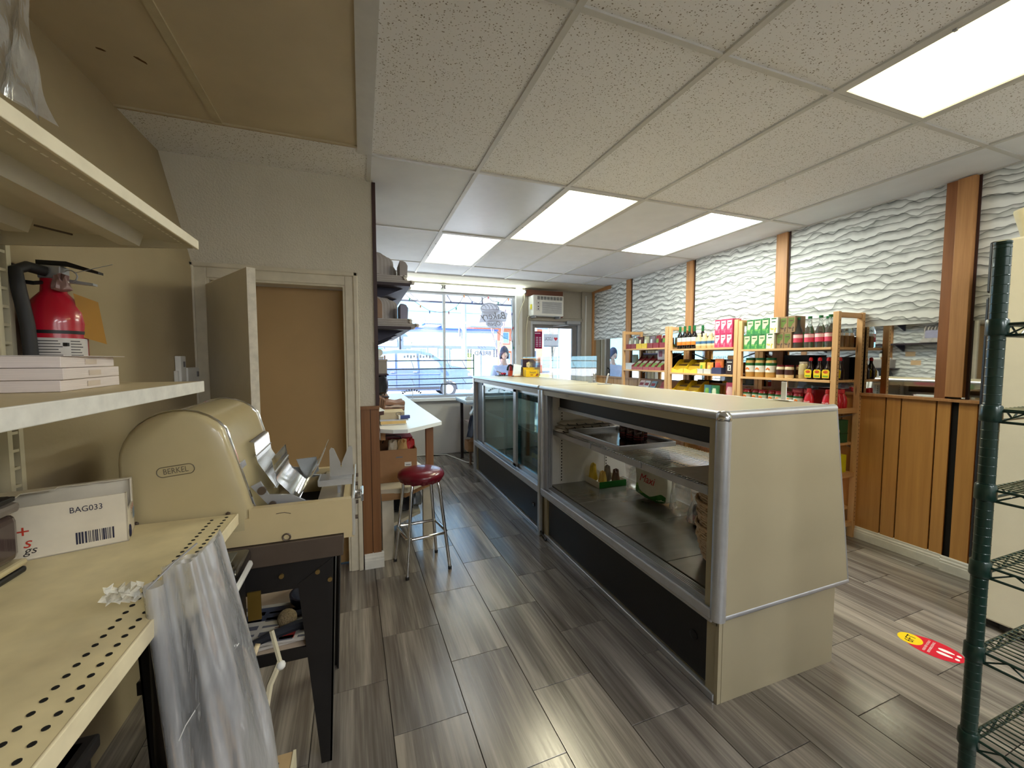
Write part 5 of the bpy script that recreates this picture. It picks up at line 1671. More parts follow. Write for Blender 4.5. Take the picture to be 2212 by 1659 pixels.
# finger combs: rows of thin chrome prongs, bent
def comb(name, ya, yb, path, step=0.0100):
    b = MB()
    y = ya
    while y < yb:
        b.tube([(x, y, z) for x, z in path], 0.0021, 5)
        y += step
    return b.build(name, 'chrome', o, True)
comb('finger_comb', 1.75, 2.00, [(-0.400, 1.195), (-0.385, 1.19), (-0.375, 1.115), (-0.315, 1.010)])
comb('finger_comb', 1.70, 1.98, [(-0.318, 1.135), (-0.310, 1.085), (-0.305, 1.05), (-0.235, 0.965)])
comb('finger_comb', 1.70, 2.02, [(-0.150, 1.135), (-0.170, 1.09), (-0.215, 1.01), (-0.245, 0.965)])
for (x, z, ya, yb) in ((-0.378, 1.14, 1.745, 2.0), (-0.309, 1.085, 1.695, 1.98), (-0.165, 1.098, 1.695, 2.02), (-0.320, 1.015, 1.745, 2.0), (-0.238, 0.966, 1.69, 2.02)):
    MB().tube([(x, ya, z), (x, yb, z)], 0.0036, 6).build('comb_rail', 'alu', o, True)
for ya, yb in ((1.635, 1.645), (2.035, 2.045)):
    MB().prism([(-0.375, 1.055), (-0.345, 1.07), (-0.32, 1.02), (-0.25, 1.012), (-0.205, 0.985), (-0.21, 0.965), (-0.30, 0.955), (-0.335, 1.0)], 'xz', ya, yb).build('link_arm', 'alu_dull', o)
for x, z, r in ((-0.340, 1.038, 0.014), (-0.308, 0.985, 0.012)):
    MB().disc((x, 1.632, z), r, (0, 1, 0), 0.012, 14).build('pivot_bolt', 'brown_metal', o)
for y in (1.66, 2.03):
    MB().tube([(-0.30, y, 0.985), (-0.20, y + 0.004, 0.972), (-0.16, y, 0.968)], 0.005, 6).build('push_rod', 'alu_dull', o, True)
MB().prism([(-0.28, 1.06), (-0.20, 1.065), (-0.19, 1.0), (-0.25, 0.975)], 'xz', 1.995, 2.003).build('end_plate', 'alu_dull', o)
# notched V plate standing on a small shelf
MB().prism([(-0.128, 1.035), (-0.128, 1.140), (-0.122, 1.150), (-0.112, 1.146), (-0.088, 1.085), (-0.088, 1.070), (-0.084, 1.070), (-0.084, 1.085), (-0.058, 1.150), (-0.048, 1.153), (-0.043, 1.145), (-0.040, 1.035)], 'xz', 1.752, 1.756).build('notched_plate', C('vplate', (178, 176, 170), 0.35, metal=0.4), o)
b = MB()
b.box((-0.165, 1.70, 1.030), (-0.045, 1.80, 1.035)).box((-0.168, 1.70, 1.014), (-0.164, 1.80, 1.037)).box((-0.165, 1.697, 1.012), (-0.045, 1.701, 1.035))
b.build('plate_tray', 'alu', o)
for y in (1.72, 1.78):
    box1('plate_post', (-0.10, y, 0.975), (-0.09, y + 0.01, 1.030), 'alu_dull', o)

# ---- stand under the slicer
st = thing('slicer_stand', 'black steel stand with tapered legs under the bread slicer', 'stand', (-0.42, 1.85, 0))
def rail(a, b_, m='brown_metal', n='top_rail'):
    box1(n, a, b_, m, st, 0.003)
rail((-0.73, SY0 - 0.01, 0.785), (-0.078, SY0 + 0.03, 0.862))
rail((-0.73, SY1 - 0.03, 0.785), (-0.078, SY1 + 0.005, 0.862))
rail((-0.118, SY0 + 0.03, 0.785), (-0.080, SY1 - 0.03, 0.862))
rail((-0.73, SY0 + 0.03, 0.785), (-0.69, SY1 - 0.03, 0.862))
for y in (SY0, SY1 - 0.012):
    box1('apron_plate', (-0.72, y + 0.002, 0.685), (-0.11, y + 0.010, 0.785), 'black_metal', st)
# tapered angle legs
for (y, s_) in ((SY0, 1), (SY1, -1)):
    for (xo, sx) in ((-0.105, -1), (-0.70, 1)):
        xt, xb = xo, xo + (-0.03 if sx < 0 else 0.03)
        b = MB()
        t_ = 0.006
        b.hexa([(xb, y, 0), (xb + sx * 0.035, y, 0), (xb + sx * 0.035, y + s_ * t_, 0), (xb, y + s_ * t_, 0),
                (xt, y, 0.785), (xt + sx * 0.125, y, 0.70), (xt + sx * 0.125, y + s_ * t_, 0.70), (xt, y + s_ * t_, 0.785)])
        b.hexa([(xb, y, 0), (xb + sx * t_, y, 0), (xb + sx * t_, y + s_ * 0.035, 0), (xb, y + s_ * 0.035, 0),
                (xt, y, 0.785), (xt + sx * t_, y, 0.785), (xt + sx * t_, y + s_ * 0.10, 0.785), (xt, y + s_ * 0.10, 0.785)])
        b.build('leg', 'black_metal', st)
for (x, z) in ((-0.165, 0.735), (-0.125, 0.70), (-0.28, 0.74)):
    MB().disc((x, SY0 - 0.002, z), 0.008, (0, 1, 0), 0.010, 10).build('bolt', C('brass', (140, 116, 70), 0.4, metal=0.7), st)
box1('stand_shelf', (-0.70, SY0 + 0.01, 0.445), (-0.14, SY1 - 0.01, 0.462), C('shelf_board', (196, 178, 158), 0.6), st)
box1('shelf_rail', (-0.70, SY0 + 0.002, 0.420), (-0.135, SY0 + 0.010, 0.462), 'black_metal', st)
box1('shelf_rail', (-0.70, SY1 - 0.010, 0.420), (-0.135, SY1 - 0.002, 0.462), 'black_metal', st)
box1('brass_plate', (-0.385, SY0 - 0.005, 0.60), (-0.345, SY0 + 0.002, 0.70), C('brass_old', (120, 96, 40), 0.45, metal=0.5), st)
# on that shelf
for k, (a_, dz) in enumerate(((0.10, 0.0), (-0.08, 0.012))):
    o = thing('newspaper', ['lower folded newspaper on the slicer stand shelf', 'upper newspaper with a dark photo on the slicer stand shelf'][k], 'newspaper', (-0.32, 1.76, 0.4625 + dz))
    c = Vector((-0.33, 1.745, 0.4685 + dz))
    MB().obox(c, (0.36, 0.26, 0.011), rotz(a_), 0.003, 1).build('folded_sheets', C('newsprint', (190, 184, 176), 0.85), o)
    q = MB()
    for m in range(26):
        q.obox(c + rotz(a_) @ Vector((-0.155 + 0.07 * (m % 5), -0.115 + 0.045 * (m // 5), 0.0058)), (0.055, 0.012 + 0.012 * (m % 2), 0.0006), rotz(a_))
    q.build('print_columns', C('newsink', (96, 96, 108), 0.9), o)
    if k:
        text('Today', c + rotz(a_) @ Vector((0.075, -0.045, 0.006)), rotz(a_) @ Vector((1, 0.2, 0)), rotz(a_) @ Vector((-0.2, 1, 0)), 0.05, C('newsred', (90, 26, 34)), o, width=0.14, depth=0.0004)
        MB().obox(c + rotz(a_) @ Vector((0.06, -0.10, 0.0058)), (0.05, 0.04, 0.0006), rotz(a_)).build('red_picture', C('newspic', (170, 60, 56)), o)
        MB().obox(c + rotz(a_) @ Vector((-0.02, 0.06, 0.0058)), (0.2, 0.09, 0.0006), rotz(a_)).build('blue_picture', C('newsblue', (60, 70, 96)), o)
o = thing('round_brush', 'tan bristle brush head with a black handle lying on newspapers', 'brush', (-0.29, 1.70, 0.487))
MB().ball((-0.285, 1.69, 0.522), 0.034, 3, (1, 0.9, 1)).build('bristle_head', P('bristle', (150, 130, 96), 0.9, var=0.3, vs=120, bmp=0.8, bs=220), o, 'all')
MB().tube([(-0.27, 1.71, 0.52), (-0.20, 1.73, 0.515), (-0.15, 1.745, 0.505)], [0.012, 0.014, 0.016], 8).build('handle', C('navy_plastic', (18, 22, 40), 0.4), o, True)
o = tag(MB().tube([(-0.40, 1.60, 0.497), (-0.32, 1.63, 0.505), (-0.25, 1.655, 0.508), (-0.18, 1.68, 0.505)], [0.010, 0.016, 0.018, 0.012], 8).build('dark_cloth_roll', C('navy_cloth', (26, 28, 38), 0.8), None, True), 'black rolled cloth lying in front of the brush on newspapers', 'cloth')
o = tag(MB().lathe([(0.05, 0), (0.075, 0.03), (0.078, 0.055), (0.070, 0.055), (0.045, 0.008)], (-0.22, 1.83, 0.487), 20).build('dark_bowl', C('navy_plastic', (18, 22, 40)), None, True), 'small dark navy bowl behind the brush on the slicer stand shelf', 'bowl')
# ---- bin with a white rim between the shelving and the slicer stand
o = thing('waste_bin', 'black bin with glossy black lid and white rim beside the slicer stand', 'bin', (-0.47, 1.44, 0.30))
bx0, bx1, by0, by1 = -0.60, -0.365, 1.375, 1.565
MB().box((bx0 + 0.01, by0 + 0.01, 0.302), (bx1 - 0.01, by1 - 0.01, 0.80), 0.03, 3).build('bin_body', 'black', o, True)
MB().box((bx0 - 0.002, by0 - 0.002, 0.80), (bx1 + 0.006, by1 + 0.002, 0.825), 0.010, 2).build('white_rim', 'white', o)
MB().box((bx0, by0, 0.825), (bx1 + 0.004, by1, 0.868), 0.016, 3).build('glossy_lid', 'black_gloss', o, True)
MB().box((bx0 + 0.03, by0 + 0.03, 0.866), (bx1 - 0.03, by1 - 0.03, 0.870), 0.002, 1).build('lid_window', C('lid_glass', (96, 98, 92), 0.15), o)
o = tag(MB().grid(lambda u, v: (-0.33 + 0.035 * u - 0.03 * math.sin(math.pi * u * 0.8), 1.36 + 0.02 * v, 0.40 + 0.24 * u), 10, 1).build('curved_slat', C('cream_edge', (214, 196, 158), 0.6), None, True, thick=0.014), 'curved cream slat standing beside the bag bundle', 'slat')
o = thing('folding_bracket', 'cream folding bracket with a hinge knob below the slicer stand shelf', 'bracket', (-0.31, 1.44, 0.0))
MB().tube([(-0.315, 1.42, 0.35), (-0.300, 1.45, 0.45), (-0.275, 1.48, 0.50)], 0.010, 6).build('arm', 'white_metal', o, True)
MB().tube([(-0.275, 1.48, 0.50), (-0.300, 1.50, 0.60)], 0.008, 6).build('arm', 'white_metal', o, True)
MB().ball((-0.272, 1.475, 0.49), 0.015, 2).build('hinge_knob', 'white', o, True)
MB().tube([(-0.315, 1.42, 0.35), (-0.34, 1.40, 0.0)], 0.010, 6).build('leg', 'white_metal', o, True)
# ================================================================= ALCOVE: brackets with cake boxes, counter, stool
def alcove_shelf(z, x1, label):
    o = thing('alcove_shelf', label, 'shelf', (0.2, 3.7, z), 'dark shelves over the white counter')
    box1('board', (0.062, 3.07, z - 0.022), (x1, 4.95, z), C('shelf_dark', (52, 40, 48), 0.5), o, 0.002)
    for y in (3.2, 3.75, 4.3, 4.85):
        MB().prism([(0.062, z - 0.022), (x1 - 0.04, z - 0.022), (0.085, z - 0.12), (0.062, z - 0.12)], 'xz', y, y + 0.014).build('bracket', C('bracket_navy', (44, 44, 66), 0.5), o)
    return o
def blanks_row(z, x0, x1, y0, n, hts, lbl, shelf):
    """folded cake boxes standing on edge, one behind the other"""
    for k in range(n):
        y = y0 + k * 0.03
        h = hts[k] + 0.002 * k
        xe = x0 + 0.045 + (x1 - x0 - 0.045) * k / (n - 1) + 0.004 * (k % 2)
        r = 0.055
        lean = 0.03
        p = [(x0, z), (xe, z), (xe, z + h - r)]
        for q in range(1, 5):
            a_ = q * math.pi / 8
            p.append((xe - r + r * math.cos(a_), z + h - r + r * math.sin(a_)))
        p.append((x0, z + h))
        b = MB()
        b.prism(p, 'xz', y, y + 0.012)
        o = b.build('folded_cake_box', ['box_white', 'box_cream', 'box_kraft'][2 if shelf == 2 and k < 2 else k % 2], None)
        tag(o, '%s folded cake box from the left, standing on the %s alcove shelf' % (ORD[k].capitalize(), 'upper' if shelf == 1 else 'lower'), 'cake box', 'folded cake boxes standing on the %s alcove shelf' % ('upper' if shelf == 1 else 'lower'))
def flat_stack(z, x0, x1, n, lbl, grp):
    for k in range(n):
        zz = z + k * 0.0085
        rr = random.Random(k * 7 + int(z * 100))
        xe = x1 - 0.02 * rr.random() + (0.03 if k < n // 2 else -0.02)
        b = MB()
        p = [(x0, 3.085 + 0.004 * k), (xe - 0.05, 3.085 + 0.004 * k)]
        # tab ends with curled notches
        p += [(xe - 0.05, 3.10), (xe - 0.03, 3.105), (xe - 0.02, 3.085), (xe, 3.10), (xe + 0.004, 3.13), (xe - 0.02, 3.15), (xe - 0.02, 3.30), (xe, 3.32), (xe - 0.01, 3.36), (xe - 0.03, 3.37), (xe - 0.03, 3.44), (x0, 3.45)]
        b.prism(p, 'xy', zz, zz + 0.0068)
        tag(b.build('flat_cake_box', ['box_white', 'box_cream'][k % 2], None), '%s flattened cake box from the bottom of the pile on the %s alcove shelf' % (ORD[k].capitalize(), lbl), 'cake box', grp)
C('box_white', (196, 192, 190), 0.75)
C('box_cream', (180, 174, 170), 0.75)
C('box_kraft', (168, 140, 118), 0.75)
alcove_shelf(2.055, 0.345, 'upper dark shelf loaded with flattened white cake boxes in the alcove')
alcove_shelf(1.742, 0.345, 'lower dark shelf loaded with flattened cake boxes in the alcove')
flat_stack(2.0555, 0.08, 0.355, 7, 'upper', 'flat cake boxes on the upper alcove shelf')
flat_stack(1.7425, 0.08, 0.39, 7, 'lower', 'flat cake boxes on the lower alcove shelf')
blanks_row(2.116, 0.085, 0.275, 3.095, 11, [0.155, 0.16, 0.16, 0.165, 0.155, 0.16, 0.16, 0.155, 0.16, 0.11, 0.10], 'folded white cake box standing on edge in the row on the upper alcove shelf', 1)
for k in range(5):
    pass
blanks_row(1.803, 0.085, 0.275, 3.095, 12, [0.145, 0.15, 0.15, 0.155, 0.155, 0.15, 0.155, 0.16, 0.155, 0.145, 0.15, 0.15], 'folded cake box standing on edge in the row on the lower alcove shelf', 2)
# fronts of the rows stick out to the right
for k, (z, lab) in enumerate(((2.1165, 'short folded cake box at the right end of the upper row in the alcove'), (1.8035, 'bluish grey folded cake box at the right end of the lower row in the alcove'))):
    p = [(0.278, z), (0.33, z), (0.335, z + 0.08), (0.32, z + 0.105), (0.30, z + 0.112), (0.278, z + 0.112)]
    tag(MB().prism(p, 'xz', 3.15, 3.40).build('folded_cake_box', C('box_bluegrey%d' % k, ((172, 168, 168), (150, 150, 176))[k], 0.75), None), lab, 'cake box')

# ---- white counter with clipped corner
ct_ = thing('white_counter', 'white counter with a pointed near corner below the alcove shelves', 'counter', (0.35, 4.5, 0))
zt = 1.0
poly = [(0.115, 3.06), (0.20, 3.0), (0.30, 2.985), (0.42, 3.10), (0.60, 3.28), (0.575, 4.4), (0.545, 6.28), (0.08, 6.28), (0.08, 3.20), (0.115, 3.20)]
b = MB()
b.prism(poly, 'xy', zt - 0.028, zt)
b.build('counter_top', 'white_top', ct_)
box1('splash_ledge', (0.085, 3.20, zt), (0.10, 6.3, zt + 0.05), 'white', ct_)
MB().box((0.485, 3.36, 0.545), (0.545, 3.42, zt - 0.028), 0.003).build('brown_post', 'plank_dark', ct_)
MB().box((0.46, 5.8, 0.0), (0.51, 5.85, zt - 0.028)).build('rear_post', 'plank_dark', ct_)
box1('back_panel', (0.080, 3.25, 0.56), (0.092, 6.2, 0.96), C('red_brown_panel', (104, 50, 44), 0.6), ct_)
box1('apron', (0.12, 3.15, 0.90), (0.155, 3.20, 0.970), M['post_wood'], ct_)
# low white bench under it
lb_ = thing('low_bench', 'worn white wooden bench with splintered top under the counter', 'bench', (0.3, 3.5, 0))
b = MB()
b.hexa([(0.112, 3.09, 0.515), (0.30, 3.06, 0.51), (0.57, 3.36, 0.51), (0.10, 5.6, 0.51), (0.112, 3.09, 0.545), (0.30, 3.06, 0.545), (0.57, 3.36, 0.545), (0.10, 5.6, 0.545)])
b.build('bench_top', 'trim_paint', lb_)
box1('front_rail', (0.115, 3.075, 0.465), (0.26, 3.095, 0.515), wood('worn_oak_rail', (150, 110, 70), (186, 146, 100), 'x'), lb_)
MB().obox((0.40, 3.235, 0.487), (0.34, 0.02, 0.05), rotz(0.80)).build('side_rail', wood('worn_oak_rail2', (140, 100, 62), (180, 138, 94), 'x'), lb_)
for (x, y, wx, wy) in ((0.118, 3.10, 0.085, 0.06), (0.455, 3.37, 0.085, 0.055), (0.12, 5.3, 0.07, 0.07), (0.42, 4.9, 0.07, 0.07)):
    box1('leg', (x, y, 0.0), (x + wx, y + wy, 0.512), 'trim_paint', lb_, 0.003)
MB().hexa([(0.12, 3.16, 0.20), (0.44, 3.44, 0.20), (0.44, 4.2, 0.20), (0.12, 4.2, 0.20), (0.12, 3.16, 0.225), (0.44, 3.44, 0.225), (0.44, 4.2, 0.225), (0.12, 4.2, 0.225)]).build('lower_shelf', 'trim_paint', lb_)
bx = thing('cardboard_box', 'brown cardboard box with two white stickers on the low white bench', 'box', (0.26, 3.48, 0.546))
b = MB()
b.box((0.112, 3.25, 0.546), (0.395, 3.256, 0.80)).box((0.112, 3.694, 0.546), (0.395, 3.70, 0.80)).box((0.112, 3.256, 0.546), (0.118, 3.694, 0.80)).box((0.389, 3.256, 0.546), (0.395, 3.694, 0.80)).box((0.118, 3.256, 0.546), (0.389, 3.694, 0.552))
b.build('box_walls', 'brown_card', bx)
for z in (0.665, 0.615):
    box1('sticker', (0.30 + (0.665 - z) * 0.2, 3.2485, z), (0.352, 3.2500, z + 0.032), 'white', bx)
    box1('sticker_print', (0.308, 3.2480, z + 0.008), (0.345, 3.2486, z + 0.014), 'grey_panel', bx)
box1('box_print', (0.235, 3.2480, 0.735), (0.285, 3.2492, 0.745), 'grey_panel', bx)
for k, (x, y, c, lab) in enumerate(((0.22, 3.40, (206, 190, 160), 'pale snack packet left in the cardboard box under the counter'), (0.30, 3.38, (222, 180, 120), 'orange snack packet in the middle of the cardboard box under the counter'), (0.36, 3.42, (190, 50, 50), 'red snack packet at the right of the cardboard box under the counter'))):
    tag(blob(sack(x, y, 0.72, 0.045, 0.045, 0.13, 70 + k, 0.7, 0.25), 'snack_packet', C('pkt%d' % k, c, 0.35), None), lab, 'packet')
MB().tube([(0.15, 3.55, 0.80), (0.17, 3.5, 0.87), (0.24, 3.48, 0.875), (0.29, 3.48, 0.86), (0.31, 3.52, 0.80)], 0.004, 6).build('x', 'black', None)
_x = bpy.data.objects['x']
_x.name = 'wire_hoop'
tag(_x, 'black wire hoop standing up in the cardboard box', 'handle')
rd = tag(box1('red_tray', (0.20, 3.76, 0.546), (0.42, 4.1, 0.80), C('red_crate', (150, 30, 40), 0.5)), 'red crate behind the cardboard box on the low bench', 'crate')
tag(blob(sack(0.28, 3.55, 0.2255, 0.12, 0.18, 0.22, 81, 0.7, 0.2), 'black_bag', C('black_bag', (30, 30, 34), 0.3), None), 'black plastic bag on the lower bench shelf', 'plastic bag')
tag(blob(sack(0.42, 3.62, 0.2255, 0.06, 0.16, 0.24, 83, 0.6, 0.3), 'silver_bag', plastic_film('silver_film', (206, 214, 226), 0.8, 0.6), None), 'crumpled silvery clear bag at the right of the lower bench shelf', 'plastic bag')
# things on the counter
o = thing('ream_stack', 'cream envelope box with a blue tube on top, at the near end of the counter', 'box', (0.22, 3.33, zt))
box1('sheet_pack', (0.13, 3.22, zt + 0.001), (0.318, 3.46, zt + 0.010), 'white', o)
box1('manila_pack', (0.125, 3.21, zt + 0.010), (0.312, 3.45, zt + 0.033), C('manila', (222, 190, 128), 0.7), o)
box1('grey_pack', (0.12, 3.21, zt + 0.033), (0.330, 3.45, zt + 0.042), C('grey_pack', (190, 194, 206), 0.6), o)
box1('cream_box', (0.125, 3.25, zt + 0.042), (0.305, 3.46, zt + 0.095), C('cream_box', (206, 192, 160), 0.7), o)
o = thing('blue_roll_box', 'small blue and white roll box on the packs at the counter end', 'box', (0.31, 3.235, zt + 0.0425))
MB().obox((0.30, 3.23, zt + 0.058), (0.085, 0.03, 0.026), rotz(0.15), 0.003).build('roll_box', C('roll_blue', (64, 80, 140), 0.4), o)
MB().obox((0.262, 3.224, zt + 0.058), (0.012, 0.032, 0.028), rotz(0.15)).build('white_end', 'white', o)
MB().tube([(0.26 + 0.02 * math.cos(a / 8 * 6.283), 3.24, zt + 0.082 + 0.014 * math.sin(a / 8 * 6.283)) for a in range(8)], 0.002, 5, True).build('wire_loop', 'grey_panel', o)
o = thing('paper_bag_stack', 'uneven stack of brown and white paper bags on the counter', 'bag stack', (0.25, 3.6, zt))
for k in range(7):
    z = zt + 0.001 + k * 0.021
    b = MB()
    b.grid(lambda u, v: (0.135 + 0.006 * k + (0.185 - 0.004 * k) * u, 3.48 + 0.30 * v, z + 0.017 + 0.005 * math.sin(9 * u + 3 * k) + 0.004 * math.sin(7 * v + k)), 10, 8)
    b.grid(lambda u, v: (0.135 + 0.006 * k + (0.185 - 0.004 * k) * u, 3.48 + 0.0005, z + (0.018 + 0.005 * math.sin(9 * u + 3 * k)) * v), 10, 1)
    b.grid(lambda u, v: (0.135 + 0.006 * k + (0.185 - 0.004 * k), 3.48 + 0.30 * u, z + 0.018 * v), 10, 1)
    b.build('paper_bag', C('paper_bag_%d' % (k % 2), ((150, 116, 98), (196, 180, 172))[k % 2] if k < 5 else (196, 186, 184), 0.8), o)
o = thing('brown_bag_row', 'row of tall brown paper bags leaning against the alcove wall', 'paper bags', (0.12, 3.5, zt))
for k in range(4):
    x0 = 0.095 + 0.016 * k
    MB().hexa([(x0, 3.46, zt + 0.001), (x0 + 0.012, 3.46, zt + 0.001), (x0 + 0.012, 3.72, zt + 0.001), (x0, 3.72, zt + 0.001),
               (x0 + 0.020, 3.44, zt + 0.20 - 0.01 * k), (x0 + 0.034, 3.44, zt + 0.20 - 0.01 * k), (x0 + 0.034, 3.72, zt + 0.20 - 0.01 * k), (x0 + 0.020, 3.72, zt + 0.20 - 0.01 * k)]).build('paper_bag', C('bag_brown%d' % (k % 2), ((112, 84, 66), (132, 100, 80))[k % 2], 0.8), o)
o = thing('white_envelope_stand', 'small white corner ledge beside the dark trim at the counter end', 'ledge', (0.12, 3.25, zt + 0.11))
MB().prism([(0.113, 3.16), (0.155, 3.20), (0.12, 3.42), (0.09, 3.42)], 'xy', zt + 0.115, zt + 0.122).build('ledge_top', 'white_top', o)
MB().prism([(0.113, 3.165), (0.15, 3.20), (0.118, 3.40), (0.09, 3.40)], 'xy', zt + 0.085, zt + 0.115).build('ledge_side', 'dark_edge', o)
box1('ledge_stay', (0.10, 3.30, zt + 0.0005), (0.115, 3.32, zt + 0.085), 'dark_edge', o)
# the shelf stack at the far left of the counter: machine on a grey box, black bags, papers
o = thing('grey_bin_box', 'grey fabric storage box on the shelf behind the dark trim', 'box', (0.16, 4.0, 1.37))
box1('box_body', (0.07, 3.85, 1.372), (0.215, 4.2, 1.50), C('fabric_grey', (150, 142, 136), 0.8), o, 0.004)
box1('box_lid', (0.065, 3.845, 1.49), (0.22, 4.205, 1.505), C('fabric_grey2', (170, 160, 152), 0.8), o)
o = thing('tape_machine', 'white and black tape machine on the grey storage box', 'machine', (0.15, 4.0, 1.5055))
box1('machine_base', (0.075, 3.9, 1.506), (0.19, 4.1, 1.53), 'white', o, 0.004)
MB().tube([(0.15, 3.97, 1.565), (0.15, 4.01, 1.565)], 0.036, 20).build('tape_roll', 'white', o, True)
box1('machine_head', (0.075, 3.93, 1.53), (0.115, 4.04, 1.63), 'black', o, 0.006)
box1('wood_peg', (0.195, 3.96, 1.5055), (0.208, 3.975, 1.54), 'brown_card', o)
o = tag(blob(sack(0.145, 4.0, 1.17, 0.08, 0.15, 0.195, 91, 0.95, 0.15), 'black_bag', C('black_bag', (30, 30, 34)), None), 'bulging black plastic bag under the grey storage box', 'plastic bag')
o = thing('paper_holder', 'kraft paper holder with pens behind the paper bags on the counter', 'holder', (0.17, 4.0, zt))
b = MB()
b.box((0.10, 3.9, zt + 0.001), (0.225, 4.1, zt + 0.17))
b.build('holder_body', 'brown_card', o)
for k in range(3):
    MB().tube([(0.13 + 0.03 * k, 3.95, zt + 0.12), (0.125 + 0.035 * k, 3.93, zt + 0.24)], 0.005, 6).build('pen', ['white', 'teal', 'black'][k], o)
tag(MB().grid(lambda u, v: (0.24 + 0.16 * u, 4.15 + 0.35 * v, zt + 0.0025 + 0.008 * math.sin(3 * u)), 6, 4).build('white_sheet', 'white', None), 'loose white sheet on the counter behind the paper bags', 'sheet')
# shelf that carries the grey box
o = thing('small_wall_shelf', 'dark little wall shelf carrying the grey storage box', 'shelf', (0.13, 4.0, 1.36))
box1('board', (0.06, 3.80, 1.36), (0.225, 4.3, 1.3715), C('shelf_dark', (52, 40, 48)), o)
o = thing('small_wall_shelf', 'dark little wall shelf under the bulging black bag', 'shelf', (0.13, 4.0, 1.158))
box1('board', (0.06, 3.80, 1.158), (0.225, 4.3, 1.1695), C('shelf_dark', (52, 40, 48)), o)
box1('post', (0.215, 4.28, 1.0005), (0.232, 4.30, 1.36), C('post_tan', (160, 140, 128)), o)

# ---- bar stool
stl = thing('bar_stool', 'chrome bar stool with a round oxblood vinyl seat in the aisle', 'stool', (0.385, 2.94, 0))
SC = (0.385, 2.94)
zs = 0.70
b = MB()
b.lathe([(0.02, zs - 0.055), (0.135, zs - 0.055), (0.158, zs - 0.045), (0.166, zs - 0.025), (0.160, zs - 0.005), (0.135, zs + 0.012), (0.09, zs + 0.020), (0.03, zs + 0.022)], (SC[0], SC[1], 0), 40)
b.build('seat_cushion', 'red_vinyl', stl, True)
b = MB()
n = 60
b.grid(lambda u, v: (SC[0] + (0.163 - 0.02 * v + 0.0035 * math.sin(26 * 6.2832 * u)) * math.cos(6.2832 * u), SC[1] + (0.163 - 0.02 * v + 0.0035 * math.sin(26 * 6.2832 * u)) * math.sin(6.2832 * u), zs - 0.030 - 0.036 * v + 0.003 * math.sin(13 * 6.2832 * u)), 120, 3, True)
b.build('gathered_skirt', 'red_vinyl', stl, True)
feet = [(0.262, 2.775), (0.565, 2.825), (0.515, 3.105), (0.205, 3.070)]
ring = []
for (x, y) in feet:
    v = Vector((x - SC[0], y - SC[1], 0))
    tp = Vector((SC[0], SC[1], zs - 0.062)) + v * 0.45
    kn = Vector((SC[0], SC[1], zs - 0.072)) + v * 0.60
    k2 = Vector((SC[0], SC[1], zs - 0.115)) + v * 0.66
    ft = Vector((x, y, 0.012))
    MB().tube([tp, kn, k2, ft], 0.0115, 10).build('leg', 'chrome', stl, True)
    MB().lathe([(0.013, 0), (0.014, 0.018), (0.0125, 0.022)], (x, y, 0.0), 10).build('rubber_foot', 'black', stl)
    fr_ = 0.26 / (zs - 0.115)
    ring.append(ft.lerp(k2, fr_) + v.normalized() * 0.016)
pts = []
for k in range(4):
    a, b_ = ring[k], ring[(k + 1) % 4]
    pts += [a.lerp(b_, 0.10), a.lerp(b_, 0.5), a.lerp(b_, 0.90)]
MB().tube(pts, 0.0105, 10, True).build('foot_ring', 'chrome', stl, True)

# ================================================================= corner by the window: small white table, clothes, boxes
tb2 = thing('corner_table', 'white-topped wooden table by the window behind the glass door case', 'table', (1.65, 5.75, 0))
box1('table_top', (1.34, 5.45, 0.905), (1.95, 6.15, 0.93), 'white_top', tb2, 0.003)
box1('table_edge', (1.345, 5.455, 0.88), (1.94, 6.14, 0.905), 'alu_dull', tb2)
for x, y in ((1.40, 6.05), (1.86, 5.52), (1.86, 6.05)):
    box1('leg', (x, y, 0), (x + 0.04, y + 0.04, 0.88), C('leg_dark', (46, 34, 38)), tb2)
box1('middle_shelf', (1.46, 5.50, 0.56), (1.90, 6.1, 0.58), C('pale_board', (196, 176, 160), 0.6), tb2)
box1('lower_shelf', (1.46, 5.42, 0.20), (1.90, 6.1, 0.22), C('pale_board', (196, 176, 160)), tb2)
MB().lathe([(0.03, 0.0), (0.022, 0.01), (0.018, 0.15), (0.03, 0.19)], (1.44, 5.62, 0.0), 12).build('turned_foot', C('foot_wood', (126, 104, 90)), tb2, True)
o = thing('tape_dispenser', 'grey tape dispenser on the corner table by the window', 'dispenser', (1.43, 5.62, 0.9305))
MB().prism([(1.365, 0.9305), (1.50, 0.9305), (1.495, 0.965), (1.47, 0.985), (1.44, 0.970), (1.41, 0.985), (1.385, 0.975), (1.368, 0.95)], 'xz', 5.58, 5.64).build('dispenser_body', C('disp_grey', (196, 194, 190)), o)
MB().lathe([(0.033, 0), (0.033, 0.02)], (1.60, 5.8, 0.9305), 14).build('x', 'white', None)
_x = bpy.data.objects['x']; _x.name = 'tape_roll'; tag(_x, 'roll of white tape standing behind the dispenser on the corner table', 'tape')
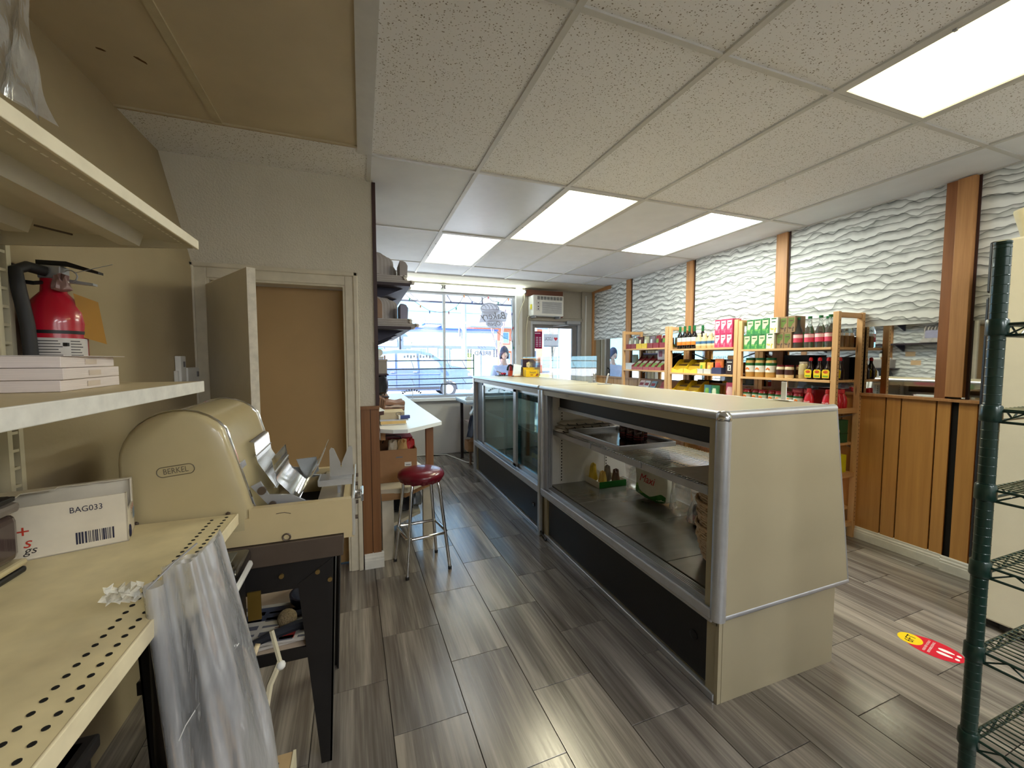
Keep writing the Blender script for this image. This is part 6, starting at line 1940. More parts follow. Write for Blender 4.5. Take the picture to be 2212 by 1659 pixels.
# clothes hanging from the table edge
o = thing('hanging_apron', 'blue-grey apron and dark clothes hanging from the corner table', 'clothes', (1.38, 5.55, 0.40))
def cloth(x, y, w_, z0, z1, ph):
    return lambda u, v: (x + w_ * (u - 0.5) * (0.45 + 0.75 * v) + 0.02 * math.sin(4 * v + ph), y + 0.035 * math.sin(9 * u + ph) * (0.3 + v), z1 + (z0 - z1) * v)
MB().grid(cloth(1.42, 5.42, 0.11, 0.43, 0.86, 0.3), 20, 16).build('apron_cloth', C('apron_blue', (98, 108, 128), 0.85), o, True, thick=0.004)
MB().grid(cloth(1.47, 5.46, 0.14, 0.52, 0.88, 1.8), 20, 16).build('dark_cloth', C('cloth_dark', (34, 32, 50), 0.85), o, True, thick=0.004)
MB().grid(cloth(1.41, 5.40, 0.04, 0.74, 0.87, 0.9), 8, 6).build('white_strap', 'white', o, True, thick=0.003)
MB().tube([(1.44, 5.45, 0.875), (1.44, 5.44, 0.90), (1.45, 5.44, 0.915)], 0.004, 6).build('hook', 'alu', o)
# open carton and blue packs on the lower shelf
o = thing('open_carton', 'small open brown carton with raised flap below the corner table', 'box', (1.43, 5.55, 0.2205))
b = MB()
b.box((1.36, 5.45, 0.235), (1.50, 5.455, 0.36)).box((1.36, 5.645, 0.235), (1.50, 5.65, 0.36)).box((1.36, 5.455, 0.235), (1.365, 5.645, 0.36)).box((1.495, 5.455, 0.235), (1.50, 5.645, 0.36)).box((1.36, 5.455, 0.2205), (1.50, 5.645, 0.235))
b.build('carton_walls', 'brown_card', o)
MB().hexa([(1.365, 5.45, 0.36), (1.495, 5.45, 0.36), (1.54, 5.40, 0.47), (1.42, 5.40, 0.50), (1.365, 5.445, 0.362), (1.495, 5.445, 0.362), (1.54, 5.395, 0.472), (1.42, 5.395, 0.502)]).build('flap', C('flap_card', (190, 150, 118)), o)
for k in range(2):
    o = thing('blue_pack', ['lower blue printed pack under the corner table', 'upper blue printed pack under the corner table'][k], 'pack', (1.56, 5.48, 0.2205 + 0.056 * k))
    box1('pack_body', (1.515, 5.43, 0.2205 + 0.056 * k), (1.62, 5.53, 0.276 + 0.056 * k), C('pack_blue', (64, 66, 140), 0.4), o)
    box1('pack_print', (1.53, 5.4285, 0.235 + 0.056 * k), (1.555, 5.43, 0.262 + 0.056 * k), 'white', o)
tag(blob(sack(1.66, 5.6, 0.5805, 0.07, 0.07, 0.20, 33, 0.6, 0.2), 'pale_blue_bag', C('pale_blue', (150, 176, 220), 0.4), None), 'pale blue bag on the middle shelf of the corner table', 'plastic bag')
tag(MB().tube([(0.62, 6.385, 0.012), (1.0, 6.36, 0.012), (1.22, 6.30, 0.012), (1.33, 5.95, 0.012), (1.40, 5.72, 0.012), (1.47, 5.55, 0.03)], 0.008, 6).build('floor_cable', 'white', None, True), 'white cable along the floor under the shop window', 'cable')

# ================================================================= rail guard across the shop window
gr = thing('window_guard_rail', 'dark steel guard rails on brackets across the shop window', 'guard rail', (0.8, 6.1, 0.91))
zz = (1.485, 1.362, 1.215, 1.130)
for z in zz:
    MB().tube([(0.10, 6.10, z - 0.006), (1.62, 6.10, z + 0.006)], 0.0075, 6).build('rail', C('rail_steel', (44, 52, 62), 0.45, metal=0.3), gr, True)
MB().tube([(1.62, 6.10, 0.91), (1.62, 6.10, 1.585)], 0.008, 6).build('end_post', C('rail_green', (40, 84, 52), 0.45), gr, True)
MB().tube([(0.10, 6.10, 0.91), (0.10, 6.10, 1.50)], 0.008, 6).build('end_post', C('rail_steel', (44, 52, 62)), gr, True)
for x in (0.72, 1.26, 1.50):
    for za, zb_ in ((1.485, 1.362), (1.215, 1.130)):
        MB().tube([(x - 0.02, 6.28, za), (x, 6.10, zb_)], 0.006, 6).build('stay', C('rail_pale', (176, 186, 196)), gr, True)
        MB().tube([(x - 0.02, 6.44, za), (x - 0.02, 6.28, za)], 0.006, 6).build('stay', C('rail_pale', (176, 186, 196)), gr, True)
MB().tube([(0.72, 6.34, 0.906), (0.72, 6.34, 1.02), (0.55, 6.34, 1.02)], 0.008, 6).build('sill_hook', C('rail_pale', (176, 186, 196)), gr, True)
# string of small lights across the top of the window
sl = thing('string_lights', 'green cord of small coloured bulbs looping along the window top', 'string lights', (1.4, 6.42, 2.45))
cord = [(0.35, 2.50), (0.50, 2.47), (0.62, 2.52), (0.70, 2.44), (0.86, 2.34), (1.0, 2.26), (1.16, 2.24), (1.30, 2.26), (1.42, 2.33), (1.50, 2.43), (1.55, 2.53), (1.62, 2.52), (1.68, 2.44), (1.80, 2.40), (1.88, 2.50), (1.95, 2.53), (2.02, 2.46), (2.12, 2.45), (2.2, 2.41), (2.30, 2.52), (2.36, 2.48), (2.36, 2.28), (2.38, 2.05), (2.355, 1.9), (2.39, 1.72)]
MB().tube([(x, 6.425, z) for x, z in cord], 0.0035, 5).build('cord', C('cord_green', (58, 84, 76), 0.6), sl, True)
MB().tube([(1.95, 6.425, 2.10), (2.08, 6.425, 1.98), (2.22, 6.425, 1.87), (2.39, 6.425, 1.80)], 0.003, 5).build('cord', C('cord_green', (58, 84, 76)), sl, True)
bc = [(178, 60, 64), (60, 140, 120), (206, 130, 60), (70, 90, 160)]
for k, i in enumerate((1, 3, 4, 5, 7, 8, 10, 12, 15, 17, 19, 21, 22, 24)):
    x, z = cord[i]
    MB().lathe([(0.004, 0), (0.010, -0.012), (0.010, -0.026), (0.003, -0.048)], (x + 0.005, 6.42, z), 8).build('bulb', C('bulb%d' % (k % 4), bc[k % 4], 0.3), sl, True)
# oval hanging sign seen from behind
sg2 = thing('bakery_sign', 'translucent cut-out sign with a loaf hanging in the window, seen from behind', 'sign', (2.05, 6.43, 2.05))
ac_ = sheet_mat('sign_acrylic', (226, 228, 236), 0.6)
def blobpoly(cx, cz, rx, rz, n=26, a0=0.0):
    return [(cx + rx * math.cos(2 * math.pi * k / n), cz + rz * math.sin(2 * math.pi * k / n)) for k in range(n)]
ys_ = 6.420
b = MB()
b.prism(blobpoly(1.985, 2.33, 0.165, 0.10), 'xz', ys_, ys_ + 0.004)
b.prism([(1.80, 2.10), (2.26, 2.13), (2.29, 2.27), (2.16, 2.32), (1.85, 2.28)], 'xz', ys_ + 0.0002, ys_ + 0.0042)
b.prism(blobpoly(2.06, 2.09, 0.15, 0.075), 'xz', ys_ + 0.0004, ys_ + 0.0044)
b.build('sign_plate', ac_, sg2)
ol = MB()
ol.tube([(1.985 + 0.15 * math.cos(math.pi * k / 12), ys_ - 0.001, 2.325 + 0.092 * math.sin(math.pi * k / 12)) for k in range(13)], 0.004, 5)
ol.tube([(1.835, ys_ - 0.001, 2.325), (1.90, ys_ - 0.001, 2.31), (1.985, ys_ - 0.001, 2.315), (2.07, ys_ - 0.001, 2.325), (2.135, ys_ - 0.001, 2.325)], 0.004, 5)
for k in range(4):
    x = 1.89 + 0.06 * k
    ol.tube([(x - 0.02, ys_ - 0.001, 2.40 - 0.006 * abs(k - 1.5)), (x + 0.02, ys_ - 0.001, 2.365), (x + 0.03, ys_ - 0.001, 2.325)], 0.0035, 5)
ol.build('loaf_outline', 'grey_panel', sg2)
text('Bakery', (2.05, ys_ - 0.0015, 2.215), (-1, 0, -0.06), (-0.06, 0, 1), 0.16, 'grey_panel', sg2, shear=0.25, width=0.44, depth=0)
text('Open', (2.06, ys_ - 0.0015, 2.09), (-1, 0, -0.06), (-0.06, 0, 1), 0.10, 'grey_panel', sg2, shear=0.25, width=0.22, depth=0)
MB().tube([(1.86, ys_, 2.39), (1.80, ys_, 2.50)], 0.002, 4).build('hanging_thread', 'grey_panel', sg2)
MB().tube([(2.10, ys_, 2.40), (2.10, ys_, 2.52)], 0.002, 4).build('hanging_thread', 'grey_panel', sg2)
# ================================================================= PINE SHELF UNITS and what is on them
FXs, RXs = 3.555, 3.855
def pine_unit(name_lbl, ya, yb, top, shelves):
    t = thing('pine_shelf_unit', name_lbl, 'shelf unit', (3.70, (ya + yb) / 2, 0))
    for y in (ya, yb):
        for x in (FXs, RXs - 0.002):
            b = MB()
            b.box((x, y - 0.022, 0), (x + 0.032, y + 0.022, top), 0.003)
            p = b.build('upright', 'pine_z', t)
            h = MB()
            z = 0.15
            side = -1 if y == ya else 1
            while z < top - 0.05:
                h.disc((x + 0.016, y + (-0.0225 if True else 0), z), 0.0035, (0, 1, 0), 0.001, 8)
                z += 0.032
            if y == ya:
                h.build('peg_holes', 'slot', p)
            else:
                h.bm.free()
        for z in (top - 0.045, 1.06, 0.52, 0.10):
            box1('rung', (FXs + 0.032, y - 0.014, z), (RXs, y + 0.014, z + 0.04), 'pine_x', t, 0.002)
    for z in shelves:
        box1('shelf_board', (FXs - 0.006, ya + 0.023, z - 0.02), (RXs + 0.028, yb - 0.023, z), 'pine', t, 0.002)
    # thin steel cross brace at the back
    for (za, zb_) in ((shelves[1] - 0.05, shelves[0] - 0.05), (shelves[3] - 0.05, shelves[2] - 0.05)):
        MB().tube([(RXs + 0.03, ya + 0.03, za), (RXs + 0.03, yb - 0.03, zb_)], 0.004, 5).build('cross_brace', 'alu_dull', t)
        MB().tube([(RXs + 0.03, yb - 0.03, za), (RXs + 0.03, ya + 0.03, zb_)], 0.004, 5).build('cross_brace', 'alu_dull', t)
    return t
ZA, ZB, ZCS = (1.652, 1.362, 1.11, 0.83, 0.55, 0.25), (1.628, 1.345, 1.09, 0.82, 0.55, 0.25), (1.602, 1.332, 1.09, 0.805, 0.55, 0.25)
pine_unit('pine shelf unit nearest the shop window', 4.105, 4.995, 1.91, ZA)
pine_unit('middle pine shelf unit against the wavy wallpaper', 3.10, 4.045, 1.905, ZB)
pine_unit('pine shelf unit nearest the camera with peg-holed end posts', 2.175, 3.05, 1.885, ZCS)

def cloner(make):
    """first call builds, later ones copy the tree"""
    st = {}
    def put(loc, rot, label, **k):
        if 'o' not in st:
            st['o'] = make()
            o = st['o']
        else:
            o = copy_tree(st['o'])
        o.location = loc
        o.rotation_euler = (0, 0, rot)
        o['label'] = label
        return o
    return put
ZE = (0, 0, 0)
def carton_kind(name, grp, w_, d_, h_, body, front, top_=None, motif=None, cat='carton'):
    def mk():
        o = thing(name, 'x', cat, ZE, grp)
        box1('carton_body', (0, -w_ / 2, 0), (d_, w_ / 2, h_), body, o, 0.001)
        if front:
            b = MB()
            b.prism([(-w_ * 0.36, h_ * 0.90), (-w_ * 0.36, h_ * 0.62), (-w_ * 0.10, h_ * 0.50), (w_ * 0.05, h_ * 0.32), (w_ * 0.38, h_ * 0.34), (w_ * 0.40, h_ * 0.90)], 'yz', -0.0008, 0.0)
            b.build('pale_panel', front, o)
        if top_:
            box1('top_band', (-0.0012, -w_ * 0.3, h_ * 0.90), (-0.0002, w_ * 0.3, h_ * 0.97), top_, o)
        if motif:
            b = MB()
            for k in range(6):
                rr = random.Random(k)
                b.ball((0.0, (rr.random() - 0.5) * w_ * 0.7, h_ * (0.08 + 0.24 * rr.random())), 0.009, 1, (0.12, 1, 1))
            b.build('print_motif', motif, o)
            box1('name_print', (-0.0018, -w_ * 0.22, h_ * 0.70), (-0.0008, w_ * 0.26, h_ * 0.76), top_ or motif, o)
        return o
    return cloner(mk)
XF = 3.575
# unit C, top shelf: tea cartons in two layers
tea = carton_kind('tea_carton', 'green tea cartons on the top shelf of the nearest pine unit', 0.078, 0.13, 0.142, C('tea_green', (64, 140, 78), 0.45), C('tea_pale', (214, 224, 178), 0.45), C('tea_dgreen', (20, 90, 44)), C('tea_leaf', (120, 180, 96)))
tea2 = carton_kind('tea_carton', 'green tea cartons on the top shelf of the nearest pine unit', 0.078, 0.13, 0.142, C('tea_white', (226, 226, 206), 0.45), C('tea_pale2', (238, 236, 220), 0.45), C('tea_dgreen', (20, 90, 44)), C('tea_yel', (206, 196, 90)))
tea3 = carton_kind('brown_tea_carton', 'brown tea cartons turned sideways on the nearest pine unit', 0.068, 0.13, 0.142, C('tea_brown', (146, 118, 84), 0.6), C('tea_olive', (96, 120, 50), 0.5), None, C('tea_spot', (90, 70, 54)))
for r_ in range(2):
    row = ['lower', 'upper'][r_]
    dy = 0.0 if r_ == 0 else -0.03
    for k in range(3):
        tea((XF, 2.985 - 0.080 * k + dy, 1.6025 + 0.143 * r_), 0, 'green tea carton, %s from the left in the %s row on the nearest pine unit' % (ORD[k], row))
    tea2((XF, 2.985 - 0.080 * 3 + dy - 0.002, 1.6025 + 0.143 * r_), 0, 'cream tea carton with a green corner in the %s row on the nearest pine unit' % row)
    for k in range(2):
        tea3((XF + 0.02, 2.985 - 0.080 * 4 - 0.002 + dy - 0.071 * k, 1.6025 + 0.143 * r_), 0, '%s brown tea carton turned sideways in the %s row on the nearest pine unit' % (ORD[k], row))
# clear bottles with pink labels
M['clear_water'] = P('clear_bottle_water', (226, 232, 230), 0.05, trans=0.95, ior=1.2, var=0.0)
def bottle_kind(name, grp, prof, body, cap, capz, label_, lz, lr, lmat2=None, l2=None, cat='bottle'):
    def mk():
        o = thing(name, 'x', cat, ZE, grp)
        MB().lathe(prof, ZE, 18).build('bottle_body', body, o, True)
        MB().lathe([(capz[0], capz[1]), (capz[0], capz[2])], ZE, 14).build('cap', cap, o, True)
        if label_:
            MB().lathe([(lr, lz[0]), (lr, lz[1])], ZE, 18, cap=False).build('paper_label', label_, o, True)
        if l2:
            MB().lathe([(l2[0], l2[1]), (l2[0], l2[2])], ZE, 18, cap=False).build('label_band', lmat2, o, True)
        return o
    return cloner(mk)
vin = bottle_kind('vinegar_bottle', 'clear pink-labelled bottles on the nearest pine unit', [(0.030, 0), (0.036, 0.006), (0.036, 0.135), (0.030, 0.165), (0.015, 0.20), (0.013, 0.245), (0.014, 0.252)], 'clear_water', C('cap_green', (26, 104, 56), 0.4), (0.0155, 0.250, 0.270),
                  C('pink_label', (214, 74, 104), 0.5), (0.05, 0.120), 0.0366, C('pink_label2', (240, 206, 206), 0.5), (0.0371, 0.088, 0.116))
for k, y in enumerate((2.601, 2.526, 2.428, 2.338, 2.262)):
    vin((3.635, y, 1.6025), 0.5 * k, '%s clear bottle with pink label from the left on the nearest pine unit' % ORD[k].capitalize())
vin((3.76, 2.36, 1.6025), 0.3, 'clear bottle with pink label standing behind the others on the nearest pine unit')
# glass blocks / jars behind, at the end of the top shelf
for k in range(3):
    o = thing('glass_jar', '%s square glass jar at the end of the top shelf of the nearest pine unit' % ORD[k].capitalize(), 'jar', (3.70 + 0.065 * k, 2.235, 1.6025), 'square glass jars on the nearest pine unit')
    MB().box((3.675 + 0.065 * k, 2.21, 1.6025), (3.728 + 0.065 * k, 2.262, 1.70), 0.006).build('jar_body', C('jar_brown', (150, 110, 70), 0.1, trans=0.5), o)
    MB().box((3.68 + 0.065 * k, 2.215, 1.70), (3.723 + 0.065 * k, 2.257, 1.722)).build('jar_lid', 'alu', o)
# second shelf of unit C
def jar_kind(name, grp, r, h, body, lid, lab, lab2=None):
    def mk():
        o = thing(name, 'x', 'jar', ZE, grp)
        MB().lathe([(r * 0.9, 0), (r, 0.006), (r, h * 0.80), (r * 0.86, h * 0.90)], ZE, 20).build('jar_body', body, o, True)
        MB().lathe([(r * 0.9, h * 0.88), (r * 0.92, h * 0.90), (r * 0.92, h), (r * 0.85, h)], ZE, 20).build('lid', lid, o, True)
        MB().lathe([(r * 1.01, h * 0.26), (r * 1.01, h * 0.66)], ZE, 20, cap=False).build('paper_label', lab, o, True)
        if lab2:
            MB().lathe([(r * 1.014, h * 0.60), (r * 1.014, h * 0.74)], ZE, 20, cap=False).build('label_band', lab2, o, True)
            b = MB()
            for k in range(3):
                a_ = math.pi + 0.25 * (k - 1)
                b.ball((r * 1.012 * math.cos(a_), r * 1.012 * math.sin(a_), h * (0.42 + 0.04 * (k % 2))), 0.010, 1, (0.2, 1, 1))
            b.build('fruit_print', C('fruit_orange', (226, 120, 40)), o)
        return o
    return cloner(mk)
bj = jar_kind('mustard_jar', 'large green-lidded jars on the nearest pine unit', 0.046, 0.185, C('mustard', (196, 158, 92), 0.25, coat=0.5), C('lid_green', (30, 92, 50), 0.35), C('lbl_white', (236, 234, 226), 0.5), C('lbl_green', (22, 90, 40), 0.5))
for k, y in enumerate((2.985, 2.878, 2.768)):
    bj((3.635, y, 1.3325), 0, '%s large mustard jar with green lid from the left on the nearest pine unit' % ORD[k].capitalize())
sj = jar_kind('horseradish_jar', 'small maroon-lidded jars on the nearest pine unit', 0.036, 0.118, C('cream_sauce', (222, 206, 170), 0.25, coat=0.5), C('lid_maroon', (110, 24, 34), 0.35), C('lbl_brown', (70, 36, 34), 0.5))
for k, (x, y) in enumerate(((3.63, 2.668), (3.63, 2.588), (3.71, 2.545))):
    sj((x, y, 1.3325), 0, 'small cream sauce jar with maroon lid, %s' % ['left one of two in front', 'right one of two in front', 'partly hidden behind'][k])
gj = jar_kind('pickle_jar', 'grain mustard jar', 0.048, 0.150, C('grain', (186, 166, 118), 0.25, coat=0.5), C('lid_paper', (206, 190, 170), 0.6), C('grain2', (192, 172, 124), 0.4))
o = gj((3.65, 2.462, 1.3325), 0, 'unlabelled beige grain jar with wrinkled paper lid on the nearest pine unit')
del o['group']
def seasoning():
    o = thing('seasoning_bottle', 'x', 'bottle', ZE, 'dark yellow-labelled seasoning bottles on the nearest pine unit')
    MB().lathe([(0.024, 0), (0.032, 0.006), (0.033, 0.075), (0.026, 0.105), (0.013, 0.135), (0.012, 0.16)], ZE, 18).build('bottle_body', C('maggi_dark', (38, 20, 18), 0.15), o, True)
    MB().lathe([(0.0145, 0.158), (0.0145, 0.178), (0.007, 0.188)], ZE, 14).build('cap', C('maggi_red', (206, 30, 44), 0.35), o, True)
    MB().prism([(-0.026, 0.015), (0.026, 0.015), (0.030, 0.07), (0.020, 0.085), (-0.020, 0.085), (-0.030, 0.07)], 'yz', -0.0345, -0.0325).build('yellow_label', C('maggi_yellow', (240, 210, 40), 0.45), o)
    b = MB()
    b.tube([(-0.0356, 0, 0.066), (-0.0345, 0, 0.066)], 0.011, 16)
    for v in b.bm.verts:
        v.co.y *= 1.7
    b.build('red_oval', 'maggi_red', o)
    text('MAGGI', (-0.0358, 0, 0.066), (0, -1, 0), (0, 0, 1), 0.010, 'maggi_yellow', o, width=0.028, depth=0.0003)
    box1('green_print', (-0.0352, -0.02, 0.022), (-0.0346, 0.02, 0.036), C('maggi_green', (120, 170, 50)), o)
    return o
mg = cloner(seasoning)
for k, (x, y) in enumerate(((3.62, 2.396), (3.62, 2.322), (3.62, 2.254), (3.70, 2.30), (3.73, 2.235))):
    o = mg((x, y, 1.3325), 0, ['dark seasoning bottle with yellow label, left of the three in front', 'dark seasoning bottle with yellow label, middle of the three in front', 'dark seasoning bottle with yellow label, right of the three in front', 'dark seasoning bottle half hidden behind the front three', 'dark seasoning bottle seen past the end post of the nearest pine unit'][k])
# dark boxes at the back of that shelf
for k, (y0, y1, z1) in enumerate(((2.52, 2.75, 0.21), (2.24, 2.45, 0.19))):
    o = thing('dark_carton', ['dark carton at the back of the second shelf behind the small jars', 'dark carton at the back of the second shelf behind the seasoning bottles'][k], 'carton', (3.82, (y0 + y1) / 2, 1.3325))
    box1('carton_body', (3.78, y0, 1.3325), (3.86, y1, 1.3325 + z1), C('dark_carton', (36, 30, 32), 0.6), o)
# third shelf of unit C
rj = jar_kind('red_sauce_jar', 'red sauce jars on the third shelf of the nearest pine unit', 0.038, 0.12, C('red_sauce', (130, 28, 30), 0.25, coat=0.5), C('lid_red2', (120, 26, 34), 0.35), C('lbl_wg', (200, 206, 190), 0.5), C('lbl_green', (22, 90, 40)))
for k in range(7):
    rj((3.62 + 0.02 * (k % 2), 3.0 - 0.085 * k, 1.0905), 0, '%s red sauce jar from the left on the third shelf of the nearest pine unit' % ORD[k].capitalize())
def rbk():
    o = thing('red_bottle', 'x', 'bottle', ZE, 'red squeeze bottles on the nearest pine unit')
    MB().lathe([(0.028, 0), (0.034, 0.01), (0.036, 0.06), (0.030, 0.10), (0.016, 0.128)], ZE, 18, 0.75, 1.1).build('bottle_body', C('squeeze_red', (200, 34, 48), 0.3, coat=0.3), o, True)
    MB().lathe([(0.016, 0.128), (0.018, 0.132), (0.017, 0.160), (0.010, 0.164)], ZE, 14).build('cap', C('squeeze_cap', (222, 66, 74), 0.4), o, True)
    text('Firelli', (-0.0285, 0, 0.05), (0, -1, 0), (0, 0, 1), 0.017, C('lbl_white', (236, 234, 226)), o, width=0.05, depth=0.001)
    return o
rbt = cloner(rbk)
for k, (x, y) in enumerate(((3.62, 2.40), (3.62, 2.25), (3.70, 2.225), (3.76, 2.225))):
    rbt((x, y, 1.0905), 0, ['red squeeze bottle on the third shelf, left of the white bracket', 'red squeeze bottle on the third shelf, right of the white bracket', 'red squeeze bottle seen through the end of the nearest unit, front one', 'red squeeze bottle seen through the end of the nearest unit, rear one'][k])
rp = carton_kind('red_can_pack', 'dark red packs stacked on the third shelf', 0.10, 0.12, 0.075, C('pack_red', (150, 34, 46), 0.4), C('pack_pink', (196, 90, 90), 0.4), None, None, cat='pack')
for k in range(4):
    rp((3.66, 2.53 - 0.105 * (k % 2), 1.0905 + 0.076 * (k // 2)), 0, ['lower left dark red pack on the third shelf of the nearest pine unit', 'lower right dark red pack on the third shelf of the nearest pine unit', 'upper left dark red pack on the third shelf of the nearest pine unit', 'upper right dark red pack on the third shelf of the nearest pine unit'][k])
# lower shelves of unit C, glimpsed past and through the case
tn = jar_kind('flat_tin', 'flat tins on the fourth shelf behind the display case', 0.042, 0.062, C('tin_green', (60, 110, 80), 0.3, metal=0.5), 'alu', C('lbl_wg', (200, 206, 190)), None)
tn2 = jar_kind('flat_tin_orange', 'flat tins on the fourth shelf behind the display case', 0.042, 0.062, C('tin_orange', (206, 110, 60), 0.3, metal=0.3), 'alu', C('lbl_blue', (120, 150, 190)), None)
for k in range(8):
    if k == 4:
        tn2((3.63, 3.0 - 0.092 * k, 0.8055), 0, 'orange flat tin among green ones on the fourth shelf of the nearest pine unit')
    else:
        tn((3.63, 3.0 - 0.092 * k, 0.8055), 0, '%s flat tin from the left on the fourth shelf of the nearest pine unit' % ORD[k].capitalize())
for k, (z, c, lab, m_) in enumerate(((0.8055, (26, 84, 52), 'dark green carton behind the end post of the nearest pine unit', 'seal_w'), (0.5505, (226, 220, 30), 'bright yellow carton on the fifth shelf behind the end post', None))):
    o = thing('bright_carton', lab, 'carton', (3.72, 2.25, z))
    box1('carton_body', (3.60, 2.205, z), (3.82, 2.32, z + (0.19 if k == 0 else 0.15)), C('bc%d' % k, c, 0.4), o, 0.002)
    if k == 0:
        MB().disc((3.70, 2.204, z + 0.10), 0.018, (0, 1, 0), 0.001, 14).build('round_print', C('seal_w', (206, 170, 150)), o)
        box1('carton_rim', (3.598, 2.203, z + 0.075), (3.822, 2.322, z + 0.082), C('bc0d', (16, 60, 36)), o)
# ---- unit B, top shelf
dk = bottle_kind('dark_vinegar_bottle', 'dark bottles on the middle pine unit', [(0.030, 0), (0.034, 0.006), (0.034, 0.135), (0.028, 0.165), (0.014, 0.195), (0.012, 0.235)], C('balsamic', (22, 18, 20), 0.12), C('cap_green', (26, 104, 56)), (0.0145, 0.205, 0.270), C('dv_label', (206, 214, 210), 0.5), (0.045, 0.135), 0.0346, C('dv_orange', (226, 130, 50), 0.5), (0.0351, 0.045, 0.085))
for k, y in enumerate((3.955, 3.878, 3.805, 3.728)):
    dk((3.635, y, 1.6285), 0, '%s dark vinegar bottle from the left on the middle pine unit' % ORD[k].capitalize())
dk((3.72, 3.69, 1.6285), 0, 'dark vinegar bottle standing behind the row on the middle pine unit')
mb_ = bottle_kind('cream_bottle', 'squat cream bottles on the middle pine unit', [(0.030, 0), (0.036, 0.008), (0.036, 0.10), (0.020, 0.135), (0.020, 0.15)], C('creamb', (214, 196, 150), 0.25, coat=0.4), C('cap_cream', (236, 226, 190), 0.4), (0.0215, 0.148, 0.168), C('cb_label', (224, 212, 170), 0.5), (0.03, 0.10), 0.0366, C('cb_blue', (70, 110, 150), 0.5), (0.0371, 0.05, 0.08))
for k, y in enumerate((3.645, 3.565, 3.482, 3.408)):
    mb_((3.625, y, 1.6285), 0, '%s squat cream bottle with blue band from the left on the middle pine unit' % ORD[k].capitalize())
pkc = carton_kind('pink_carton', 'pink cartons in two layers on the middle pine unit', 0.073, 0.12, 0.147, C('pinkc', (206, 62, 104), 0.45), C('pinkw', (240, 222, 222), 0.45), C('pinkd', (160, 24, 70)), C('pinkf', (236, 120, 140)))
for r_ in range(2):
    for k in range(3):
        pkc((XF, 3.345 - 0.075 * k, 1.6285 + 0.148 * r_), 0, 'pink carton, %s in the %s layer on the middle pine unit' % (['left', 'middle', 'right'][k], ['lower', 'upper'][r_]))
# second shelf of unit B: yellow display boxes with wavy fronts
def ydisp():
    o = thing('yellow_display_box', 'x', 'display box', ZE, 'yellow display boxes on the middle pine unit')
    w_, d_, h_ = 0.20, 0.20, 0.16
    n = 16
    for s_ in (-1, 1):
        p = [(0, 0)] + [(d_ * k / n, 0.05 + (h_ - 0.05) * (0.5 - 0.5 * math.cos(math.pi * min(1, k / n * 1.3)))) for k in range(n + 1)] + [(d_, 0)]
        MB().prism(p, 'xz', s_ * w_ / 2 - 0.0015, s_ * w_ / 2 + 0.0015).build('side_wall', C('disp_yellow', (228, 196, 40), 0.45), o)
    p = [(-w_ / 2, 0)] + [(-w_ / 2 + w_ * k / n, 0.030 + 0.022 * abs(math.cos(math.pi * k / n))) for k in range(n + 1)] + [(w_ / 2, 0)]
    MB().prism(p, 'yz', 0.0, 0.003).build('wavy_front', C('disp_yellow2', (240, 214, 80), 0.45), o)
    box1('back_wall', (d_ - 0.003, -w_ / 2, 0), (d_, w_ / 2, h_), C('disp_inner', (120, 96, 40), 0.7), o)
    for k in range(3):
        MB().obox((0.06 + 0.045 * k, 0, 0.045 + 0.018 * k), (0.012, w_ * 0.9, 0.08), Matrix.Rotation(0.5, 3, 'Y')).build('packet', C('disp_pack%d' % (k % 2), ((196, 160, 40), (96, 74, 40))[k % 2], 0.35), o)
    return o
yd = cloner(ydisp)
yd((XF, 3.93, 1.3455), 0, 'left yellow display box with wavy front on the middle pine unit')
yd((XF, 3.72, 1.3455), 0, 'right yellow display box with wavy front on the middle pine unit')
def pouch_mesh(w_, h_, t_, seed):
    rr = random.Random(seed)
    a_ = rr.random() * 6
    def fn(u, v):
        th = 2 * math.pi * u
        k = math.sin(math.pi * min(1, v * 1.02)) ** 0.5 if v < 0.97 else 0.0
        k = max(0.0, math.sin(math.pi * (0.12 + 0.86 * v))) ** 0.6
        return (t_ * k * math.sin(th) * 0.5, w_ / 2 * math.cos(th) * (1 + 0.03 * math.sin(6 * v + a_)), h_ * v)
    return MB().grid(fn, 20, 10, True)
def pouch_kind(name, grp, w_, h_, t_, body, panel, seed, tray=None, cat='pouch'):
    def mk():
        o = thing(name, 'x', cat, ZE, grp)
        pouch_mesh(w_, h_, t_, seed).build('pouch_body', body, o, True)
        MB().grid(lambda u, v: (-t_ * 0.52 * max(0.2, math.sin(math.pi * (0.12 + 0.86 * (0.25 + 0.5 * v)))) ** 0.6 - 0.001 + 0.006 * (2 * u - 1) ** 2 * 2, w_ * 0.36 * (1 - 2 * u), h_ * (0.25 + 0.5 * v)), 6, 6).build('front_print', panel, o, True)
        if tray:
            b = MB()
            b.box((-0.045, -w_ / 2 - 0.004, -0.001), (-0.042, w_ / 2 + 0.004, h_ * 0.42)).box((-0.042, -w_ / 2 - 0.004, -0.001), (0.045, -w_ / 2 - 0.001, h_ * 0.42)).box((-0.042, w_ / 2 + 0.001, -0.001), (0.045, w_ / 2 + 0.004, h_ * 0.42))
            b.build('card_tray', tray, o)
        return o
    return cloner(mk)
p1_ = pouch_kind('spice_pouch', 'x', 0.088, 0.125, 0.04, C('pch_yel', (226, 196, 70), 0.35), C('pch_grn', (120, 170, 60), 0.4), 1, C('tray_pale', (206, 206, 204), 0.6))
o = p1_((3.625, 3.585, 1.3460), 0, 'yellow spice pouch in a pale tray on the middle pine unit'); del o['group']
p2_ = pouch_kind('spice_pouch', 'x', 0.088, 0.125, 0.04, C('pch_org', (232, 150, 60), 0.35), C('pch_oyel', (240, 196, 96), 0.4), 2, C('tray_pale', (206, 206, 204)))
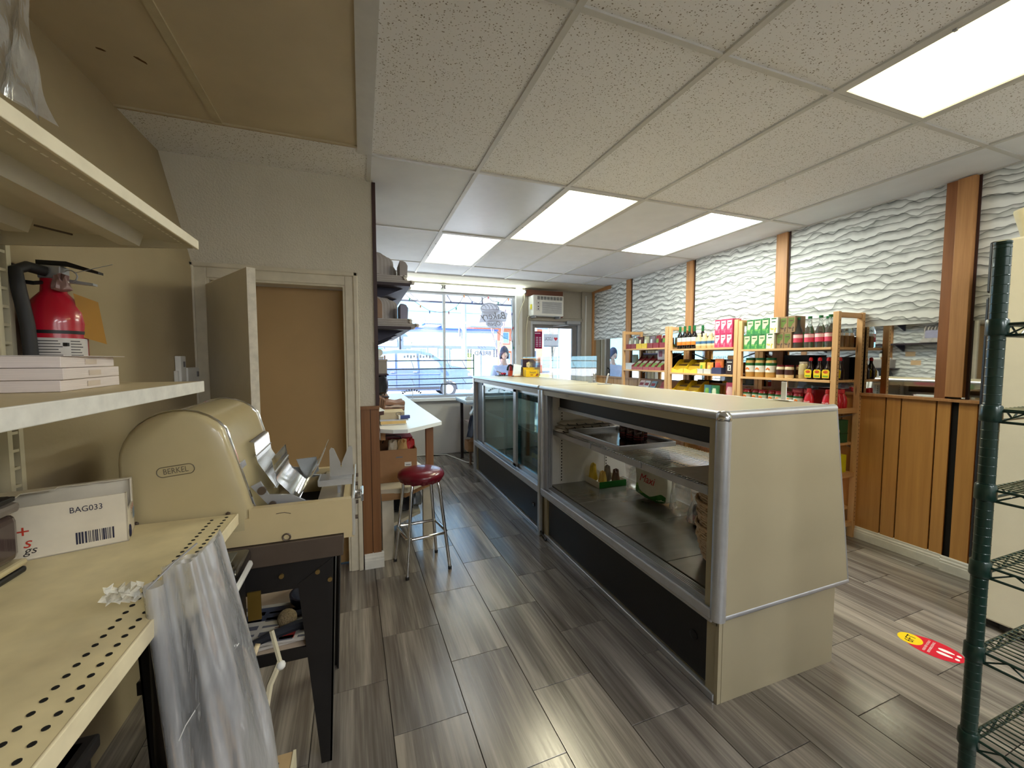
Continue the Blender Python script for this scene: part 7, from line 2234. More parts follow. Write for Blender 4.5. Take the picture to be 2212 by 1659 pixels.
o = p2_((3.625, 3.478, 1.3460), 0, 'orange spice pouch in a pale tray on the middle pine unit'); del o['group']
p3_ = pouch_kind('snack_bag', 'x', 0.115, 0.165, 0.06, C('pch_dorg', (222, 120, 60), 0.35), C('pch_red', (200, 70, 60), 0.4), 3, C('tray_navy', (60, 66, 104), 0.6))
o = p3_((3.635, 3.362, 1.3460), 0, 'big orange snack bag in a navy tray on the middle pine unit'); del o['group']
o = thing('dark_emblem_carton', 'dark brown carton with a white emblem on the middle pine unit', 'carton', (3.65, 3.20, 1.3455))
box1('carton_body', (3.60, 3.16, 1.3455), (3.70, 3.25, 1.505), C('choc_brown', (52, 34, 34), 0.45), o, 0.002)
box1('emblem', (3.5988, 3.185, 1.385), (3.5998, 3.225, 1.445), 'white', o)
b = MB()
b.ball((3.5985, 3.205, 1.425), 0.010, 1, (0.05, 1, 1))
b.ball((3.5985, 3.200, 1.402), 0.012, 1, (0.05, 1, 0.8))
b.build('emblem_print', 'black', o)
box1('title_print', (3.5988, 3.175, 1.470), (3.5998, 3.235, 1.480), C('tray_pale', (206, 206, 204)), o)
o = thing('brown_lid_carton', 'brown flat carton on top of the dark emblem carton', 'carton', (3.66, 3.19, 1.5055))
box1('carton_body', (3.61, 3.14, 1.5055), (3.71, 3.24, 1.545), 'brown_card', o)
# third shelf of unit B
for k, y in enumerate((3.93, 3.75)):
    yd((XF + 0.02, y, 1.0905), 0, ['left yellow display box on the third shelf of the middle pine unit', 'right yellow display box on the third shelf of the middle pine unit'][k])
for k, (y, c, c2, lab) in enumerate(((3.50, (70, 130, 150), (120, 170, 80), 'blue and green snack bag on the third shelf of the middle pine unit'), (3.40, (60, 140, 90), (210, 220, 190), 'green snack bag on the third shelf of the middle pine unit'))):
    q = pouch_kind('snack_bag', 'x', 0.11, 0.13, 0.05, C('sb%d' % k, c, 0.35), C('sbb%d' % k, c2, 0.4), 8 + k)
    o = q((3.63, y, 1.0905), 0, lab); del o['group']
q = pouch_kind('snack_bag', 'x', 0.12, 0.17, 0.06, C('sb_pink', (206, 70, 110), 0.35), C('sb_pink2', (236, 190, 190), 0.4), 12)
o = q((3.63, 3.20, 1.0905), 0, 'pink snack bag at the right of the third shelf of the middle pine unit'); del o['group']
for k in range(5):
    tn((3.63, 3.92 - 0.15 * k, 0.8205), 0, '%s flat tin from the left on the fourth shelf of the middle pine unit' % ORD[k].capitalize())
o = thing('yellow_bag', 'yellow bag lying on the fourth shelf of the middle pine unit', 'bag', (3.7, 3.55, 0.83))
blob(sack(3.72, 3.55, 0.8825, 0.08, 0.2, 0.10, 18, 0.7, 0.15), 'bag_body', C('disp_yellow', (228, 196, 40)), o)
o.location = o.location
# ---- unit A, top shelf: seven pouches in little display trays
cols = [((150, 150, 140), (206, 214, 206), (140, 60, 66)), ((120, 126, 116), (206, 210, 200), (140, 60, 66)), ((78, 44, 46), (226, 214, 190), (222, 196, 70)), ((160, 160, 140), (216, 226, 206), (222, 196, 70)), ((110, 100, 110), (200, 206, 214), (140, 60, 66)), ((120, 40, 50), (110, 150, 70), (140, 50, 60)), ((110, 30, 40), (96, 160, 60), (140, 50, 60))]
for k, y in enumerate((4.915, 4.80, 4.69, 4.575, 4.455, 4.335, 4.215)):
    q = pouch_kind('chocolate_pouch', 'x', 0.092, 0.160, 0.05, C('ca%d' % k, cols[k][0], 0.3), C('cb%d' % k, cols[k][1], 0.4), 20 + k, C('ctray_%d_%d_%d' % cols[k][2], cols[k][2], 0.5))
    o = q((3.635, y, 1.6530), 0, '%s foil pouch in a card tray from the left on the unit nearest the window' % ORD[k].capitalize())
    o['group'] = 'foil pouches on the top shelf by the window'
# second shelf of unit A: sloping display boxes
o = thing('white_card_box', 'plain white box holding a green foil bag on the unit nearest the window', 'box', (3.63, 4.89, 1.3625))
box1('box_body', (3.585, 4.83, 1.3625), (3.72, 4.965, 1.455), C('card_bluewhite', (206, 216, 226)), o)
b = pouch_mesh(0.13, 0.16, 0.05, 5)
b.build('foil_bag', C('foil_green', (96, 106, 88), 0.3), o, True)
_f = [c for c in o.children if c.name.startswith('foil_bag')][0]
_f.data.transform(Matrix.Translation(Vector(o.location) + Vector((0.04, -0.03, 0.05))))
def sdisp():
    o = thing('sloping_display_box', 'x', 'display box', ZE, 'sloping display boxes on the unit nearest the window')
    w_, d_ = 0.115, 0.18
    for s_ in (-1, 1):
        MB().prism([(0, 0), (0, 0.06), (0.05, 0.085), (d_, 0.20), (d_, 0)], 'xz', s_ * w_ / 2 - 0.0015, s_ * w_ / 2 + 0.0015).build('side_wall', C('sd_maroon', (134, 56, 66), 0.5), o)
    box1('front_lip', (0, -w_ / 2, 0), (0.003, w_ / 2, 0.042), C('sd_front', (170, 92, 96), 0.5), o)
    box1('back_wall', (d_ - 0.003, -w_ / 2, 0), (d_, w_ / 2, 0.20), C('sd_inner', (110, 84, 60), 0.7), o)
    for k in range(3):
        MB().obox((0.045 + 0.04 * k, 0, 0.055 + 0.03 * k), (0.016, w_ * 0.84, 0.09), Matrix.Rotation(0.7, 3, 'Y'), 0.004).build('packet', C('sd_pack%d' % k, ((110, 140, 80), (214, 214, 206), (120, 50, 50))[k], 0.35), o)
    return o
sdp = cloner(sdisp)
for k, y in enumerate((4.755, 4.635, 4.51, 4.39, 4.27)):
    sdp((XF, y, 1.3625), 0, '%s sloping display box from the left on the unit nearest the window' % ORD[k].capitalize())
q = pouch_kind('white_print_bag', 'x', 0.15, 0.15, 0.05, C('wp_lav', (206, 200, 214), 0.35), C('wp_maroon', (140, 70, 90), 0.4), 31)
o = q((3.66, 4.30, 1.50), 0, 'white printed bag resting on the sloping display boxes by the window'); del o['group']
o = thing('lavender_lid_box', 'long box with lavender lid behind the sloping display boxes', 'box', (3.80, 4.60, 1.3625))
box1('box_body', (3.765, 4.35, 1.3625), (3.86, 4.80, 1.575), C('dark_carton', (36, 30, 32)), o)
box1('box_lid', (3.763, 4.348, 1.575), (3.862, 4.802, 1.59), C('lav', (140, 126, 170), 0.5), o)
# third shelf of unit A
for k, (y, c) in enumerate(((4.68, (206, 190, 196)), (4.57, (196, 206, 220)), (4.44, (120, 150, 176)), (4.25, (150, 60, 70)))):
    o = thing('snack_sachet', '%s sachet from the left on the third shelf by the window' % ORD[k].capitalize(), 'sachet', (3.66, y, 1.1105), 'sachets on the third shelf by the window')
    MB().obox((3.66, y, 1.165), (0.02, 0.10, 0.11), Matrix.Rotation(0.5, 3, 'Y'), 0.004).build('sachet_body', C('sach%d' % k, c, 0.35), o)
    MB().obox((3.647, y, 1.168), (0.002, 0.07, 0.04), Matrix.Rotation(0.5, 3, 'Y')).build('sachet_print', C('sd_maroon', (134, 56, 66)), o)
    MB().box((3.60, y - 0.055, 1.1105), (3.603, y + 0.055, 1.135)).build('tray_lip', C('dark_tray', (56, 34, 36)), o)
# ================================================================= RIGHT: wire rack, fridge, floor sticker
rk = thing('wire_rack', 'dark green wire shelving rack at the right edge', 'rack', (2.1, 0.42, 0))
RX, RY = 1.737, 0.630
X1_, Y1_ = 2.55, 0.14
for x, y in ((RX, RY), (X1_, RY), (RX, Y1_), (X1_, Y1_)):
    b = MB()
    b.tube([(x, y, 0.02), (x, y, 1.828)], 0.0185, 18)
    z = 0.05
    while z < 1.82:
        b.lathe([(0.0185, z), (0.0193, z + 0.0015), (0.0185, z + 0.003)], (x, y, 0), 18, cap=False)
        z += 0.0264
    p = b.build('post', 'dgreen', rk, True)
    MB().lathe([(0.0165, 1.828), (0.019, 1.832), (0.019, 1.838), (0.012, 1.842)], (x, y, 0), 18).build('post_cap', 'dgreen', p, True)
    MB().lathe([(0.022, 0), (0.022, 0.02)], (x, y, 0), 14).build('levelling_foot', 'black', p)
for z in (1.602, 1.351, 1.116, 0.883, 0.621, 0.342):
    for x, y in ((RX, RY), (X1_, RY), (RX, Y1_), (X1_, Y1_)):
        MB().lathe([(0.0225, z - 0.032), (0.0245, z - 0.028), (0.0235, z + 0.012), (0.0205, z + 0.016)], (x, y, 0), 18).build('collar', 'dgreen', rk, True)
    s = MB()
    r_ = 0.0035
    for (xa, ya, xb, yb) in ((RX, RY, X1_, RY), (RX, Y1_, X1_, Y1_), (RX, RY, RX, Y1_), (X1_, RY, X1_, Y1_)):
        for dz in (0.0, -0.032):
            s.tube([(xa, ya, z + dz), (xb, yb, z + dz)], r_ * 1.15, 6)
        d = Vector((xb - xa, yb - ya, 0))
        L = d.length
        n = max(4, int(L / 0.05))
        zig = [Vector((xa, ya, 0)) + d * (0.04 + 0.92 * k / n) + Vector((0, 0, z - (0.0 if k % 2 else 0.032))) for k in range(n + 1)]
        s.tube(zig, 0.0028, 5)
    s.build('shelf_rim', 'dgreen', rk)
    s = MB()
    y = Y1_ + 0.0
    x = RX + 0.03
    while x < X1_ - 0.02:
        s.tube([(x, RY, z + 0.003), (x, Y1_, z + 0.003)], 0.0024, 5)
        x += 0.0245
    for y in (Y1_ + 0.16, Y1_ + 0.32):
        s.tube([(RX, y, z - 0.004), (X1_, y, z - 0.004)], 0.0035, 5)
        n = 14
        s.tube([(RX + (X1_ - RX) * k / n, y, z - (0.006 if k % 2 else 0.03)) for k in range(n + 1)], 0.0028, 5)
    w_ = s.build('shelf_wires', 'dgreen', rk)

fr = thing('fridge', 'white fridge with black doors seen from its side, behind the wire rack', 'fridge', (3.55, 0.85, 0))
M['fridge_side'] = P('fridge_cream', (232, 226, 204), 0.4, var=0.02, bmp=0.05, bs=300)
MB().box((3.25, 0.46, 0.05), (3.83, 1.160, 2.145), 0.012).build('cabinet', 'fridge_side', fr)
MB().box((3.246, 1.163, 1.865), (3.833, 1.23, 2.145), 0.012).build('freezer_door', 'black', fr)
MB().box((3.246, 1.163, 0.36), (3.833, 1.23, 1.845), 0.012).build('fridge_door', 'black', fr)
MB().box((3.246, 1.163, 0.03), (3.833, 1.22, 0.335), 0.012).build('lower_door', 'black', fr)
box1('hinge', (3.26, 1.17, 1.845), (3.30, 1.21, 1.865), 'alu', fr)
box1('kick_grille', (3.28, 0.50, 0.012), (3.84, 1.10, 0.05), 'black', fr)
for y in (0.55, 1.04):
    MB().tube([(3.252, y, 0.03), (3.29, y, 0.03)], 0.03, 14).build('roller', 'black', fr)
o = thing('alarm_tube', 'cream cylinder with a dark hole, tilted on top of the fridge', 'camera', (3.36, 1.12, 2.147))
d = Vector((-0.30, 0.10, 0.75)).normalized()
pA = Vector((3.40, 1.125, 2.165))
pB = pA + d * 0.16
b = MB()
b.tube([pA, pA + d * 0.145, pA + d * 0.157, pB], [0.040, 0.040, 0.036, 0.022], 18)
b.build('housing', C('cam_cream', (236, 226, 190), 0.4), o, True)
MB().ball(pA + d * 0.10 + Vector((-0.035, -0.014, -0.012)), 0.007, 1).build('dark_hole', 'black', o)
MB().box((3.36, 1.085, 2.147), (3.44, 1.165, 2.165), 0.004).build('foot', C('cam_cream', (236, 226, 190)), o)
# floor sticker
fs = thing('floor_sticker', 'red oval six-foot distance sticker with footprints on the floor', 'sticker', (2.75, 1.16, 0.0006))
ax_ = Vector((0.05, -0.21, 0)).normalized()
pr = Vector((-ax_.y, ax_.x, 0))
cF = Vector((2.762, 1.150, 0.0))
def fpt(a, c, z=0.0):
    return cF + ax_ * a + pr * c + Vector((0, 0, z))
def flat(name, pts, mat, z0, z1):
    b = MB()
    b.prism([(p.x, p.y) for p in pts], 'xy', z0, z1)
    return b.build(name, mat, fs)
flat('red_oval', [fpt(0.115 * math.cos(2 * math.pi * k / 40), 0.085 * math.sin(2 * math.pi * k / 40)) for k in range(40)], C('sticker_red', (206, 36, 56), 0.35), 0.0003, 0.0009)
flat('yellow_disc', [fpt(-0.088 + 0.050 * math.cos(2 * math.pi * k / 30), 0.0 + 0.055 * math.sin(2 * math.pi * k / 30)) for k in range(30)], C('sticker_yellow', (240, 206, 40), 0.35), 0.0009, 0.0012)
text('6FT', fpt(-0.086, 0.0, 0.0014), pr, -ax_, 0.052, 'black', fs, width=0.072, depth=0.0002)
text('PLEASE KEEP A SOCIALLY', fpt(-0.024, 0, 0.0012), pr, -ax_, 0.014, 'white', fs, width=0.125, depth=0.0002)
text('RESPONSIBLE DISTANCE', fpt(-0.006, 0, 0.0012), pr, -ax_, 0.014, 'white', fs, width=0.125, depth=0.0002)
for s_ in (-1, 1):
    sole = [fpt(0.045 + 0.030 * math.cos(2 * math.pi * k / 24), s_ * 0.020 + (0.012 + 0.003 * math.cos(2 * math.pi * k / 24 + math.pi)) * math.sin(2 * math.pi * k / 24)) for k in range(24)]
    flat('footprint', sole, 'white', 0.0009, 0.0013)
    flat('footprint_heel', [fpt(0.090 + 0.009 * math.cos(2 * math.pi * k / 16), s_ * 0.019 + 0.010 * math.sin(2 * math.pi * k / 16)) for k in range(16)], 'white', 0.0009, 0.0013)
# ================================================================= OUTSIDE
struct(box1('trim_3', (-8, 6.57, -0.30), (14, 10.0, -0.10), P('sidewalk_concrete', (206, 202, 196), 0.85, var=0.05, vs=1.5)))
struct(box1('trim_4', (-40, 10.0, -0.40), (60, 23.2, -0.22), P('asphalt', (170, 168, 166), 0.9, var=0.05, vs=0.8)))
struct(box1('trim_5', (-40, 23.2, -0.40), (60, 70, -0.12), P('far_sidewalk', (210, 206, 200), 0.85, var=0.05, vs=0.8)))
gr_ = tag(box1('lawn', (9.0, 30, -0.115), (40, 42, -0.09), P('lawn_green', (140, 176, 96), 0.9, var=0.2, vs=6)), 'strip of lawn in front of the brick house across the street', 'lawn')
gr_['kind'] = 'stuff'
# canopy over the shop front with slanting seams
cn = thing('shop_canopy', 'white panelled canopy jutting out over the shop window outside', 'canopy', (1.5, 7.1, 2.59))
for k in range(9):
    x = -1.2 + 0.62 * k
    MB().hexa([(x, 6.57, 2.60), (x + 0.60, 6.57, 2.60), (x + 0.95, 7.75, 2.60), (x + 0.35, 7.75, 2.60), (x, 6.57, 2.63), (x + 0.60, 6.57, 2.63), (x + 0.95, 7.75, 2.63), (x + 0.35, 7.75, 2.63)]).build('canopy_panel', C('canopy_white', (226, 224, 232), 0.6), cn)
box1('canopy_edge', (-1.2, 7.75, 2.575), (4.9, 7.80, 2.70), C('canopy_edge', (88, 92, 120), 0.5), cn)
box1('canopy_top', (-1.2, 6.57, 2.632), (4.9, 7.75, 2.66), C('canopy_dark', (96, 90, 96), 0.7), cn)
# shops across the street
def shop(label, x0, x1, y, h, wall, sign, sz, txt_, tcol, panels, tw, loc_extra=0.0):
    o = thing('shop_building', label, 'shop', ((x0 + x1) / 2, y + 3, -0.12))
    box1('facade', (x0, y, -0.12), (x1, y + 7, h), wall, o)
    box1('parapet_cap', (x0 - 0.05, y - 0.08, h), (x1 + 0.05, y + 7.05, h + 0.10), C('cap_blue', (160, 172, 200), 0.6), o)
    sb_ = box1('sign_board', (x0 + 0.15, y - 0.12, sz[0]), (x1 - 0.15, y, sz[1]), sign, o)
    text(txt_, ((x0 + x1) / 2 + loc_extra, y - 0.125, (sz[0] + sz[1]) / 2 - 0.02), (1, 0, 0), (0, 0, 1), (sz[1] - sz[0]) * 0.80, tcol, sb_, width=tw, depth=0.002)
    for (a, b_, z0, z1, m) in panels:
        f = box1('window', (a, y - 0.05, z0), (b_, y, z1), C('shopframe', (206, 212, 226), 0.5), o)
        box1('pane', (a + 0.06, y - 0.07, z0 + 0.06), (b_ - 0.06, y - 0.05, z1 - 0.06), m, f)
    return o
gl = C('shop_glass', (112, 138, 178), 0.2)
shop('shop with a white sign reading body and teal and lime windows, across the street', -4.6, 2.20, 26, 3.35, C('slate_wall', (132, 146, 176), 0.7), C('sign_white', (228, 236, 228), 0.6), (2.32, 2.74), 'body solutions', C('sign_olive', (130, 150, 120), 0.6),
     [(0.2, 1.28, 1.0, 2.25, C('teal_pane', (70, 170, 200), 0.4)), (1.36, 2.15, 1.0, 2.25, C('lime_pane', (160, 214, 110), 0.4)), (-2.0, 0.1, 0.2, 2.25, gl)], 3.6, 0.6)
shop('long grey-blue shop across the street whose sign reads LADY EMPIRE', 2.32, 8.6, 26.2, 3.42, C('slate_wall2', (140, 152, 182), 0.7), C('sign_white', (228, 236, 228)), (2.40, 2.92), 'LADY EMPIRE', C('sign_olive', (130, 150, 120)),
     [(2.9, 3.9, 0.3, 2.25, gl), (4.0, 4.55, 0.0, 2.25, C('pale_pane', (176, 190, 214), 0.3)), (4.65, 5.3, 0.0, 2.2, gl), (5.5, 7.4, 0.4, 2.2, C('amber_pane', (150, 170, 176), 0.3))], 2.9, -1.1)
box_ = thing('roof_box', 'pale blue rooftop unit above the LADY EMPIRE shop', 'rooftop unit', (4.6, 28.5, 3.52))
box1('unit_body', (4.0, 28, 3.53), (5.2, 29, 3.95), C('cap_blue', (120, 136, 170)), box_)
# brick house
hs = thing('brick_house', 'red brick house with a grey hipped roof and chimney beyond the street', 'house', (16, 47, -0.12))
M['brick'] = P('house_brick', (226, 128, 112), 0.85, var=0.10, vs=3)
box1('wall', (12.0, 45, -0.12), (20.5, 52, 5.3), 'brick', hs)
b = MB()
b.hexa([(11.4, 44.4, 5.25), (21.1, 44.4, 5.25), (21.1, 52.6, 5.25), (11.4, 52.6, 5.25), (14.6, 48.2, 7.6), (17.6, 48.2, 7.6), (17.6, 48.8, 7.6), (14.6, 48.8, 7.6)])
b.build('roof', C('roof_grey', (150, 140, 150), 0.8), hs)
box1('eave', (11.4, 44.35, 5.10), (21.1, 44.45, 5.27), C('eave_blue', (110, 116, 160)), hs)
box1('chimney', (14.2, 46, 6.2), (14.9, 46.7, 8.0), 'brick', hs)
for k, (x, z) in enumerate(((12.6, 3.4), (13.8, 3.4), (15.4, 3.4), (17.6, 3.4), (12.6, 1.0), (15.6, 1.0), (17.8, 1.0))):
    f = box1('window', (x, 44.93, z), (x + 0.8, 45.0, z + 1.3), 'white', hs)
    box1('pane', (x + 0.08, 44.90, z + 0.08), (x + 0.72, 44.93, z + 1.22), gl, f)
box1('porch_roof', (15.2, 43.4, 2.5), (18.6, 45, 2.7), C('roof_grey', (150, 140, 150)), hs)
for x in (15.4, 18.3):
    box1('porch_post', (x, 43.5, -0.12), (x + 0.15, 43.65, 2.5), 'white', hs)
hs2 = thing('flat_roof_building', 'low brick building with a red roof line beside the brick house', 'building', (18, 60, -0.12))
box1('wall', (14.9, 58, -0.12), (22, 64, 5.7), C('brick_pale', (214, 136, 120), 0.85), hs2)
box1('roof_line', (14.7, 57.9, 6.42), (22.2, 64, 6.6), C('roofline_red', (206, 90, 90)), hs2)
box1('upper_wall', (14.9, 58.05, 5.7), (22, 64, 6.42), C('pale_clad', (222, 222, 226)), hs2)
for k in range(3):
    f = box1('window', (15.4 + 1.6 * k, 57.9, 3.6), (16.4 + 1.6 * k, 58.0, 5.0), 'white', hs2)
    box1('pane', (15.5 + 1.6 * k, 57.87, 3.7), (16.3 + 1.6 * k, 57.9, 4.9), gl, f)
# pale building to the right, seen through the door glass
pb_ = thing('pale_side_building', 'pale lavender-grey building wall close by on the right, seen through the door glass', 'building', (9, 15, -0.12))
MB().prism([(5.9, 12.0), (16, 12.0), (16, 24.0), (12.0, 24.0)], 'xy', -0.12, 5.5).build('wall', P('pale_stucco', (206, 204, 214), 0.8, var=0.03, vs=2), pb_)
box1('corner_board', (5.86, 11.97, -0.12), (6.02, 12.02, 5.5), 'white', pb_)
f = box1('window', (7.2, 11.93, 0.6), (8.6, 12.0, 2.4), 'white', pb_)
box1('pane', (7.28, 11.90, 0.68), (8.52, 11.93, 2.32), C('blue_door', (70, 86, 120), 0.4), f)
v_ = thing('vent_window', 'dark barred window panel beside the pale side building', 'window', (5.5, 14, 2.4))
f = box1('window', (5.30, 14.0, 2.35), (6.0, 14.05, 2.75), C('dark_grate', (70, 74, 84)), v_)
for k in range(4):
    box1('bar', (5.36 + 0.16 * k, 13.97, 2.36), (5.40 + 0.16 * k, 14.0, 2.74), 'white', v_)
# utility pole, wires
up = thing('utility_pole', 'pale wooden utility pole at the far kerb, left of the brick house', 'pole', (5.45, 22.6, -0.22))
MB().tube([(5.45, 22.6, -0.22), (5.45, 22.6, 9.5)], [0.16, 0.11], 14).build('pole', C('pole_blue', (150, 158, 196), 0.7), up, True)
MB().tube([(4.2, 22.6, 8.6), (6.7, 22.6, 8.6)], 0.06, 6).build('cross_arm', C('pole_dark', (110, 108, 120)), up)
MB().tube([(5.16, 22.5, 2.8), (5.16, 22.5, 3.3)], 0.06, 8).build('meter_box', C('pole_dark', (110, 108, 120)), up)
for k, (z0, z1, y) in enumerate(((5.15, 5.35, 22.6), (4.55, 4.7, 22.7), (7.5, 7.6, 22.6))):
    n = 14
    tag(MB().tube([(-16 + 44 * t / n, y, z0 + (z1 - z0) * t / n - 0.5 * math.sin(math.pi * t / n)) for t in range(n + 1)], 0.018, 4).build('overhead_wire', C('wire_blue', (90, 110, 150)), None),
        ['overhead wire across the sky, middle one', 'overhead wire across the sky, lowest one', 'overhead wire across the sky, topmost one'][k], 'wire')
# bare trees
def tree(x, y, h, seed, label, col, levels=5, spread=0.5, thick=0.022):
    rr = random.Random(seed)
    o = thing('bare_tree', label, 'tree', (x, y, -0.15))
    segs = MB()
    tw = MB()
    def grow(p, d, L, r, lv):
        q = p + d * L
        m = (p + q) / 2 + Vector((rr.uniform(-1, 1), rr.uniform(-1, 1), 0)) * L * 0.05
        (segs if lv < 2 else tw).tube([p, m, q], [r, r * 0.85, r * 0.65], 5 if lv > 1 else 8, cap=False)
        if lv >= levels:
            return
        for k in range(3 if lv < 3 else 2):
            nd = (d + Vector((rr.uniform(-1, 1), rr.uniform(-1, 1), rr.uniform(-0.1, 0.7))) * spread).normalized()
            grow(p + d * L * rr.uniform(0.7, 1.0), nd, L * rr.uniform(0.6, 0.85), r * 0.58, lv + 1)
    grow(Vector((x, y, -0.15)), Vector((0, 0, 1)), h * 0.30, h * thick, 0)
    segs.build('trunk', col, o, True)
    tw.build('branches', col, o)
    return o
bark = C('bark_mauve', (170, 150, 166), 0.85)
tree(4.9, 37, 7.0, 3, 'bare tree rising behind the LADY EMPIRE shop', bark, 5, 0.55)
tree(3.2, 38, 6.5, 9, 'smaller bare tree behind the shop with teal windows', bark, 4, 0.6)
tree(6.9, 20.5, 7.5, 5, 'slender bare tree in front of the brick house', C('bark_grey', (130, 120, 126), 0.85), 5, 0.38, 0.009)
tree(5.42, 11.2, 7.0, 12, 'thick bare street tree near the pale side building', C('bark_brown', (150, 136, 122), 0.9, var=0.3), 3, 0.28, 0.010)
# bollards, red bin, bins across the street
o = thing('bollard', 'dark street bollard seen through the door glass', 'bollard', (4.55, 10.6, -0.22))
MB().tube([(4.55, 10.6, -0.22), (4.55, 10.6, 1.75)], 0.08, 12).build('post', C('post_slate', (86, 92, 108)), o, True)
MB().lathe([(0.25, 0), (0.25, 0.05), (0.1, 0.12)], (4.55, 10.6, -0.22), 14).build('foot', C('post_slate', (86, 92, 108)), o)
o = tag(MB().tube([(5.05, 11.6, -0.22), (5.05, 11.6, 2.9)], 0.05, 10).build('sign_post', C('post_cream', (226, 206, 170)), None, True), 'cream sign post seen through the door glass', 'post')
o = thing('red_post_box', 'red box by the kerb beyond the corner of the window', 'box', (4.0, 10.4, -0.10))
box1('box_body', (2.48, 8.6, -0.10), (2.66, 8.8, 0.98), C('kerb_red', (196, 40, 60), 0.5), o, 0.01)
box1('box_cap', (2.46, 8.58, 0.98), (2.68, 8.82, 1.04), C('kerb_red2', (150, 30, 46), 0.5), o)
o.location = o.location
o = thing('lime_sign_stand', 'tall narrow lime green sign stand on the far pavement', 'sign', (6.0, 24.5, -0.12))
box1('sign_panel', (5.98, 24.5, -0.12), (6.35, 24.55, 1.9), C('lime_pane', (160, 214, 110)), o)
# parked dark SUV
cr = thing('suv_car', 'dark blue-grey SUV on the street outside the shop window', 'car', (2.4, 17.6, -0.22))
g0 = -0.22
prof = [(-0.35, 0.30), (-0.30, 0.95), (-0.15, 1.25), (0.35, 1.78), (0.75, 1.97), (1.5, 2.06), (2.4, 2.05), (2.95, 1.93), (3.45, 1.62), (3.72, 1.42), (4.35, 1.30), (4.72, 1.12), (4.85, 0.80), (4.85, 0.42), (4.75, 0.30)]
arch1 = [(3.75 + 0.40 * math.cos(a), 0.34 + 0.40 * math.sin(a)) for a in [math.pi * k / 10 for k in range(11)]]
arch0 = [(0.55 + 0.40 * math.cos(a), 0.34 + 0.40 * math.sin(a)) for a in [math.pi * k / 10 for k in range(11)]]
poly = prof + [(4.15, 0.30)] + arch1[1:-1] + [(3.35, 0.30), (0.95, 0.30)] + arch0[1:-1] + [(0.15, 0.30)]
poly = [(x, z + g0) for x, z in poly]
b = MB()
b.prism(poly, 'xz', 16.75, 18.55)
b.build('body', C('suv_paint', (92, 110, 150), 0.2, coat=0.8), cr)
gw = C('suv_glass', (150, 176, 214), 0.08, coat=0.5)
for pl in ([(0.40, 1.28), (0.62, 1.72), (0.95, 1.88), (1.45, 1.92), (1.45, 1.28)], [(1.55, 1.28), (1.55, 1.92), (2.35, 1.92), (2.40, 1.28)], [(2.50, 1.28), (2.46, 1.91), (2.85, 1.82), (3.30, 1.52), (3.45, 1.28)]):
    MB().prism([(x, z + g0) for x, z in pl], 'xz', 16.72, 16.76).build('side_window', gw, cr)
MB().hexa([(3.50, 16.85, 1.60 + g0), (3.50, 18.45, 1.60 + g0), (3.52, 18.45, 1.62 + g0), (3.52, 16.85, 1.62 + g0), (2.98, 16.95, 1.94 + g0), (2.98, 18.35, 1.94 + g0), (3.0, 18.35, 1.96 + g0), (3.0, 16.95, 1.96 + g0)]).build('windscreen', gw, cr)
for x in (0.55, 3.75):
    for y in (16.76, 18.36):
        wv_ = MB()
        wv_.tube([(x, y, 0.34 + g0), (x, y + 0.2, 0.34 + g0)], 0.34, 24)
        p = wv_.build('wheel', C('tyre', (52, 54, 62), 0.7), cr, True)
        MB().tube([(x, y - 0.012, 0.34 + g0), (x, y + 0.01, 0.34 + g0)], 0.21, 18).build('wheel_rim', C('rim_silver', (190, 200, 214), 0.3, metal=0.6), p, True)
for z, h, m in ((0.36, 0.10, 'tyre'), (1.02, 0.025, 'suv_trim')):
    box1('side_moulding', (0.95, 16.725, z + g0), (3.34, 16.75, z + h + g0), C(m, (120, 136, 170)), cr)
for x in (1.5, 2.45):
    box1('door_gap', (x - 0.008, 16.742, 0.45 + g0), (x + 0.008, 16.752, 1.26 + g0), C('suv_gap', (50, 58, 80)), cr)
    box1('door_handle', (x - 0.25, 16.72, 1.10 + g0), (x - 0.08, 16.75, 1.14 + g0), 'alu', cr)
MB().ball((3.35, 16.66, 1.32 + g0), 0.11, 2, (1, 0.8, 0.8)).build('wing_mirror', C('suv_paint', (92, 110, 150)), cr, True)
box1('headlamp', (4.62, 16.73, 0.92 + g0), (4.80, 16.80, 1.06 + g0), 'chrome', cr)
box1('roof_rail', (0.8, 16.85, 2.03 + g0), (2.5, 16.89, 2.09 + g0), 'alu', cr)

cr.location = Vector(cr.location) + Vector((-0.12, 1.25, 0.07))

# ---- the person standing outside the window
pe = thing('person', 'person with short dark hair and a pale lilac-grey top standing outside, beyond the case', 'person', (2.64, 7.62, -0.10))
PX, PY, G = 2.64, 7.62, -0.10
def skin(name, joints, edges, mat, root=0, sub=2):
    me = bpy.data.meshes.new(name)
    me.from_pydata([Vector(j[0]) - Vector(pe.location) for j in joints], edges, [])
    o = bpy.data.objects.new(name, me)
    COL.objects.link(o)
    md = o.modifiers.new('skin', 'SKIN')
    md.use_smooth_shade = True
    for k, j in enumerate(joints):
        r = j[1]
        me.skin_vertices[0].data[k].radius = (r, r) if not isinstance(r, tuple) else r
        me.skin_vertices[0].data[k].use_root = (k == root)
    sd = o.modifiers.new('sub', 'SUBSURF')
    sd.levels = sd.render_levels = sub
    me.materials.append(mat)
    o.parent = pe
    return o
def L(x, y, z):
    return (PX + x, PY + y, G + z)
sk = C('skin', (226, 184, 164), 0.5)
J, E_ = [], []
def jn(p, r, frm=None):
    J.append((p, r))
    if frm is not None:
        E_.append((frm, len(J) - 1))
    return len(J) - 1
pel = jn(L(0, 0, 0.98), (0.15, 0.10))
wa_ = jn(L(0, 0.0, 1.15), (0.125, 0.09), pel)
che = jn(L(0, 0.0, 1.36), (0.155, 0.105), wa_)
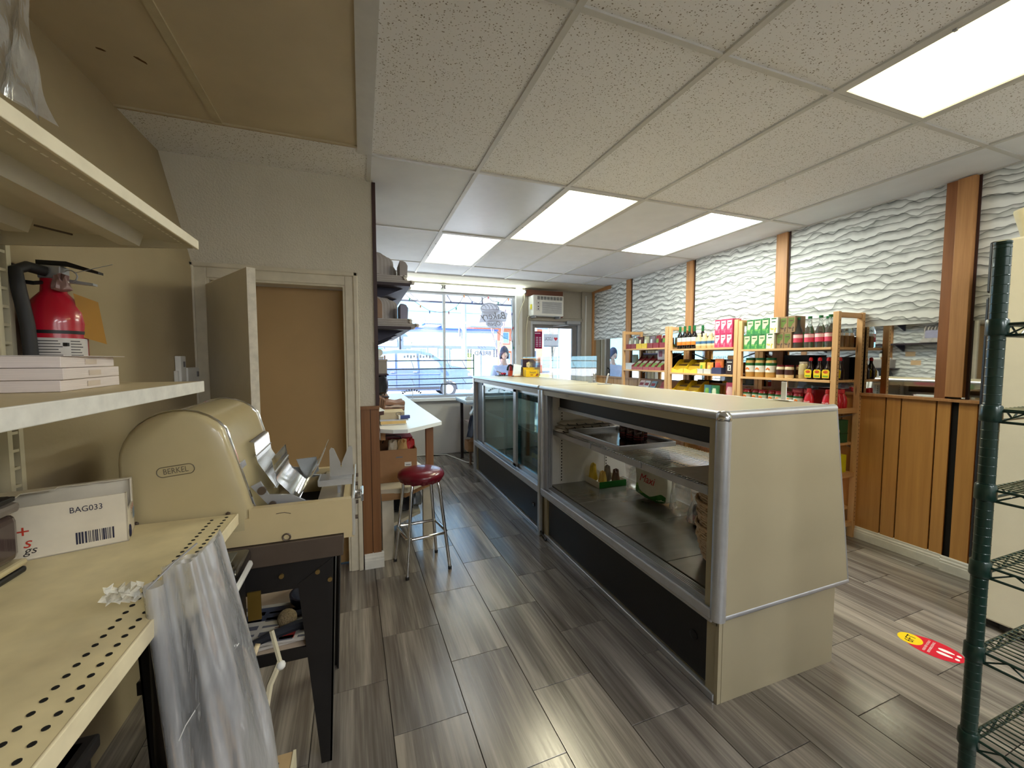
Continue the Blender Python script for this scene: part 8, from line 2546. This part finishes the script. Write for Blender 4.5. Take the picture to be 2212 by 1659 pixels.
nb_ = jn(L(0, 0.005, 1.50), (0.085, 0.07), che)
nk = jn(L(0, -0.005, 1.56), 0.052, nb_)
hd = jn(L(0, -0.015, 1.63), 0.058, nk)
for s_ in (-1, 1):
    hip = jn(L(0.09 * s_, 0, 0.90), 0.095, pel)
    kn_ = jn(L(0.10 * s_, -0.01, 0.50), 0.062, hip)
    cf = jn(L(0.105 * s_, 0.01, 0.32), 0.058, kn_)
    an = jn(L(0.11 * s_, 0.02, 0.09), 0.040, cf)
    to = jn(L(0.12 * s_, -0.14, 0.04), 0.035, an)
    sh_ = jn(L(0.19 * s_, 0.005, 1.43), 0.058, che)
    el = jn(L(0.255 * s_, 0.02, 1.14), 0.042, sh_)
    wr2 = jn(L(0.235 * s_, -0.10, 0.92), 0.029, el)
    pa = jn(L(0.232 * s_, -0.135, 0.865), (0.036, 0.018), wr2)
    for k in range(4):
        f1 = jn(L((0.232 + 0.022 * (k - 1.5)) * s_, -0.165, 0.815 - 0.004 * abs(k - 1.5)), 0.0095, pa)
        f2 = jn(L((0.230 + 0.021 * (k - 1.5)) * s_, -0.165, 0.782 + 0.006 * (k == 3)), 0.0085, f1)
        f3 = jn(L((0.228 + 0.020 * (k - 1.5)) * s_, -0.150, 0.757 + 0.008 * (k == 3)), 0.0075, f2)
    t1 = jn(L(0.190 * s_, -0.150, 0.865), 0.011, pa)
    t2 = jn(L(0.175 * s_, -0.168, 0.825), 0.0095, t1)
skin('body', J, E_, sk, 0, 1)
# head with a face
HZ = 1.73
b = MB()
def head(u, v):
    a = 2 * math.pi * u
    ph = math.pi * v
    x = 0.077 * math.sin(ph) * math.cos(a)
    y = 0.095 * math.sin(ph) * math.sin(a)
    z = 0.122 * -math.cos(ph)
    if z < 0:
        x *= 1 - 0.28 * (-z / 0.122) ** 1.4
        y = y * (1 - 0.15 * (-z / 0.122)) - (0.012 * (-z / 0.122))
    # brow, eye hollows, nose, lips, chin on the -Y side
    fy = max(0.0, -math.sin(a)) ** 3
    y -= fy * 0.022 * math.exp(-(x / 0.012) ** 2) * math.exp(-((z + 0.018) / 0.026) ** 2)
    for s_ in (-1, 1):
        y += fy * 0.010 * math.exp(-((x - 0.032 * s_) / 0.016) ** 2) * math.exp(-((z - 0.012) / 0.014) ** 2)
    y -= fy * 0.007 * math.exp(-(x / 0.024) ** 2) * math.exp(-((z + 0.062) / 0.012) ** 2)
    y -= fy * 0.008 * math.exp(-(x / 0.022) ** 2) * math.exp(-((z + 0.102) / 0.016) ** 2)
    return L(x, y - 0.02, HZ + z)
b.grid(head, 48, 40, True)
hd_ = b.build('head', sk, pe, True)
for s_ in (-1, 1):
    MB().ball(L(0.032 * s_, -0.094, HZ + 0.012), 0.011, 2, (1.2, 0.6, 0.7)).build('eye', 'white', hd_, True)
    MB().ball(L(0.032 * s_, -0.101, HZ + 0.012), 0.0055, 2, (1, 0.5, 1)).build('iris', 'black', hd_, True)
    MB().tube([L(0.018 * s_, -0.108, HZ + 0.034), L(0.034 * s_, -0.107, HZ + 0.040), L(0.050 * s_, -0.096, HZ + 0.034)], 0.004, 6).build('eyebrow', C('hair_dark', (70, 72, 96), 0.6), hd_)
    MB().ball(L(0.079 * s_, -0.01, HZ + 0.0), 0.03, 2, (0.35, 0.65, 1.05)).build('ear', sk, hd_, True)
MB().tube([L(-0.024, -0.112, HZ - 0.060), L(0, -0.121, HZ - 0.058), L(0.024, -0.112, HZ - 0.060)], [0.003, 0.0055, 0.003], 8).build('lips', C('lips', (196, 110, 110), 0.5), hd_, True)
b = MB()
def hair(u, v):
    a = 2 * math.pi * u
    ph = math.pi * (0.40 + 0.60 * v)
    front = max(0.0, -math.sin(a))
    low = -0.075 * (1 - front) * (1 - v) if v < 0.5 else 0
    side = 0.10 * max(0.0, math.cos(a)) * front
    x = 0.087 * math.sin(ph) * math.cos(a)
    y = 0.106 * math.sin(ph) * math.sin(a)
    z = 0.136 * -math.cos(ph) + (0.055 * front - 0.075 * (1 - front)) * (1 - v) ** 1.5 + 0.004 * math.sin(23 * a) * (1 - v)
    return L(x, y - 0.012, HZ + 0.004 + z - side * (1 - v) * 0.35)
b.grid(hair, 48, 16, True)
b.build('hair', C('hair_dark', (70, 72, 96)), pe, True, thick=0.010)
# clothes
J, E_ = [], []
pel = jn(L(0, 0, 0.93), (0.172, 0.122))
wa_ = jn(L(0, 0, 1.15), (0.150, 0.112), pel)
che = jn(L(0, 0.0, 1.36), (0.178, 0.125), wa_)
nb_ = jn(L(0, 0.005, 1.485), (0.110, 0.088), che)
for s_ in (-1, 1):
    sh_ = jn(L(0.19 * s_, 0.005, 1.43), 0.076, che)
    md_ = jn(L(0.225 * s_, 0.012, 1.27), 0.066, sh_)
    el = jn(L(0.255 * s_, 0.02, 1.14), 0.058, md_)
    cfj = jn(L(0.24 * s_, -0.07, 0.975), 0.046, el)
skin('shirt', J, E_, C('shirt_lilac', (196, 204, 232), 0.75), 0, 2)
MB().tube([L(0.06 * math.cos(a / 10 * math.pi + math.pi), -0.055 + 0.0 * a, 1.515 - 0.04 * math.sin(a / 10 * math.pi)) for a in range(11)], 0.010, 6).build('neckline', C('shirt_white', (232, 236, 244)), pe, True)
J, E_ = [], []
pel = jn(L(0, 0, 0.97), (0.162, 0.115))
for s_ in (-1, 1):
    hip = jn(L(0.09 * s_, 0, 0.88), 0.108, pel)
    kn_ = jn(L(0.10 * s_, -0.01, 0.50), 0.080, hip)
    an = jn(L(0.11 * s_, 0.02, 0.12), 0.068, kn_)
skin('trousers', J, E_, C('trousers_navy', (60, 64, 90), 0.8), 0, 2)
for s_ in (-1, 1):
    b = MB()
    b.ball(L(0.115 * s_, -0.055, 0.045), 0.06, 2, (0.85, 2.3, 0.75))
    for v in b.bm.verts:
        v.co.z = max(v.co.z, G + 0.002)
    b.build('shoe', 'black', pe, True)

# rows of fine work that nobody could pick apart stay joined
for o in list(COL.objects):
    n = o.name.split('.')[0]
    if n in ('label_print', 'black_print', 'peg_holes', 'row_of_holes', 'price_slots', 'slot_holes', 'wire_deck', 'finger_comb', 'shelf_wires', 'shelf_rim', 'hours_print', 'barcode',
             'outlet_vanes', 'outlet_blades', 'grille_slats', 'vent_slots', 'print_columns', 'wheat_ear_print', 'faint_letter_print', 'curved_letter_print', 'curl_print', 'print_motif', 'weave', 'stakes', 'sliding_track', 'branches'):
        o['kind'] = 'stuff'
